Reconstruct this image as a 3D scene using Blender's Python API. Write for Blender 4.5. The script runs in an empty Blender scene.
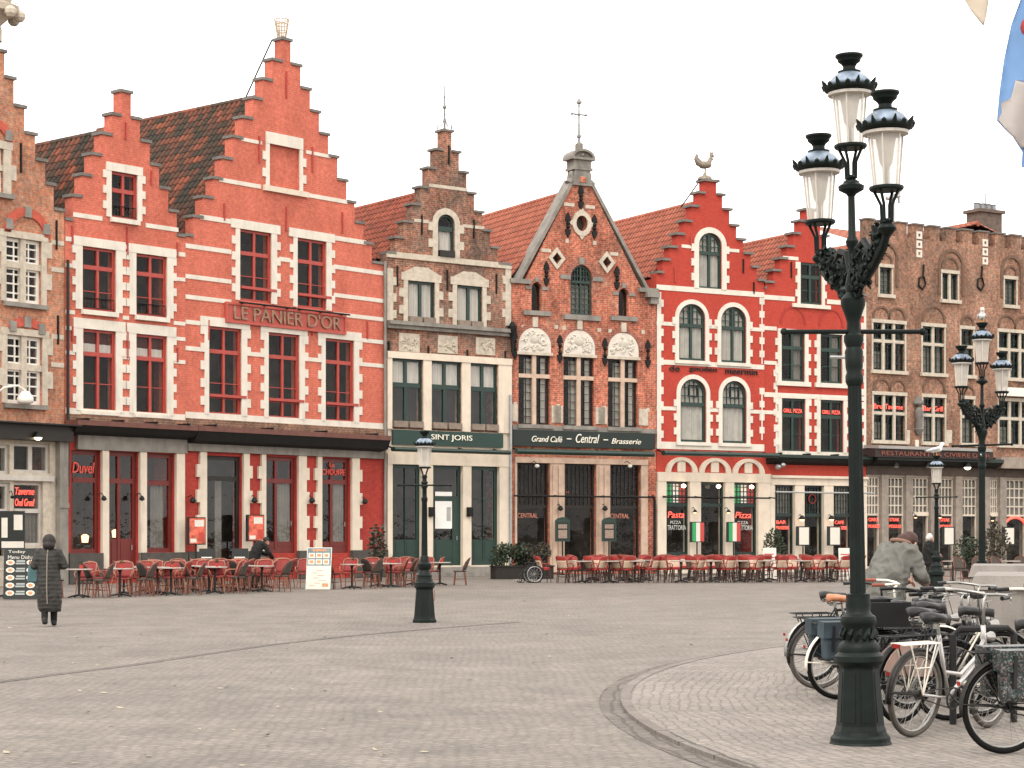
import bpy, bmesh, math, random
from mathutils import Vector, Matrix
from mathutils.geometry import delaunay_2d_cdt
R = math.radians
rnd = random.Random(7)
sc = bpy.context.scene
COL = sc.collection
F = 2000.0          # focal length in pixels of the 1024 px wide frame
CX, HY, EYE = 512.0, 535.0, 1.62

# ------------------------------------------------------------------ camera
cam = bpy.data.cameras.new('camera')
cam_o = bpy.data.objects.new('camera', cam)
COL.objects.link(cam_o)
cam.sensor_width = 36
cam.lens = 36 * F / 1024
cam.shift_y = (HY - 384) / 1024
cam.clip_end = 4000
cam_o.location = (0, 0, EYE)
cam_o.rotation_euler = (R(90), 0, 0)
sc.camera = cam_o
sc.render.resolution_x, sc.render.resolution_y = 1024, 768

def gp(px, py):
    """ground point seen at a pixel"""
    Y = EYE * F / (py - HY)
    return ((px - CX) * Y / F, Y)

# ------------------------------------------------------------------ materials
MATS = {}
def nt_new(name):
    m = bpy.data.materials.new(name); m.use_nodes = True
    nt = m.node_tree
    return m, nt, nt.nodes, nt.links, nt.nodes['Principled BSDF']

def mk(name, col, rough=.65, var=.12, scale=3.0, metal=0, spec=.35, bump=0, bscale=30, emit=0, coat=0, stain=0):
    if name in MATS: return MATS[name]
    m, nt, N, L, P = nt_new(name)
    P.inputs['Roughness'].default_value = rough
    P.inputs['Metallic'].default_value = metal
    P.inputs['Specular IOR Level'].default_value = spec
    P.inputs['Coat Weight'].default_value = coat
    tc = N.new('ShaderNodeTexCoord')
    n = N.new('ShaderNodeTexNoise'); n.inputs['Scale'].default_value = scale; n.inputs['Detail'].default_value = 5
    L.new(tc.outputs['Object'], n.inputs['Vector'])
    mr = N.new('ShaderNodeMapRange'); mr.inputs[1].default_value = .3; mr.inputs[2].default_value = .7
    mr.inputs[3].default_value = 1 - var; mr.inputs[4].default_value = 1 + var
    L.new(n.outputs['Fac'], mr.inputs[0])
    vm = N.new('ShaderNodeVectorMath'); vm.operation = 'SCALE'; vm.inputs[0].default_value = col[:3]
    L.new(mr.outputs[0], vm.inputs['Scale'])
    out = vm.outputs[0]
    if stain:
        n2 = N.new('ShaderNodeTexNoise'); n2.inputs['Scale'].default_value = 1.1; n2.inputs['Detail'].default_value = 8; n2.inputs['Roughness'].default_value = .7
        mp = N.new('ShaderNodeMapping'); mp.inputs['Scale'].default_value = (2.5, 2.5, .5)
        L.new(tc.outputs['Object'], mp.inputs[0]); L.new(mp.outputs[0], n2.inputs['Vector'])
        m2 = N.new('ShaderNodeMapRange'); m2.inputs[1].default_value = .5; m2.inputs[2].default_value = .72
        m2.inputs[3].default_value = 1; m2.inputs[4].default_value = 1 - stain
        L.new(n2.outputs['Fac'], m2.inputs[0])
        v2 = N.new('ShaderNodeVectorMath'); v2.operation = 'SCALE'
        L.new(out, v2.inputs[0]); L.new(m2.outputs[0], v2.inputs['Scale']); out = v2.outputs[0]
    L.new(out, P.inputs['Base Color'])
    if emit:
        P.inputs['Emission Color'].default_value = (*col[:3], 1); P.inputs['Emission Strength'].default_value = emit
    if bump:
        nb = N.new('ShaderNodeTexNoise'); nb.inputs['Scale'].default_value = bscale; nb.inputs['Detail'].default_value = 4
        L.new(tc.outputs['Object'], nb.inputs['Vector'])
        b = N.new('ShaderNodeBump'); b.inputs['Strength'].default_value = bump; b.inputs['Distance'].default_value = .02
        L.new(nb.outputs['Fac'], b.inputs['Height']); L.new(b.outputs[0], P.inputs['Normal'])
    MATS[name] = m
    return m

def brick_mat(name, c1, c2, mortar, msize=.012, weather=.25, patch=None, rough=.85, bw=.23, rh=.08, patch_lo=.52):
    if name in MATS: return MATS[name]
    m, nt, N, L, P = nt_new(name)
    P.inputs['Roughness'].default_value = rough; P.inputs['Specular IOR Level'].default_value = .2
    tc = N.new('ShaderNodeTexCoord')
    sp = N.new('ShaderNodeSeparateXYZ'); L.new(tc.outputs['Object'], sp.inputs[0])
    ad = N.new('ShaderNodeMath'); ad.operation = 'ADD'; L.new(sp.outputs[0], ad.inputs[0]); L.new(sp.outputs[1], ad.inputs[1])
    cb = N.new('ShaderNodeCombineXYZ'); L.new(ad.outputs[0], cb.inputs[0]); L.new(sp.outputs[2], cb.inputs[1])
    bt = N.new('ShaderNodeTexBrick'); bt.inputs['Scale'].default_value = 1
    bt.inputs['Brick Width'].default_value = bw; bt.inputs['Row Height'].default_value = rh
    bt.inputs['Mortar Size'].default_value = msize; bt.inputs['Mortar Smooth'].default_value = .3
    bt.inputs['Color1'].default_value = (*c1, 1); bt.inputs['Color2'].default_value = (*c2, 1); bt.inputs['Mortar'].default_value = (*mortar, 1)
    L.new(cb.outputs[0], bt.inputs['Vector'])
    out = bt.outputs['Color']
    if patch:      # old repairs and lime bloom: patches of another brick
        n2 = N.new('ShaderNodeTexNoise'); n2.inputs['Scale'].default_value = .55; n2.inputs['Detail'].default_value = 9; n2.inputs['Roughness'].default_value = .72
        L.new(tc.outputs['Object'], n2.inputs['Vector'])
        r2 = N.new('ShaderNodeMapRange'); r2.inputs[1].default_value = patch_lo; r2.inputs[2].default_value = patch_lo + .14; r2.inputs[4].default_value = .75
        L.new(n2.outputs['Fac'], r2.inputs[0])
        mx = N.new('ShaderNodeMix'); mx.data_type = 'RGBA'
        L.new(r2.outputs[0], mx.inputs[0]); L.new(out, mx.inputs[6]); mx.inputs[7].default_value = (*patch, 1)
        out = mx.outputs[2]
    n = N.new('ShaderNodeTexNoise'); n.inputs['Scale'].default_value = .9; n.inputs['Detail'].default_value = 9; n.inputs['Roughness'].default_value = .68
    mp = N.new('ShaderNodeMapping'); mp.inputs['Scale'].default_value = (1.3, 1.3, .7); mp.inputs['Location'].default_value = (3.1, 8.2, 1.7)
    L.new(tc.outputs['Object'], mp.inputs[0]); L.new(mp.outputs[0], n.inputs['Vector'])
    mr = N.new('ShaderNodeMapRange'); mr.inputs[1].default_value = .34; mr.inputs[2].default_value = .68
    mr.inputs[3].default_value = 1 - weather; mr.inputs[4].default_value = 1 + weather * .6
    L.new(n.outputs['Fac'], mr.inputs[0])
    # grain of single bricks
    n3 = N.new('ShaderNodeTexNoise'); n3.inputs['Scale'].default_value = 7.5; n3.inputs['Detail'].default_value = 5
    L.new(tc.outputs['Object'], n3.inputs['Vector'])
    m3 = N.new('ShaderNodeMapRange'); m3.inputs[1].default_value = .3; m3.inputs[2].default_value = .7
    m3.inputs[3].default_value = 1 - weather * .95; m3.inputs[4].default_value = 1 + weather * 1.05
    L.new(n3.outputs['Fac'], m3.inputs[0])
    mu = N.new('ShaderNodeMath'); mu.operation = 'MULTIPLY'; L.new(mr.outputs[0], mu.inputs[0]); L.new(m3.outputs[0], mu.inputs[1])
    vm = N.new('ShaderNodeVectorMath'); vm.operation = 'SCALE'
    L.new(out, vm.inputs[0]); L.new(mu.outputs[0], vm.inputs['Scale'])
    L.new(vm.outputs[0], P.inputs['Base Color'])
    b = N.new('ShaderNodeBump'); b.inputs['Strength'].default_value = .5; b.inputs['Distance'].default_value = .01; b.invert = True
    L.new(bt.outputs['Fac'], b.inputs['Height']); L.new(b.outputs[0], P.inputs['Normal'])
    MATS[name] = m
    return m

def tile_mat(name, c1, c2, dark, amount):
    m, nt, N, L, P = nt_new(name)
    P.inputs['Roughness'].default_value = .8; P.inputs['Specular IOR Level'].default_value = .2
    uv = N.new('ShaderNodeUVMap'); uv.uv_map = 'tiles'
    fl = N.new('ShaderNodeVectorMath'); fl.operation = 'FLOOR'; L.new(uv.outputs[0], fl.inputs[0])
    wn = N.new('ShaderNodeTexWhiteNoise'); wn.noise_dimensions = '2D'; L.new(fl.outputs[0], wn.inputs['Vector'])
    mx = N.new('ShaderNodeMix'); mx.data_type = 'RGBA'; mx.inputs[6].default_value = (*c1, 1); mx.inputs[7].default_value = (*c2, 1)
    L.new(wn.outputs['Value'], mx.inputs[0])
    n = N.new('ShaderNodeTexNoise'); n.inputs['Scale'].default_value = .3; n.inputs['Detail'].default_value = 9; n.inputs['Roughness'].default_value = .8
    L.new(fl.outputs[0], n.inputs['Vector'])
    mr = N.new('ShaderNodeMapRange'); mr.inputs[1].default_value = .62 - amount * .3; mr.inputs[2].default_value = .76 - amount * .3
    L.new(n.outputs['Fac'], mr.inputs[0])
    m2 = N.new('ShaderNodeMix'); m2.data_type = 'RGBA'; m2.inputs[7].default_value = (*dark, 1)
    L.new(mr.outputs[0], m2.inputs[0]); L.new(mx.outputs[2], m2.inputs[6])
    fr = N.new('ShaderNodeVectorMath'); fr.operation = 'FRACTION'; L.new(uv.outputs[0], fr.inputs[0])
    sp = N.new('ShaderNodeSeparateXYZ'); L.new(fr.outputs[0], sp.inputs[0])      # shade between ribs and below tile edges, painted in along the joints
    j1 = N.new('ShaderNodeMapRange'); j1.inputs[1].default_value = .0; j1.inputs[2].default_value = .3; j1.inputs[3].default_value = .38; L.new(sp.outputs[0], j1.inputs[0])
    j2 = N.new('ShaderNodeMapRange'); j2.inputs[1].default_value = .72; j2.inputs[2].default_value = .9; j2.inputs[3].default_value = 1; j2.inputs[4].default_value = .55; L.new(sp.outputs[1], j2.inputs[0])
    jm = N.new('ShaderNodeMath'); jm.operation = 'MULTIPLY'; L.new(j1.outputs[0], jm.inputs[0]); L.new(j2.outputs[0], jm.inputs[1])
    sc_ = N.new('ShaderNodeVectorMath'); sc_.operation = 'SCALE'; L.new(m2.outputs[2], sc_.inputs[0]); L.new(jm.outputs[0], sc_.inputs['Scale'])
    L.new(sc_.outputs[0], P.inputs['Base Color'])
    return m

def glass_mat(name, refl=.9, tint=.75, rough=.02):
    m, nt, N, L, P = nt_new(name); N.remove(P)
    out = N['Material Output']
    tr = N.new('ShaderNodeBsdfTransparent'); tr.inputs[0].default_value = (tint, tint, tint * .98, 1)
    gl = N.new('ShaderNodeBsdfGlossy'); gl.inputs['Roughness'].default_value = rough; gl.inputs['Color'].default_value = (refl, refl, refl, 1)
    fr = N.new('ShaderNodeFresnel')
    ge = N.new('ShaderNodeNewGeometry'); mi = N.new('ShaderNodeMapRange'); mi.inputs[3].default_value = 1.5; mi.inputs[4].default_value = 1 / 1.5
    L.new(ge.outputs['Backfacing'], mi.inputs[0]); L.new(mi.outputs[0], fr.inputs['IOR'])      # a thin pane is the same from both sides
    tc = N.new('ShaderNodeTexCoord'); n = N.new('ShaderNodeTexNoise'); n.inputs['Scale'].default_value = 1.6; n.inputs['Detail'].default_value = 3
    L.new(tc.outputs['Object'], n.inputs['Vector'])
    b = N.new('ShaderNodeBump'); b.inputs['Strength'].default_value = .12; b.inputs['Distance'].default_value = .1
    L.new(n.outputs['Fac'], b.inputs['Height']); L.new(b.outputs[0], gl.inputs['Normal'])
    mx = N.new('ShaderNodeMixShader')
    L.new(fr.outputs[0], mx.inputs[0]); L.new(tr.outputs[0], mx.inputs[1]); L.new(gl.outputs[0], mx.inputs[2]); L.new(mx.outputs[0], out.inputs[0])
    MATS[name] = m
    return m

WHITE = mk('white_painted_stone', (.60, .545, .465), .7, .07, 2.5, stain=.22)
CREAM = mk('cream_painted_stone', (.60, .51, .405), .7, .07, 2.5, stain=.2)
GREYST = mk('grey_weathered_stone', (.21, .19, .165), .85, .22, 2.2, bump=.3, stain=.35)
BLUEST = mk('blue_stone', (.065, .058, .05), .8, .2, 4, stain=.2)
COPE = mk('coping_stone', (.15, .135, .12), .85, .2, 5, stain=.3)
DREDP = mk('dark_red_shop_timber', (.125, .016, .012), .45, .12, 5)
REDP = mk('red_painted_timber', (.34, .048, .034), .45, .1, 5)
GREENP = mk('green_painted_timber', (.014, .034, .026), .4, .1, 5)
DGREENP = mk('dark_green_painted_panel', (.010, .024, .019), .4, .12, 4)
BROWNW = mk('dark_brown_timber', (.016, .012, .009), .55, .15, 5)
WHITEW = mk('white_painted_timber', (.68, .64, .57), .55, .08, 5)
IRON = mk('black_wrought_iron', (.008, .008, .007), .55, .2, 12, spec=.2)
LEAD = mk('lead_sheet', (.2, .2, .2), .5, .2, 3, metal=.2)
DARKROOM = mk('dim_interior', (.045, .036, .029), .9, .8, 1.3)  # room darkness and brownish pane reflections put into this mottled colour
CURT = mk('white_net_curtain', (.44, .415, .375), .9, .12, 3)
CURTG = mk('grey_net_curtain', (.19, .175, .155), .9, .15, 3)
BLIND = mk('frosted_cream_blind', (.57, .53, .485), .8, .06, 3)
GLASS = glass_mat('window_glass', .34, .9); GLASS2 = glass_mat('shop_glass', .75, .88)
GOLD = mk('faded_gilded_metal', (.5, .40, .29), .5, .15, 10, metal=.3)
ZINC = mk('galvanised_steel', (.35, .35, .34), .45, .15, 6, metal=.6)
CAST = mk('dark_green_cast_iron', (.0055, .009, .0076), .5, .3, 8, metal=.0, spec=.16, bump=.12, bscale=60)
LAMPON = mk('lit_warm_lamp', (1, .8, .55), .5, 0, emit=8)
NEON = mk('red_neon_tube', (1, .13, .09), .5, 0, emit=.55)
DNEON = mk('dull_red_glass_letters', (.5, .06, .04), .5, 0, emit=.25)
AMBER = mk('amber_glow_lamp', (1, .5, .28), .5, 0, emit=2.5)
LETTER = mk('cream_lettering', (.72, .67, .56), .6, .05)
LIMEST = mk('carved_limestone', (.46, .395, .315), .8, .15, 6, stain=.25)

# ------------------------------------------------------------------ mesh builder
class MB:
    def __init__(s): s.v = []; s.f = []; s.uv = None
    def add(s, vs, fs):
        o = len(s.v); s.v += [tuple(p) for p in vs]; s.f += [tuple(i + o for i in f) for f in fs]; return s
    def box(s, x0, x1, y0, y1, z0, z1):
        if x0 > x1: x0, x1 = x1, x0
        if y0 > y1: y0, y1 = y1, y0
        if z0 > z1: z0, z1 = z1, z0
        return s.add([(x0, y0, z0), (x1, y0, z0), (x1, y1, z0), (x0, y1, z0), (x0, y0, z1), (x1, y0, z1), (x1, y1, z1), (x0, y1, z1)],
                     [(0, 3, 2, 1), (4, 5, 6, 7), (0, 1, 5, 4), (1, 2, 6, 5), (2, 3, 7, 6), (3, 0, 4, 7)])
    def hexa(s, p):      # eight corners, order as in box
        return s.add(p, [(0, 3, 2, 1), (4, 5, 6, 7), (0, 1, 5, 4), (1, 2, 6, 5), (2, 3, 7, 6), (3, 0, 4, 7)])
    def prism(s, poly, y0, y1):     # polygon in x,z pushed from y0 to y1
        n = len(poly)
        if area2(poly) < 0: poly = poly[::-1]
        vs = [(x, y0, z) for x, z in poly] + [(x, y1, z) for x, z in poly]
        fs = [tuple(range(n)), tuple(range(2 * n - 1, n - 1, -1))]
        fs += [(i, i + n, (i + 1) % n + n, (i + 1) % n) for i in range(n)]
        return s.add(vs, fs)
    def flat(s, poly, y):
        if area2(poly) < 0: poly = poly[::-1]
        return s.add([(x, y, z) for x, z in poly], [tuple(range(len(poly)))])
    def ring(s, a, b, y0, y1, closed=True):       # between two outlines of the same count
        n = len(a); vs = []
        for p, q in zip(a, b):
            vs += [(p[0], y0, p[1]), (q[0], y0, q[1]), (q[0], y1, q[1]), (p[0], y1, p[1])]
        fs = []
        for i in range(n if closed else n - 1):
            j = (i + 1) % n
            for k in range(4):
                l = (k + 1) % 4
                fs.append((4 * i + k, 4 * i + l, 4 * j + l, 4 * j + k))
        if not closed: fs += [(3, 2, 1, 0), tuple(4 * (n - 1) + k for k in range(4))]
        return s.add(vs, fs)
    def tube(s, pts, r, n=8, cap=True, closed=False):
        pts = [Vector(p) for p in pts]; m = len(pts)
        rs = r if isinstance(r, (list, tuple)) else [r] * m
        vs = []; up = None
        for i, p in enumerate(pts):
            if closed: t = pts[(i + 1) % m] - pts[i - 1]
            else: t = pts[min(i + 1, m - 1)] - pts[max(i - 1, 0)]
            t = t.normalized() if t.length > 1e-9 else Vector((0, 0, 1))
            if up is None:
                up = Vector((0, 0, 1)) if abs(t.z) < .9 else Vector((1, 0, 0))
            a = t.cross(up)
            if a.length < 1e-6: a = t.cross(Vector((0, 1, 0.3)))
            a.normalize(); b = a.cross(t).normalized(); up = b
            for k in range(n):
                w = 2 * math.pi * k / n
                vs.append(p + (a * math.cos(w) + b * math.sin(w)) * rs[i])
        fs = []
        for i in range(m if closed else m - 1):
            j = (i + 1) % m
            for k in range(n):
                l = (k + 1) % n
                fs.append((i * n + k, i * n + l, j * n + l, j * n + k))
        if cap and not closed:
            fs += [tuple(range(n))[::-1], tuple((m - 1) * n + k for k in range(n))]
        return s.add(vs, fs)
    def lathe(s, prof, c=(0, 0, 0), n=16, sq=0, rot=0, tilt=None, sx=1, sy=1):   # prof: (radius, z)
        vs = []
        for r, z in prof:
            for k in range(n):
                w = 2 * math.pi * k / n + rot
                vs.append((c[0] + r * math.cos(w) * sx, c[1] + r * math.sin(w) * sy, c[2] + z))
        m = len(prof); fs = []
        for i in range(m - 1):
            for k in range(n):
                l = (k + 1) % n
                fs.append((i * n + k, i * n + l, (i + 1) * n + l, (i + 1) * n + k))
        fs += [tuple(range(n))[::-1], tuple((m - 1) * n + k for k in range(n))]
        return s.add(vs, fs)
    def ball(s, c, r, n=10, m=6, sx=1, sy=1, sz=1):
        prof = [(max(r * math.sin(math.pi * i / m), r * .02), -r * sz * math.cos(math.pi * i / m)) for i in range(m + 1)]
        return s.lathe(prof, c, n, sx=sx, sy=sy)
    def capsule(s, p0, p1, r0, r1, n=12):
        p0, p1 = Vector(p0), Vector(p1); d = (p1 - p0)
        t = d.normalized() if d.length > 1e-6 else Vector((0, 0, 1))
        pts = [p0 - t * r0 * .98, p0 - t * r0 * .7, p0 - t * r0 * .35, p0, p0.lerp(p1, .5), p1, p1 + t * r1 * .35, p1 + t * r1 * .7, p1 + t * r1 * .98]
        rs = [r0 * .15, r0 * .7, r0 * .93, r0, (r0 + r1) / 2, r1, r1 * .93, r1 * .7, r1 * .15]
        return s.tube(pts, rs, n)
    def build(s, name, mat=None, parent=None, smooth=False, edges=None):
        me = bpy.data.meshes.new(name); me.from_pydata(s.v, [], s.f); me.validate(); me.update()
        if s.uv is not None:
            ul = me.uv_layers.new(name='tiles')
            for l in me.loops: ul.data[l.index].uv = s.uv[l.vertex_index]
        o = bpy.data.objects.new(name, me); COL.objects.link(o)
        if mat: me.materials.append(mat)
        if smooth:
            for p in me.polygons: p.use_smooth = True
            if edges is not None:
                bm = bmesh.new(); bm.from_mesh(me)
                for e in bm.edges:
                    if len(e.link_faces) == 2 and e.calc_face_angle(0) > edges: e.smooth = False
                bm.to_mesh(me); bm.free()
        if parent: o.parent = parent
        return o

def _each(s, name, mat, parent):
    par = list(range(len(s.v)))
    def fd(i):
        while par[i] != i: par[i] = par[par[i]]; i = par[i]
        return i
    for f in s.f:
        for i in f[1:]: par[fd(i)] = fd(f[0])
    gr = {}
    for f in s.f: gr.setdefault(fd(f[0]), []).append(f)
    for fs in gr.values():
        ids = sorted({i for f in fs for i in f}); mp = {i: k for k, i in enumerate(ids)}; m = MB(); m.v = [s.v[i] for i in ids]; m.f = [tuple(mp[i] for i in f) for f in fs]; o = m.build(name, mat, parent)
    return o
MB.build_each = _each
def area2(p): return sum(p[i][0] * p[(i + 1) % len(p)][1] - p[(i + 1) % len(p)][0] * p[i][1] for i in range(len(p)))
def inside(pt, poly):
    x, y = pt; c = False; j = len(poly) - 1
    for i in range(len(poly)):
        (xi, yi), (xj, yj) = poly[i], poly[j]
        if (yi > y) != (yj > y) and x < (xj - xi) * (y - yi) / (yj - yi) + xi: c = not c
        j = i
    return c

def wall_mb(outer, holes, y0, y1):
    if area2(outer) < 0: outer = outer[::-1]
    vs = [Vector(p) for p in outer]; es = [(i, (i + 1) % len(outer)) for i in range(len(outer))]
    for h in holes:
        o = len(vs); vs += [Vector(p) for p in h]; es += [(o + i, o + (i + 1) % len(h)) for i in range(len(h))]
    rv, re, rf = delaunay_2d_cdt(vs, es, [], 1, 1e-6)[:3]
    rf = list(rf); keep = []
    for f in rf:
        c = sum((Vector(rv[i]) for i in f), Vector((0, 0))) / len(f)
        if inside(c, outer) and not any(inside(c, h) for h in holes):
            q = [rv[i] for i in f]
            keep.append(tuple(f) if area2(q) > 0 else tuple(f)[::-1])
    mb = MB()
    mb.add([(v[0], y0, v[1]) for v in rv], keep)
    mb.add([(v[0], y1, v[1]) for v in rv], [f[::-1] for f in keep])
    n = len(outer)
    mb.add([(x, y0, z) for x, z in outer] + [(x, y1, z) for x, z in outer], [(i, i + n, (i + 1) % n + n, (i + 1) % n) for i in range(n)])
    for h in holes:
        if area2(h) < 0: h = h[::-1]
        n = len(h)
        mb.add([(x, y0, z) for x, z in h] + [(x, y1, z) for x, z in h], [(i, (i + 1) % n, (i + 1) % n + n, i + n) for i in range(n)])
    return mb

def tag(o, label=None, cat=None, group=None, kind=None):
    if label: o['label'] = label
    if cat: o['category'] = cat
    if group: o['group'] = group
    if kind: o['kind'] = kind
    return o
def empty(name, loc=(0, 0, 0), rz=0):
    o = bpy.data.objects.new(name, None); COL.objects.link(o); o.empty_display_size = .2
    o.location = loc; o.rotation_euler = (0, 0, rz); return o
def copy_tree(o, parent=None):
    c = o.copy(); COL.objects.link(c)
    if parent: c.parent = parent
    for ch in KIDS.get(o.name) or [x for x in bpy.data.objects if x.parent == o]: copy_tree(ch, c)
    return c
KIDS = {}

def text_mesh(name, s, size_h, mat, parent, u0, u1, z, y, depth=.01, shear=0, zs=1.0, squeeze=True):
    cu = bpy.data.curves.new(name, 'FONT'); cu.body = s; cu.extrude = .02; cu.shear = shear; cu.resolution_u = 3
    o = bpy.data.objects.new('tmp', cu); COL.objects.link(o)
    dg = bpy.context.evaluated_depsgraph_get()
    me = bpy.data.meshes.new_from_object(o.evaluated_get(dg)); bpy.data.objects.remove(o)
    xs = [v.co.x for v in me.vertices]; ys = [v.co.y for v in me.vertices]
    k = size_h / (max(ys) - min(ys)); kx = (u1 - u0) / (max(xs) - min(xs)) if squeeze else k
    for v in me.vertices:
        x, yy, zz = v.co
        v.co = (u0 + (x - min(xs)) * kx, y - depth * (zz / .02 * .5 + .5), z + (yy - min(ys)) * k)
    me.materials.clear(); me.materials.append(mat); me.name = name
    ob = bpy.data.objects.new(name, me); COL.objects.link(ob)
    if parent: ob.parent = parent
    return ob

# ------------------------------------------------------------------ house kit
ALLH = {}
class House:
    def __init__(s, name, label, x0, x1, V, Y0):
        s.X0 = (x0 - CX) * Y0 / F; s.Y0 = Y0
        t = Vector(((V - CX) / F, 1)).normalized(); s.c, s.s = t.x, t.y
        s.rz = math.atan2(t.y, t.x)
        s.root = tag(empty(name, (s.X0, Y0, 0), s.rz), label, 'house')
        s.W = s.uv(x1, HY)[0]; s.Y1 = Y0 + s.W * s.s; s.holes = []; s.solid = []
        s.top = []
    def uv(s, px, py, off=0):
        dx = (px - CX) / F; X, Y = s.X0 + off * s.s, s.Y0 - off * s.c
        u = (X - Y * dx) / (s.s * dx - s.c); t = Y + u * s.s
        return u, EYE + (HY - py) * t / F
    def u(s, px, off=0): return s.uv(px, HY, off)[0]
    def z(s, px, py, off=0): return s.uv(px, py, off)[1]
    def r(s, xa, xb, yt, yb, off=0):
        xc = (xa + xb) / 2
        return s.u(xa, off), s.u(xb, off), s.z(xc, yb, off), s.z(xc, yt, off)
    def world(s, u, y, z=0):
        return (s.X0 + u * s.c - y * s.s, s.Y0 + u * s.s + y * s.c, z)
    def box(s, name, mat, rc, y0, y1, parent=None):
        return MB().box(rc[0], rc[1], y0, y1, rc[2], rc[3]).build(name, mat, parent or s.root)
    # stepped gable outline and its coping
    def stepped(s, cpx, steps, capmat=COPE, caph=.1, thick=.42, over=.05):
        uc = s.u(cpx); st = []
        for h, y in steps:
            hw = (s.u(cpx + h) - s.u(cpx - h)) / 2
            st.append((hw, s.z(cpx, y) - caph))
        s.uc = uc; s.st = st
        left = []; right = []
        for i, (hw, z) in enumerate(st):
            last = i == len(st) - 1
            L_ = 0 if last else uc - hw; R_ = s.W if last else uc + hw
            left += [(L_, z)]; right += [(R_, z)]
            if not last: left += [(L_, st[i + 1][1])]; right += [(R_, st[i + 1][1])]
        s.outline = [(0, 0), (s.W, 0)] + right[::-1] + left
        mb = MB()
        for i, (hw, z) in enumerate(st):
            last = i == len(st) - 1
            if i == 0:
                mb.box(uc - hw - over, uc + hw + over, -over, thick + over, z, z + caph)
            else:
                pw = st[i - 1][0]
                a = 0 if last else uc - hw - over; b = s.W if last else uc + hw + over
                e = .0
                if uc - pw - a > .02: mb.box(a, uc - pw - .004, -over, thick + over, z, z + caph)
                if b - uc - pw > .02: mb.box(uc + pw + .004, b, -over, thick + over, z, z + caph)
        mb.build_each('coping_stone', capmat, s.root)
        s.shoulder = st[-1][1]
    def wall(s, mat, outline=None, thick=.42, name='wall'):
        ol = outline or s.outline
        return wall_mb(ol, s.holes, 0, thick).build(name, mat, s.root)
    def roof(s, ridge_px, eave_z, mat, depth=11, uc=None, y0=.43, pitch=.27, rowh=.36, over=.0):
        uc = s.uc if uc is None else uc
        # height of the ridge from a pixel on it, on the plane u = uc
        dx = (ridge_px[0] - CX) / F
        # point (X0+uc*c - y*s, Y0+uc*s + y*c): X = Y*dx
        A = s.X0 + uc * s.c; B = s.Y0 + uc * s.s
        y = (A - B * dx) / (s.c * dx + s.s); Yw = B + y * s.c
        zr = EYE + (HY - ridge_px[1]) * Yw / F
        s.zr = zr
        for side in (-1, 1):
            ue = -over if side < 0 else s.W + over
            dxu = ue - uc; dz = eave_z - zr; Ls = math.hypot(dxu, dz)
            tu, tz = dxu / Ls, dz / Ls; nu, nz = -tz * (1 if side > 0 else -1) * 1, abs(tu)
            nu = abs(tz) * side
            nr = max(1, round(Ls / rowh)); nc = max(1, round((depth - y0) / pitch)); sub = 5
            mb = MB(); uv = []; vs = []; fs = []
            prof = [0, .55, .95, .75, .25]
            w = nc * sub + 1
            for rI in range(nr):
                for e in (0, 1):
                    d = Ls * (rI + e * 1.06) / nr
                    lift = .022 if e else .0
                    for k in range(w):
                        h = .105 * prof[k % sub] + lift
                        yy = y0 + (depth - y0) * k / (nc * sub)
                        vs.append((uc + tu * d + nu * h, yy, zr + tz * d + nz * h)); uv.append(((k + .01) / sub, rI + (.05 if e == 0 else .9)))
            for rI in range(nr):
                a = rI * 2 * w; b = a + w
                for k in range(w - 1):
                    q = (a + k, a + k + 1, b + k + 1, b + k)
                    fs.append(q if side > 0 else q[::-1])
            # close the lower edges of each row
            mb.v = vs; mb.f = fs; mb.uv = uv
            rf = mb.build('roof', mat, s.root)
            un = MB(); q = [(uc, zr - .03), (uc + tu * Ls, zr + tz * Ls - .03)]
            un.add([(q[0][0], y0, q[0][1]), (q[1][0], y0, q[1][1]), (q[1][0], depth, q[1][1]), (q[0][0], depth, q[0][1])], [(0, 1, 2, 3)]); un.build('roof_boarding', BROWNW, rf)
        rt = MB(); n = int((depth - y0) / .4)
        for i in range(n):
            a = y0 + (depth - y0) * i / n; b = y0 + (depth - y0) * (i + 1) / n
            rt.tube([(uc, a, zr + .02), (uc, b + .03, zr + .045)], [.13, .115], 8)
        rt.uv = [(i // 16 * 1.0 + .5, 40.5) for i in range(len(rt.v))]
        rt.build('ridge_tiles', mat, s.root)
        # side and back walls of the body behind the facade
        b = MB(); e = eave_z; s.eave = e
        b.box(0.004, .3, .425, depth, 0, e - .05).box(s.W - .3, s.W - .004, .425, depth, 0, e - .05)
        b.prism([(.3, 0), (s.W - .3, 0), (s.W - .3, e - .05), (uc, zr - .15), (.3, e - .05)], depth - .3, depth - .01)
        s.body = b
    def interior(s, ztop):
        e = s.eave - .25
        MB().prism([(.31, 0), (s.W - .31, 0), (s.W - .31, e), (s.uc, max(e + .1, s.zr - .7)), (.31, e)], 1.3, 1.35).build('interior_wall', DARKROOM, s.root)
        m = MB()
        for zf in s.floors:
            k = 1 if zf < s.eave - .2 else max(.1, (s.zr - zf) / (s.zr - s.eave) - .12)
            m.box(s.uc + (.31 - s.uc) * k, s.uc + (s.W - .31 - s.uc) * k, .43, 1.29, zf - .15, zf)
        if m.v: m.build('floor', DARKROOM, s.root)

def shape(u0, u1, z0, z1, rise=0, n=14):
    if not rise: return [(u0, z0), (u1, z0), (u1, z1), (u0, z1)]
    c, a = (u0 + u1) / 2, (u1 - u0) / 2; zs = z1 - rise
    return [(u0, z0), (u1, z0)] + [(c + a * math.cos(math.pi * i / n), zs + rise * math.sin(math.pi * i / n)) for i in range(n + 1)]

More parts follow.
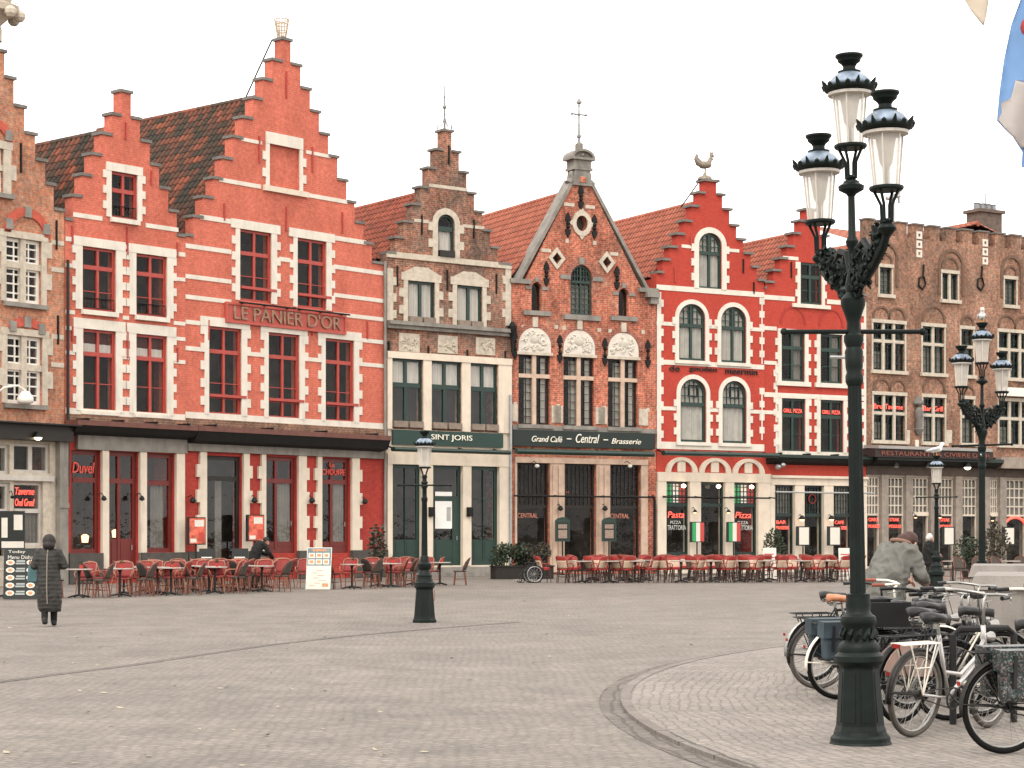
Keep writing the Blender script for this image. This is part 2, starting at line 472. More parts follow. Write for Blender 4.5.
def window(h, rc, mat, cols=(.5,), rows=(), bars=(), rise=0, frame=.08, bar=.05, y=.07, pane=GLASS, curtain=None, curt=(0, 1, 0, 1),
           sill=None, name='window', upper_cols=None, box_=None, lattice=None, low_panel=0, panel_mat=None, thin=.028, mullion=None, handle=False):
    """one window or door set in a hole of the facade. rows/bars are fractions of the height from the bottom"""
    u0, u1, z0, z1 = rc
    h.holes.append(shape(u0, u1, z0, z1, rise))
    W, H = u1 - u0, z1 - z0
    g = .004
    mb = MB(); a = shape(u0 + g, u1 - g, z0 + g, z1 - g, max(0, rise - g)); b = shape(u0 + frame, u1 - frame, z0 + frame, z1 - frame, max(0, rise - frame))
    mb.ring(a, b, y, y + .09)
    zi0, zi1, ui0, ui1 = z0 + frame, z1 - frame, u0 + frame, u1 - frame
    def ztop(u):
        if not rise: return zi1
        c, aa = (u0 + u1) / 2, (u1 - u0) / 2 - frame
        t = max(0, 1 - ((u - c) / aa) ** 2)
        return zi1 - (rise - frame) + (rise - frame) * math.sqrt(t)
    for f in cols:
        uu = u0 + f * W; zt = ztop(uu)
        mb.box(uu - bar / 2, uu + bar / 2, y - .012, y + .075, zi0, zt)
    for f in rows:
        zz = z0 + f * H; c, aa = (u0 + u1) / 2, (u1 - u0) / 2 - frame
        ua, ub = ui0, ui1
        if rise and zz > z1 - rise:
            t = math.sqrt(max(0, 1 - ((zz - (z1 - rise)) / (rise - frame)) ** 2)); ua, ub = c - aa * t, c + aa * t
        mb.box(ua, ub, y - .02, y + .08, zz - bar * .7, zz + bar * .7)
    for f in bars:
        zz = z0 + f * H
        mb.box(ui0, ui1, y + .004, y + .06, zz - thin / 2, zz + thin / 2)
    if lattice:   # small panes: (columns, rows, from, to) in fractions of height
        for nc, nr, fa, fb in lattice:
            za, zb = z0 + fa * H, z0 + fb * H
            for i in range(1, nc):
                uu = ui0 + (ui1 - ui0) * i / nc
                mb.box(uu - thin / 2, uu + thin / 2, y + .01, y + .055, max(za, zi0), min(zb, ztop(uu)))
            for j in range(1, nr):
                zz = za + (zb - za) * j / nr
                c, aa = (u0 + u1) / 2, (u1 - u0) / 2 - frame; ua, ub = ui0, ui1
                if rise and zz > z1 - rise:
                    t = math.sqrt(max(0, 1 - ((zz - (z1 - rise)) / (rise - frame)) ** 2)); ua, ub = c - aa * t, c + aa * t
                mb.box(ua, ub, y + .013, y + .052, zz - thin / 2, zz + thin / 2)
    fr = mb.build(name, mat, h.root)
    if low_panel:
        zz = z0 + low_panel * H; p = MB(); n = len(cols) + 1
        p.box(ui0, ui1, y + .01, y + .07, zi0, zz)
        es = [ui0] + [u0 + f * W for f in cols] + [ui1]
        for i in range(n):
            p.box(es[i] + .09, es[i + 1] - .09, y - .002, y + .009, zi0 + .1, zz - .1)
        p.build('panel', panel_mat or mat, fr)
    zp = z0 + low_panel * H if low_panel else zi0
    pl = MB().flat(shape(ui0 - .01, ui1 + .01, zp - .01, zi1 + .01, max(0, rise - frame)), y + .045)
    pl.build('pane', pane, fr)
    if curtain:
        fa, fb, ga, gb = curt; cm = MB(); n = 28; vs = []; 
        ca, cb_, cz0, cz1 = u0 + fa * W, u0 + fb * W, z0 + ga * H, z0 + gb * H
        for k in range(n + 1):
            uu = ca + (cb_ - ca) * k / n; d = .03 * math.sin(k * .8) + .014 * math.sin(k * 1.7)
            vs += [(uu, y + .1 + d, cz0), (uu, y + .1 + d, cz1)]
        cm.add(vs, [(2 * k, 2 * k + 2, 2 * k + 3, 2 * k + 1) for k in range(n)]); cm.build('curtain', curtain, fr)
    if sill: MB().box(u0 - .12, u1 + .12, -.1, .14, z0 - .12, z0 - .004).build('sill', sill, fr)
    if box_: 
        for k in range(2):
            a = u0 + W * (k + .06) / 2; b = u0 + W * (k + .94) / 2
            MB().box(a, b, -.16, .1, z0 + .0, z0 + .24).build('planter_box', box_, fr)
    if handle:
        MB().tube([(u1 - frame - .06, y - .05, z0 + 1.0), (u1 - frame - .06, y - .05, z0 + 1.16)], .015, 6).build('handle', ZINC, fr)
    return fr

def teeth(h, rc, mat, parent, w=.2, t=.12, proud=.04, step=.32, lintel=.3, lext=.25, both=True, rise=0, sides=(1, 1), y1=.02, wl=None):
    """toothed stone surround, built as stacked blocks"""
    u0, u1, z0, z1 = rc; mb = MB(); zt = z1 - rise
    n = max(2, round((zt - z0) / step))
    for i in range(n):
        a, b = z0 + (zt - z0) * i / n, z0 + (zt - z0) * (i + 1) / n
        e = t if i % 2 else 0
        if sides[0]: mb.box(u0 - (wl or w) - e, u0, -proud, y1, a, b)
        if sides[1]: mb.box(u1, u1 + w + e, -proud, y1, a, b)
    if lintel and not rise: mb.box(u0 - w - lext * sides[0], u1 + w + lext * sides[1], -proud - .01, y1, z1, z1 + lintel)
    if rise:
        k = 14; c, aa = (u0 + u1) / 2, (u1 - u0) / 2
        A = [(c + aa * math.cos(math.pi * i / k), zt + rise * math.sin(math.pi * i / k)) for i in range(k + 1)]
        B = [(c + (aa + w) * math.cos(math.pi * i / k), zt + (rise + w) * math.sin(math.pi * i / k)) for i in range(k + 1)]
        mb.ring(A, B, -proud, y1, closed=False)
    return mb.build('surround', mat, parent)

def band(h, x, y, xa, xb, mat, hgt=.16, proud=.022, name='string_course', y1=.01):
    """a string course through pixel (x,y) of the facade, from xa to xb"""
    z = h.z(x, y)
    return MB().box(h.u(xa), h.u(xb), -proud, y1, z - hgt / 2, z + hgt / 2).build(name, mat, h.root)

def quoin(h, px, ya, yb, mat, w=.3, t=.16, side=1, proud=.03, step=.34, ue=None, ret=True):
    u = h.u(px) if ue is None else ue; za, zb = h.z(px, yb), h.z(px, ya); n = max(2, round((zb - za) / step)); mb = MB()
    for i in range(n):
        a, b = za + (zb - za) * i / n, za + (zb - za) * (i + 1) / n
        e = t if i % 2 else 0
        if side > 0: mb.box(u, u + w + e, -proud, .01, a, b)
        elif side < 0: mb.box(u - w - e, u, -proud, .01, a, b)
        else: mb.box(u - w / 2 - e, u + w / 2 + e, -proud, .01, a, b)
    return mb.build('quoin', mat, h.root)

def anchor(h, px, y, ln=1.0, mat=IRON, fancy=False, parent=None):
    u, z = h.uv(px, y); mb = MB()
    if fancy:
        mb.box(u - .03, u + .03, -.06, -.01, z - ln / 2, z + ln / 2)
        for sgn in (-1, 1):
            zz = z + sgn * ln / 2
            mb.prism([(u - .13, zz - .1 * sgn), (u + .13, zz - .1 * sgn), (u + .1, zz + .08 * sgn), (u, zz + .24 * sgn), (u - .1, zz + .08 * sgn)], -.07, -.005)
            mb.ball((u, -.05, zz - .2 * sgn), .09, 8, 5)
    else: mb.box(u - .025, u + .025, -.06, .01, z - ln / 2, z + ln / 2)
    return mb.build('wall_anchor', mat, parent or h.root)

def wall_lamp(h, px, y, mat=LAMPON, r=.09, off=.35, name='wall_lamp', shade=True, parent=None):
    u, z = h.uv(px, y, off); mb = MB()
    mb.tube([(u, 0, z + .15), (u, -off * .6, z + .2), (u, -off, z + r)], .015, 6)
    if shade: mb.lathe([(r * .5, r * 1.3), (r * 1.25, .0), (r * 1.3, -.02), (r * .4, r * 1.1)], (u, -off, z), 12)
    o = mb.build(name, IRON, parent or h.root)
    MB().ball((u, -off, z), r, 10, 6, sz=.8).build('bulb', mat, o, True)
    return o
# ------------------------------------------------------------------ houses along the square
def yat(Y, xa, xb, V): return Y * (V - xa) / (V - xb)
Y386 = 77.0
V12, V3, V4, V5, V6 = 2230, 3200, 4100, 4000, 3700
Y65 = yat(Y386, 386, 65, V12); Y185 = yat(Y386, 386, 185, V12)
V0 = 2000; Ym85 = yat(Y65, 65, -85, V0)
Y513 = yat(Y386, 386, 511, V3); Y656 = yat(Y513, 511, 656, V4); Y765 = yat(Y656, 656, 764, V5); Y865 = yat(Y765, 764, 866, V5)

BR0 = brick_mat('worn_orange_brick', (.50, .165, .085), (.40, .19, .115), (.36, .27, .2), .009, .36, (.42, .33, .25), patch_lo=.56)
BR1 = brick_mat('salmon_limewashed_brick', (.53, .15, .10), (.51, .137, .09), (.45, .117, .077), .012, .18, (.39, .08, .055), patch_lo=.55)
BR1L = brick_mat('red_painted_brick', (.36, .048, .035), (.33, .042, .032), (.30, .038, .029), .01, .16)
BR3 = brick_mat('brown_red_old_brick', (.31, .105, .06), (.19, .095, .062), (.3, .235, .18), .009, .5, (.13, .105, .085), patch_lo=.47)
BR4 = brick_mat('orange_red_old_brick', (.44, .105, .058), (.33, .095, .058), (.40, .28, .2), .008, .5, (.40, .24, .165), patch_lo=.52)
BR5 = brick_mat('crimson_painted_brick', (.40, .055, .036), (.385, .05, .034), (.36, .046, .032), .008, .1)
BR6 = brick_mat('brown_weathered_brick', (.31, .14, .085), (.22, .12, .08), (.27, .205, .155), .008, .45, (.16, .125, .1), patch_lo=.53)
SALM = mk('salmon_sandstone', (.47, .335, .25), .75, .14, 4, stain=.2)
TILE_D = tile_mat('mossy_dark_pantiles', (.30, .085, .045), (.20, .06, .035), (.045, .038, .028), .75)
TILE_R = tile_mat('weathered_red_pantiles', (.30, .085, .05), (.22, .06, .04), (.08, .045, .03), .4)
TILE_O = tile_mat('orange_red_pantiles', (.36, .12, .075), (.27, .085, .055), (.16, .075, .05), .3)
SLATE = tile_mat('grey_slates', (.16, .15, .13), (.12, .115, .10), (.09, .085, .07), .3)

def finish(h, mat, eave_off, ridge, tile, split=None, lower=None, depth=11, body_mat=None, **k):
    if split is None: h.wall(mat)
    else:
        hs = h.holes; low = [(x, z) for x, z in ((0, 0), (h.W, 0), (h.W, split - .002), (0, split - .002))]
        up = [(x, max(z, split)) for x, z in h.outline]
        h.holes = [q for q in hs if min(p[1] for p in q) > split]; h.wall(mat, up)
        h.holes = [q for q in hs if min(p[1] for p in q) <= split]; h.wall(lower, low, name='ground_floor_wall')
    h.roof(ridge, h.shoulder - eave_off, tile, depth, **k)
    h.body.build('side_wall', body_mat or mat, h.root)
    h.interior(h.zr - .6)

# ---------- house 0: old brick stepped gable at the left edge
h = House('gabled_house', 'pale orange brick step gabled house with stone cross windows at the left edge', -85, 64.5, V0, Ym85)
h.stepped(-8, [(3.5, 20), (12.5, 47), (22, 72), (33, 98.5), (44, 124), (54.5, 149), (63.5, 172), (68, 197)], over=.07)
h.floors = [h.z(0, 420), h.z(0, 318), h.z(0, 222)]
STW = dict(mat=WHITEW, frame=.05, bar=.1)
def stone_cross(rc, tr, cur=None, thick=.24, nm='window'):
    u0, u1, z0, z1 = rc
    w = window(h, rc, WHITEW, cols=(.5,), rows=(tr,), lattice=[(4, 3, tr, 1), (4, 4, 0, tr)], frame=.12, bar=.22, y=.1, thin=.05, curtain=cur, name=nm)
    W, H = u1 - u0, z1 - z0; m = MB()
    m.box((u0 + u1) / 2 - .11, (u0 + u1) / 2 + .11, .0, .088, z0, z1)
    m.box(u0, (u0 + u1) / 2 - .111, .005, .085, z0 + tr * H - .1, z0 + tr * H + .1).box((u0 + u1) / 2 + .111, u1, .005, .085, z0 + tr * H - .1, z0 + tr * H + .1)
    m.build('stone_mullion', LIMEST, w)
    return w
w = stone_cross(h.r(5.5, 41, 239, 303), .58); teeth(h, h.r(5.5, 41, 239, 303), LIMEST, w, .2, .22, .05, .5, .22, .05)
MB().box(*h.r(3, 46, 303, 308)[:2], -.16, .02, *h.r(3, 46, 303.5, 308)[2:]).build('sill', GREYST, w)
w = stone_cross(h.r(6.5, 42, 336, 404), .54); teeth(h, h.r(6.5, 42, 336, 404), LIMEST, w, .2, .22, .05, .5, .22, .05)
MB().box(*h.r(3, 46, 404, 409)[:2], -.16, .02, *h.r(3, 46, 404.5, 409)[2:]).build('sill', GREYST, w)
w = stone_cross(h.r(-30, 3, 146, 191), .58); teeth(h, h.r(-30, 3, 146, 191), LIMEST, w, .3, .2, .05, .5, .25, .05)
MB().box(*h.r(-34, 12, 191, 196)[:2], -.16, .02, *h.r(-34, 12, 191.5, 196)[2:]).build('sill', GREYST, w)
for (ya, yb, nm) in ((239, 303, 0), (336, 404, 1)):
    w = stone_cross(h.r(-62, -27, ya, yb - 2), .56); teeth(h, h.r(-62, -27, ya, yb - 2), LIMEST, w, .2, .22, .05, .5, .22, .05)
def blind_arch(cpx, rpx, yspr, ytop, mat, thick=.28, stones=(.12, .5, .88)):
    u0, u1 = h.u(cpx - rpx), h.u(cpx + rpx); c, a = (u0 + u1) / 2, (u1 - u0) / 2
    zs, zt = h.z(cpx, yspr), h.z(cpx, ytop); k = 16; rz = zt - zs
    A = [(c + (a - thick) * math.cos(math.pi * i / k), zs + (rz - thick) * math.sin(math.pi * i / k)) for i in range(k + 1)]
    B = [(c + a * math.cos(math.pi * i / k), zs + rz * math.sin(math.pi * i / k)) for i in range(k + 1)]
    o = MB().ring(A, B, -.06, .01, closed=False).build('relieving_arch', mat, h.root)
    m = MB()
    for t in stones:
        w = math.pi * t; x, z = c + (a - thick / 2) * math.cos(w), zs + (rz - thick / 2) * math.sin(w)
        m.box(x - .13, x + .13, -.1, .01, z - .17, z + .17)
    if stones: m.build('keystone', GREYST, o)
REDARCH = mk('red_rubbed_brick', (.42, .08, .05), .8, .15, 8)
blind_arch(26.5, 23.5, 235, 208, REDARCH); blind_arch(26, 19, 331, 318, REDARCH); blind_arch(-7, 19, 139, 118, REDARCH)
for (x, y) in ((20.5, 158), (56, 235), (57.5, 330)): anchor(h, x, y, .95)
for y in (243, 270, 337, 365):
    band(h, 58, y, 51, 63.8, LIMEST, .15)
# stone pinnacle with a carved capital on the gable top
u, z = h.uv(-8, 20); m = MB()
m.box(u - .2, u + .2, .05, .4, z, z + 1.0); z -= .75; u += .25; m.lathe([(.24, .5), (.24, .9), (.2, 1.0), (.45, 1.25), (.75, 1.4), (.8, 1.6), (.5, 1.7), (.6, 2.0), (.1, 2.5)], (u, .2, z - .35), 12)
for k in range(8):
    t = k * math.pi / 4; m.ball((u + .78 * math.cos(t), .2 + .78 * math.sin(t), z + .98), .2, 8, 5)
m.build('carved_pinnacle', LIMEST, h.root)
# ground floor: cornice, shop window frames, pillar
u0, u1 = 0, h.W
b = MB(); z1 = h.z(30, 423, .3); z0 = h.z(30, 440, .3)
b.box(u0, u1 + .15, -.7, -.001, z0 + .5, z1).box(u0, u1, -.45, -.001, z0, z0 + .498); b.build('awning_box', BROWNW, h.root)
GREYW = mk('grey_white_shop_timber', (.46, .42, .37), .6, .12, 4, stain=.2)
w = window(h, h.r(-60, 9.5, 443.5, 473), GREYW, cols=(.33, .66), frame=.1, bar=.12, y=.1)
w = window(h, h.r(13.5, 50, 443.5, 473), GREYW, cols=(.5,), frame=.1, bar=.16, y=.1)
w = window(h, h.r(13.5, 43, 482, 546), GREYW, cols=(), rows=(.55,), frame=.1, bar=.1, y=.1, curtain=CURTG, curt=(.45, .9, 0, .5))
rc = h.r(15, 40, 488, 508)
for s_, zz in (('Taverne', rc[2] + .42), ('Oud Gruul', rc[2] + .06)):
    text_mesh('neon_lettering', s_, .24, NEON, w, rc[0] + .04, rc[1] - .2, zz, .06, .03, shear=.25)
w = window(h, h.r(-45, 10, 482, 560), GREYW, cols=(.5,), rows=(.62,), frame=.12, bar=.14, y=.1)
MB().box(*h.r(-60, 52, 474, 480)[:2], -.12, .02, *h.r(-60, 52, 474.5, 480)[2:]).build('string_course', GREYW, h.root)
MB().box(*h.r(13, 52, 548, 552)[:2], -.2, .02, *h.r(13, 52, 548, 552)[2:]).build('sill', GREYST, h.root)
p = MB(); rc = h.r(55.5, 64, 439, 580); p.box(rc[0], rc[1], -.22, .01, 0, rc[3]); rc = h.r(54.8, 64.3, 503, 508); p.box(rc[0], rc[1], -.25, -.221, rc[2], rc[3]); p.build('stone_pillar', GREYST, h.root)
wall_lamp(h, 38, 437, r=.13, off=.55); wall_lamp(h, 12.5, 497, IRON, .07, .15, shade=False)
# curved globe lamp on the first floor
u, z = h.uv(15, 400); m = MB(); m.tube([(u - .9, 0, z + .05), (u - .7, -.35, z + .35), (u - .3, -.5, z + .42), (u, -.5, z + .28)], .035, 8)
o = m.build('wall_lamp', WHITEW, h.root); MB().lathe([(.02, .3), (.14, .26), (.27, .05), (.26, -.08), (.12, -.14)][::-1], (u, -.5, z - .02), 14).build('globe', WHITEW, o, True)
finish(h, BR0, .2, (48, 146), SLATE, h.z(30, 422), LIMEST, body_mat=BR0)
H0 = h

# ---------- house 1: small red stepped gable
h = House('gabled_house', 'smaller salmon red step gabled house with two bays of windows, left of the tall one', 65, 185, V12, Y65)
h.stepped(126, [(5, 90), (14, 114.8), (24, 136), (33.5, 158), (43, 180), (52, 202), (60, 226)], over=.06)
h.floors = [h.z(124, 420), h.z(124, 322), h.z(124, 228)]
RW = dict(mat=REDP, cols=(.5,), frame=.09, bar=.1)
def red_window(rc, tr, bars, **k):
    w = window(h, rc, rows=(tr,), bars=bars, **RW, **k)
    u = (rc[0] + rc[1]) / 2; z = rc[2] + tr * (rc[3] - rc[2])
    MB().ball((u, .13, z), .07, 8, 5).build('knob', REDP, w)
    return w
rcA = h.r(82, 115.5, 248, 311); rcB = h.r(135.7, 166.7, 0, 1); rcB = (rcB[0], rcB[1], rcA[2], rcA[3])
rcC = h.r(82.5, 115.5, 330, 411.5); rcD = (rcB[0], rcB[1], rcC[2], rcC[3])
rcG = h.r(111, 137, 173, 219)
def balcony_rail(w, rc):
    m = MB(); a, b, z = rc[0] + .08, rc[1] - .08, rc[2] + .02
    m.tube([(a, -.02, z + .38), (b, -.02, z + .38)], .02, 5).tube([(a, -.02, z + .06), (b, -.02, z + .06)], .015, 5)
    for i in range(9):
        x = a + (b - a) * i / 8; m.tube([(x, -.02, z + .06), (x, -.02, z + .38)], .01, 4)
    m.build('guard_rail', IRON, w)
for rc in (rcA, rcB):
    w = red_window(rc, .68, (.3,)); teeth(h, rc, WHITE, w, .27, .14, .04, .27, .3, .12)
    MB().box(rc[0] - .05, rc[1] + .05, -.13, .02, rc[2] - .16, rc[2] - .003).build('sill', WHITE, w); balcony_rail(w, rc)
for rc in (rcC, rcD):
    w = red_window(rc, .70, (.34,), curtain=BLIND, curt=(.06, .94, .73, .83)); teeth(h, rc, WHITE, w, .27, .14, .04, .27, .34, .12)
    MB().flat([(rc[0] + .1, rc[2] + .84 * (rc[3] - rc[2])), (rc[1] - .1, rc[2] + .84 * (rc[3] - rc[2])), (rc[1] - .1, rc[3] - .1), (rc[0] + .1, rc[3] - .1)], .3).build('blind', mk('maroon_blind', (.09, .02, .015), .8), w)
    MB().box(rc[0] - .1, rc[1] + .1, -.12, .02, rc[2] - .12, rc[2] - .003).build('sill', WHITE, w)
w = red_window(rcG, .6, ()); teeth(h, rcG, WHITE, w, .2, .14, .04, .27, .28, .02); balcony_rail(w, rcG)
MB().box(rcG[0] - .05, rcG[1] + .05, -.13, .02, rcG[2] - .16, rcG[2] - .003).build('sill', WHITE, w)
uL, uR = h.u(69), h.u(181)
def bandz(z, a, b, hg=.15, m=WHITE): return MB().box(a, b, -.022, .01, z - hg / 2, z + hg / 2).build('string_course', m, h.root)
zz = h.z(124, 222); bandz(zz, h.u(73), rcG[0] - .37); bandz(zz, rcG[1] + .37, h.u(178))
for z in (h.z(98, 243), ): bandz(z, .02, rcA[0] - .3); bandz(z, rcA[1] + .3, rcB[0] - .3); bandz(z, rcB[1] + .3, h.W)
for z in (h.z(98, 269), h.z(98, 315), h.z(98, 331), h.z(98, 355)):
    bandz(z, .02, rcA[0] - .3, .13); bandz(z, rcA[1] + .3, rcB[0] - .3, .13); bandz(z, rcB[1] + .3, h.W, .13)
zb = h.z(124, 414); bandz(zb, .02, h.W, .2)
for (x, y, l) in ((125.5, 131, .6), (127, 241, .95), (151, 178, .5), (72, 235, .6), (72, 334, .5), (177, 250, .5), (177, 355, .5), (127, 345, .9)): anchor(h, x, y, l, REDP)
m = MB(); u = h.u(66.5); m.tube([(u, -.08, 3.2), (u, -.08, h.z(66, 260))], .05, 8).build('drainpipe', BROWNW, h.root)
# old brick strip, awning and ground floor
BRS = brick_mat('dark_brown_brick_strip', (.22, .10, .06), (.16, .08, .05), (.22, .17, .13), .012, .3)
AWR = mk('faded_rust_awning_case', (.12, .045, .032), .6, .2, 3)
AWB = mk('black_folded_awning', (.007, .006, .005), .8, .3, 3)
def awning(xa, xb, xm, y0, y1, y2, m1, m2, out=.7, dz=0):
    a, b = h.u(xa), h.u(xb); z0, z1, z2 = h.z(xm, y0, out), h.z(xm, y1, out), h.z(xm, y2, out * .6)
    o = MB().box(a, b, -out, -.012, z1, z0).build('awning_case', m1, h.root)
    m = MB().hexa([(a, -out * .75, z2 + .12), (b, -out * .75, z2 + .12), (b, -.012, z2), (a, -.012, z2), (a, -out + .02, z1 - .004), (b, -out + .02, z1 - .004), (b, -.012, z1 - .004), (a, -.012, z1 - .004)])
    m.build('folded_awning', m2, o)
    m = MB(); 
    for t in (.08, .36, .64, .92):
        x = a + (b - a) * t; m.box(x - .03, x + .03, -out - .05, -.01, z0 + .004, z0 + .07)
    m.build('bracket', IRON, o)
    return o
MB().box(0.02, h.W, -.1, -.003, h.z(124, 424), zb - .1).build('cornice', BRS, h.root)
awning(65, 185, 124, 422, 427, 437.5, AWR, AWB)
gz = h.z(130, 437); gz0 = h.z(130, 451.5)
MB().box(h.u(75), h.u(184.5), -.16, -.004, gz0, gz).build('stone_lintel', GREYST, h.root)
def shop(xa, xb, yt, yb, tr, cols=(), mat=DREDP, low=0, **k):
    xm = (xa + xb) / 2; rc = h.r(xa, xb, yt, yb)
    rc = (rc[0], rc[1], max(rc[2], .12), rc[3]); H_ = rc[3] - rc[2]
    return window(h, rc, mat, cols=cols, rows=((h.z(xm, tr) - rc[2]) / H_,) if tr else (), low_panel=low, frame=.14, bar=.12, y=.1, pane=GLASS2, **k), rc
w1, rc1 = shop(71, 100, 450.5, 553, 480, ())
text_mesh('neon_lettering', 'Duvel', .36, DNEON, w1, rc1[0] + .1, rc1[0] + 1.0, h.z(80, 473), .08, .03, shear=.2)
w2, rc2 = shop(108, 137.5, 452, 580, 481, (.42,), low=.32, name='door', handle=True)
w3, rc3 = shop(145.5, 173.5, 454, 552, 483, (), curtain=CURTG, curt=(.3, .75, 0, .7))
for (xa, xb) in ((100.5, 107), (138.3, 144.8), (174.5, 182.8)):
    rc = h.r(xa, xb, 451, 550); MB().box(rc[0], rc[1], -.12, .02, .5, gz0 - .004).build('stone_pillar', CREAM, h.root)
for (xa, xb) in ((66, 100), (138.3, 184.5)):
    MB().box(h.u(xa), h.u(xb), -.2, -.004, .02, h.z(150, 552.5)).build('stone_plinth', BLUEST, h.root)
for x in (104, 142): wall_lamp(h, x, 499, IRON, .08, .3, shade=True)
for (x, y) in ((85, 539), (115.5, 534), (160.5, 537)):
    u, z = h.uv(x, y, -1.0); m = MB(); m.box(u - .012, u + .012, .98, 1.02, z + .1, z + 1.5); o = m.build('hanging_lamp', IRON, h.root)
    MB().lathe([(.1, -.12), (.13, .1), (.05, .16)], (u, 1.0, z), 10).build('lamp_shade', AMBER, o)
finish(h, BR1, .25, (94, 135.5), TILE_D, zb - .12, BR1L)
H1 = h

# ---------- house 2: tall red stepped gable with the gilded basket and sign
h = House('gabled_house', 'tall salmon red step gabled house with raised name sign and gilded basket on top', 185, 386, V12, Y185)
h.stepped(286.5, [(4.2, 38), (14.1, 61), (23.8, 82.5), (33.2, 103.5), (42.7, 124.5), (52.3, 145.5), (62, 168), (70.5, 189), (80, 209), (89, 229), (97, 248)], over=.06)
h.floors = [h.z(280, 424), h.z(280, 322), h.z(280, 215)]
rcA = h.r(239.5, 271, 231, 302); rcB = h.r(297, 326, 0, 1); rcB = (rcB[0], rcB[1], rcA[2], rcA[3])
for rc in (rcA, rcB):
    w = red_window(rc, .67, (.35, .17)); teeth(h, rc, WHITE, w, .27, .17, .04, .3, .32, .15, wl=.2)
    MB().box(rc[0] + .05, rc[1] + .25, -.05, .14, rc[2] + .43, rc[2] + .53).build('guard_rail', REDP, w)
    m = MB(); m.tube([(rc[0] - .3, -.35, rc[2] - .12), (rc[1] + .9, -.35, rc[2] - .12)], .035, 6)
    for t in (.1, .5, .9): x = rc[0] - .3 + (rc[1] - rc[0] + 1.2) * t; m.tube([(x, -.35, rc[2] - .12), (x, .01, rc[2] - .12)], .03, 6)
    m.build('iron_bar', IRON, w)
rcC = h.r(208.5, 241, 327.5, 415); rcD = h.r(268, 299, 0, 1); rcD = (rcD[0], rcD[1], rcC[2], rcC[3]); rcE = h.r(325, 353.5, 0, 1); rcE = (rcE[0], rcE[1], rcC[2], rcC[3])
for rc in (rcC, rcD, rcE):
    w = red_window(rc, .72, (.36, .19)); teeth(h, rc, WHITE, w, .27, .17, .04, .3, .32, .12, wl=.2)
    MB().box(rc[0] + .03, rc[1] + .22, -.06, .14, rc[2] + .62, rc[2] + .72).build('guard_rail', REDP, w)
    for k in (.3, .62):
        u = rc[0] + (rc[1] - rc[0]) * (k + .1); MB().ball((u, 1.4, rc[2] + 1.15 + .45 * (k > .5)), .06, 8, 5).build('bulb', AMBER, w)
rcP = h.r(269, 299, 146.5, 188.5)
o = MB().box(rcP[0], rcP[1], .1, .41, rcP[2], rcP[3]).build('blind_panel', BR1, h.root); h.holes.append(shape(*rcP))
teeth(h, rcP, WHITE, o, .17, .16, .045, .33, .42, .0); MB().box(rcP[0] - .3, rcP[1] + .4, -.12, .02, rcP[2] - .2, rcP[2] - .004).build('sill', CREAM, o)
zz = h.z(284, 141.5 + 6); bandz(zz, h.u(241), rcP[0] - .35, .13); bandz(zz, rcP[1] + .35, h.u(330), .13)
zz = h.z(284, 191); bandz(zz, h.u(219), rcP[0] - .4, .15); bandz(zz, rcP[1] + .5, h.u(347), .15)
edge = .02
for (y, hg) in ((230, .17), (259.5, .16), (288.5, .15), (308, .15)):
    z = h.z(284, y); bandz(z, h.u(200) if y == 230 else edge, rcA[0] - .4, hg)
    if y in (259.5, ): bandz(z, rcA[1] + .4, rcB[0] - .35, hg)
    bandz(z, rcB[1] + .4, h.u(366) if y == 230 else h.W, hg)
for (y, hg) in ((332, .15), (357, .15)):
    z = h.z(284, y); bandz(z, edge, rcC[0] - .35, hg); bandz(z, rcE[1] + .4, h.W, hg)
    if y == 357: bandz(z, rcC[1] + .4, rcD[0] - .35, hg); bandz(z, rcD[1] + .4, rcE[0] - .35, hg)
zb = h.z(284, 420.5); bandz(zb, edge, h.W, .22)
SIGNR = mk('maroon_red_sign_board', (.40, .075, .055), .6, .12, 4)
BRONZE = mk('tarnished_gilt_letters', (.27, .165, .11), .5, .25, 10, metal=.3)
rc = (h.u(226, .1), h.u(346, .1), h.z(286, 328.5, .1), h.z(286, 308.5, .1))
m = MB(); m.box(rc[0], rc[1], -.09, -.012, rc[2], rc[3])
for (a, b, c, d) in ((rc[0], rc[1], rc[3] - .08, rc[3]), (rc[0], rc[1], rc[2], rc[2] + .08), (rc[0], rc[0] + .08, rc[2] + .082, rc[3] - .082), (rc[1] - .08, rc[1], rc[2] + .082, rc[3] - .082)):
    m.box(a, b, -.13, -.09, c, d)
sg = m.build('sign_board', SIGNR, h.root)
text_mesh('sign_lettering', "LE PANIER D'OR", (rc[3] - rc[2]) * .66, BRONZE, sg, rc[0] + .35, rc[1] - .3, rc[2] + .15, -.093, .06)
for (x, y, l) in ((286, 85, 1.0), (259, 149, .95), (312, 160, .95), (224, 212, .6), (286, 219, .9), (342, 223, .8), (367, 330, .7), (208, 330, .7), (312, 330, .4)): anchor(h, x, y, l, REDP)
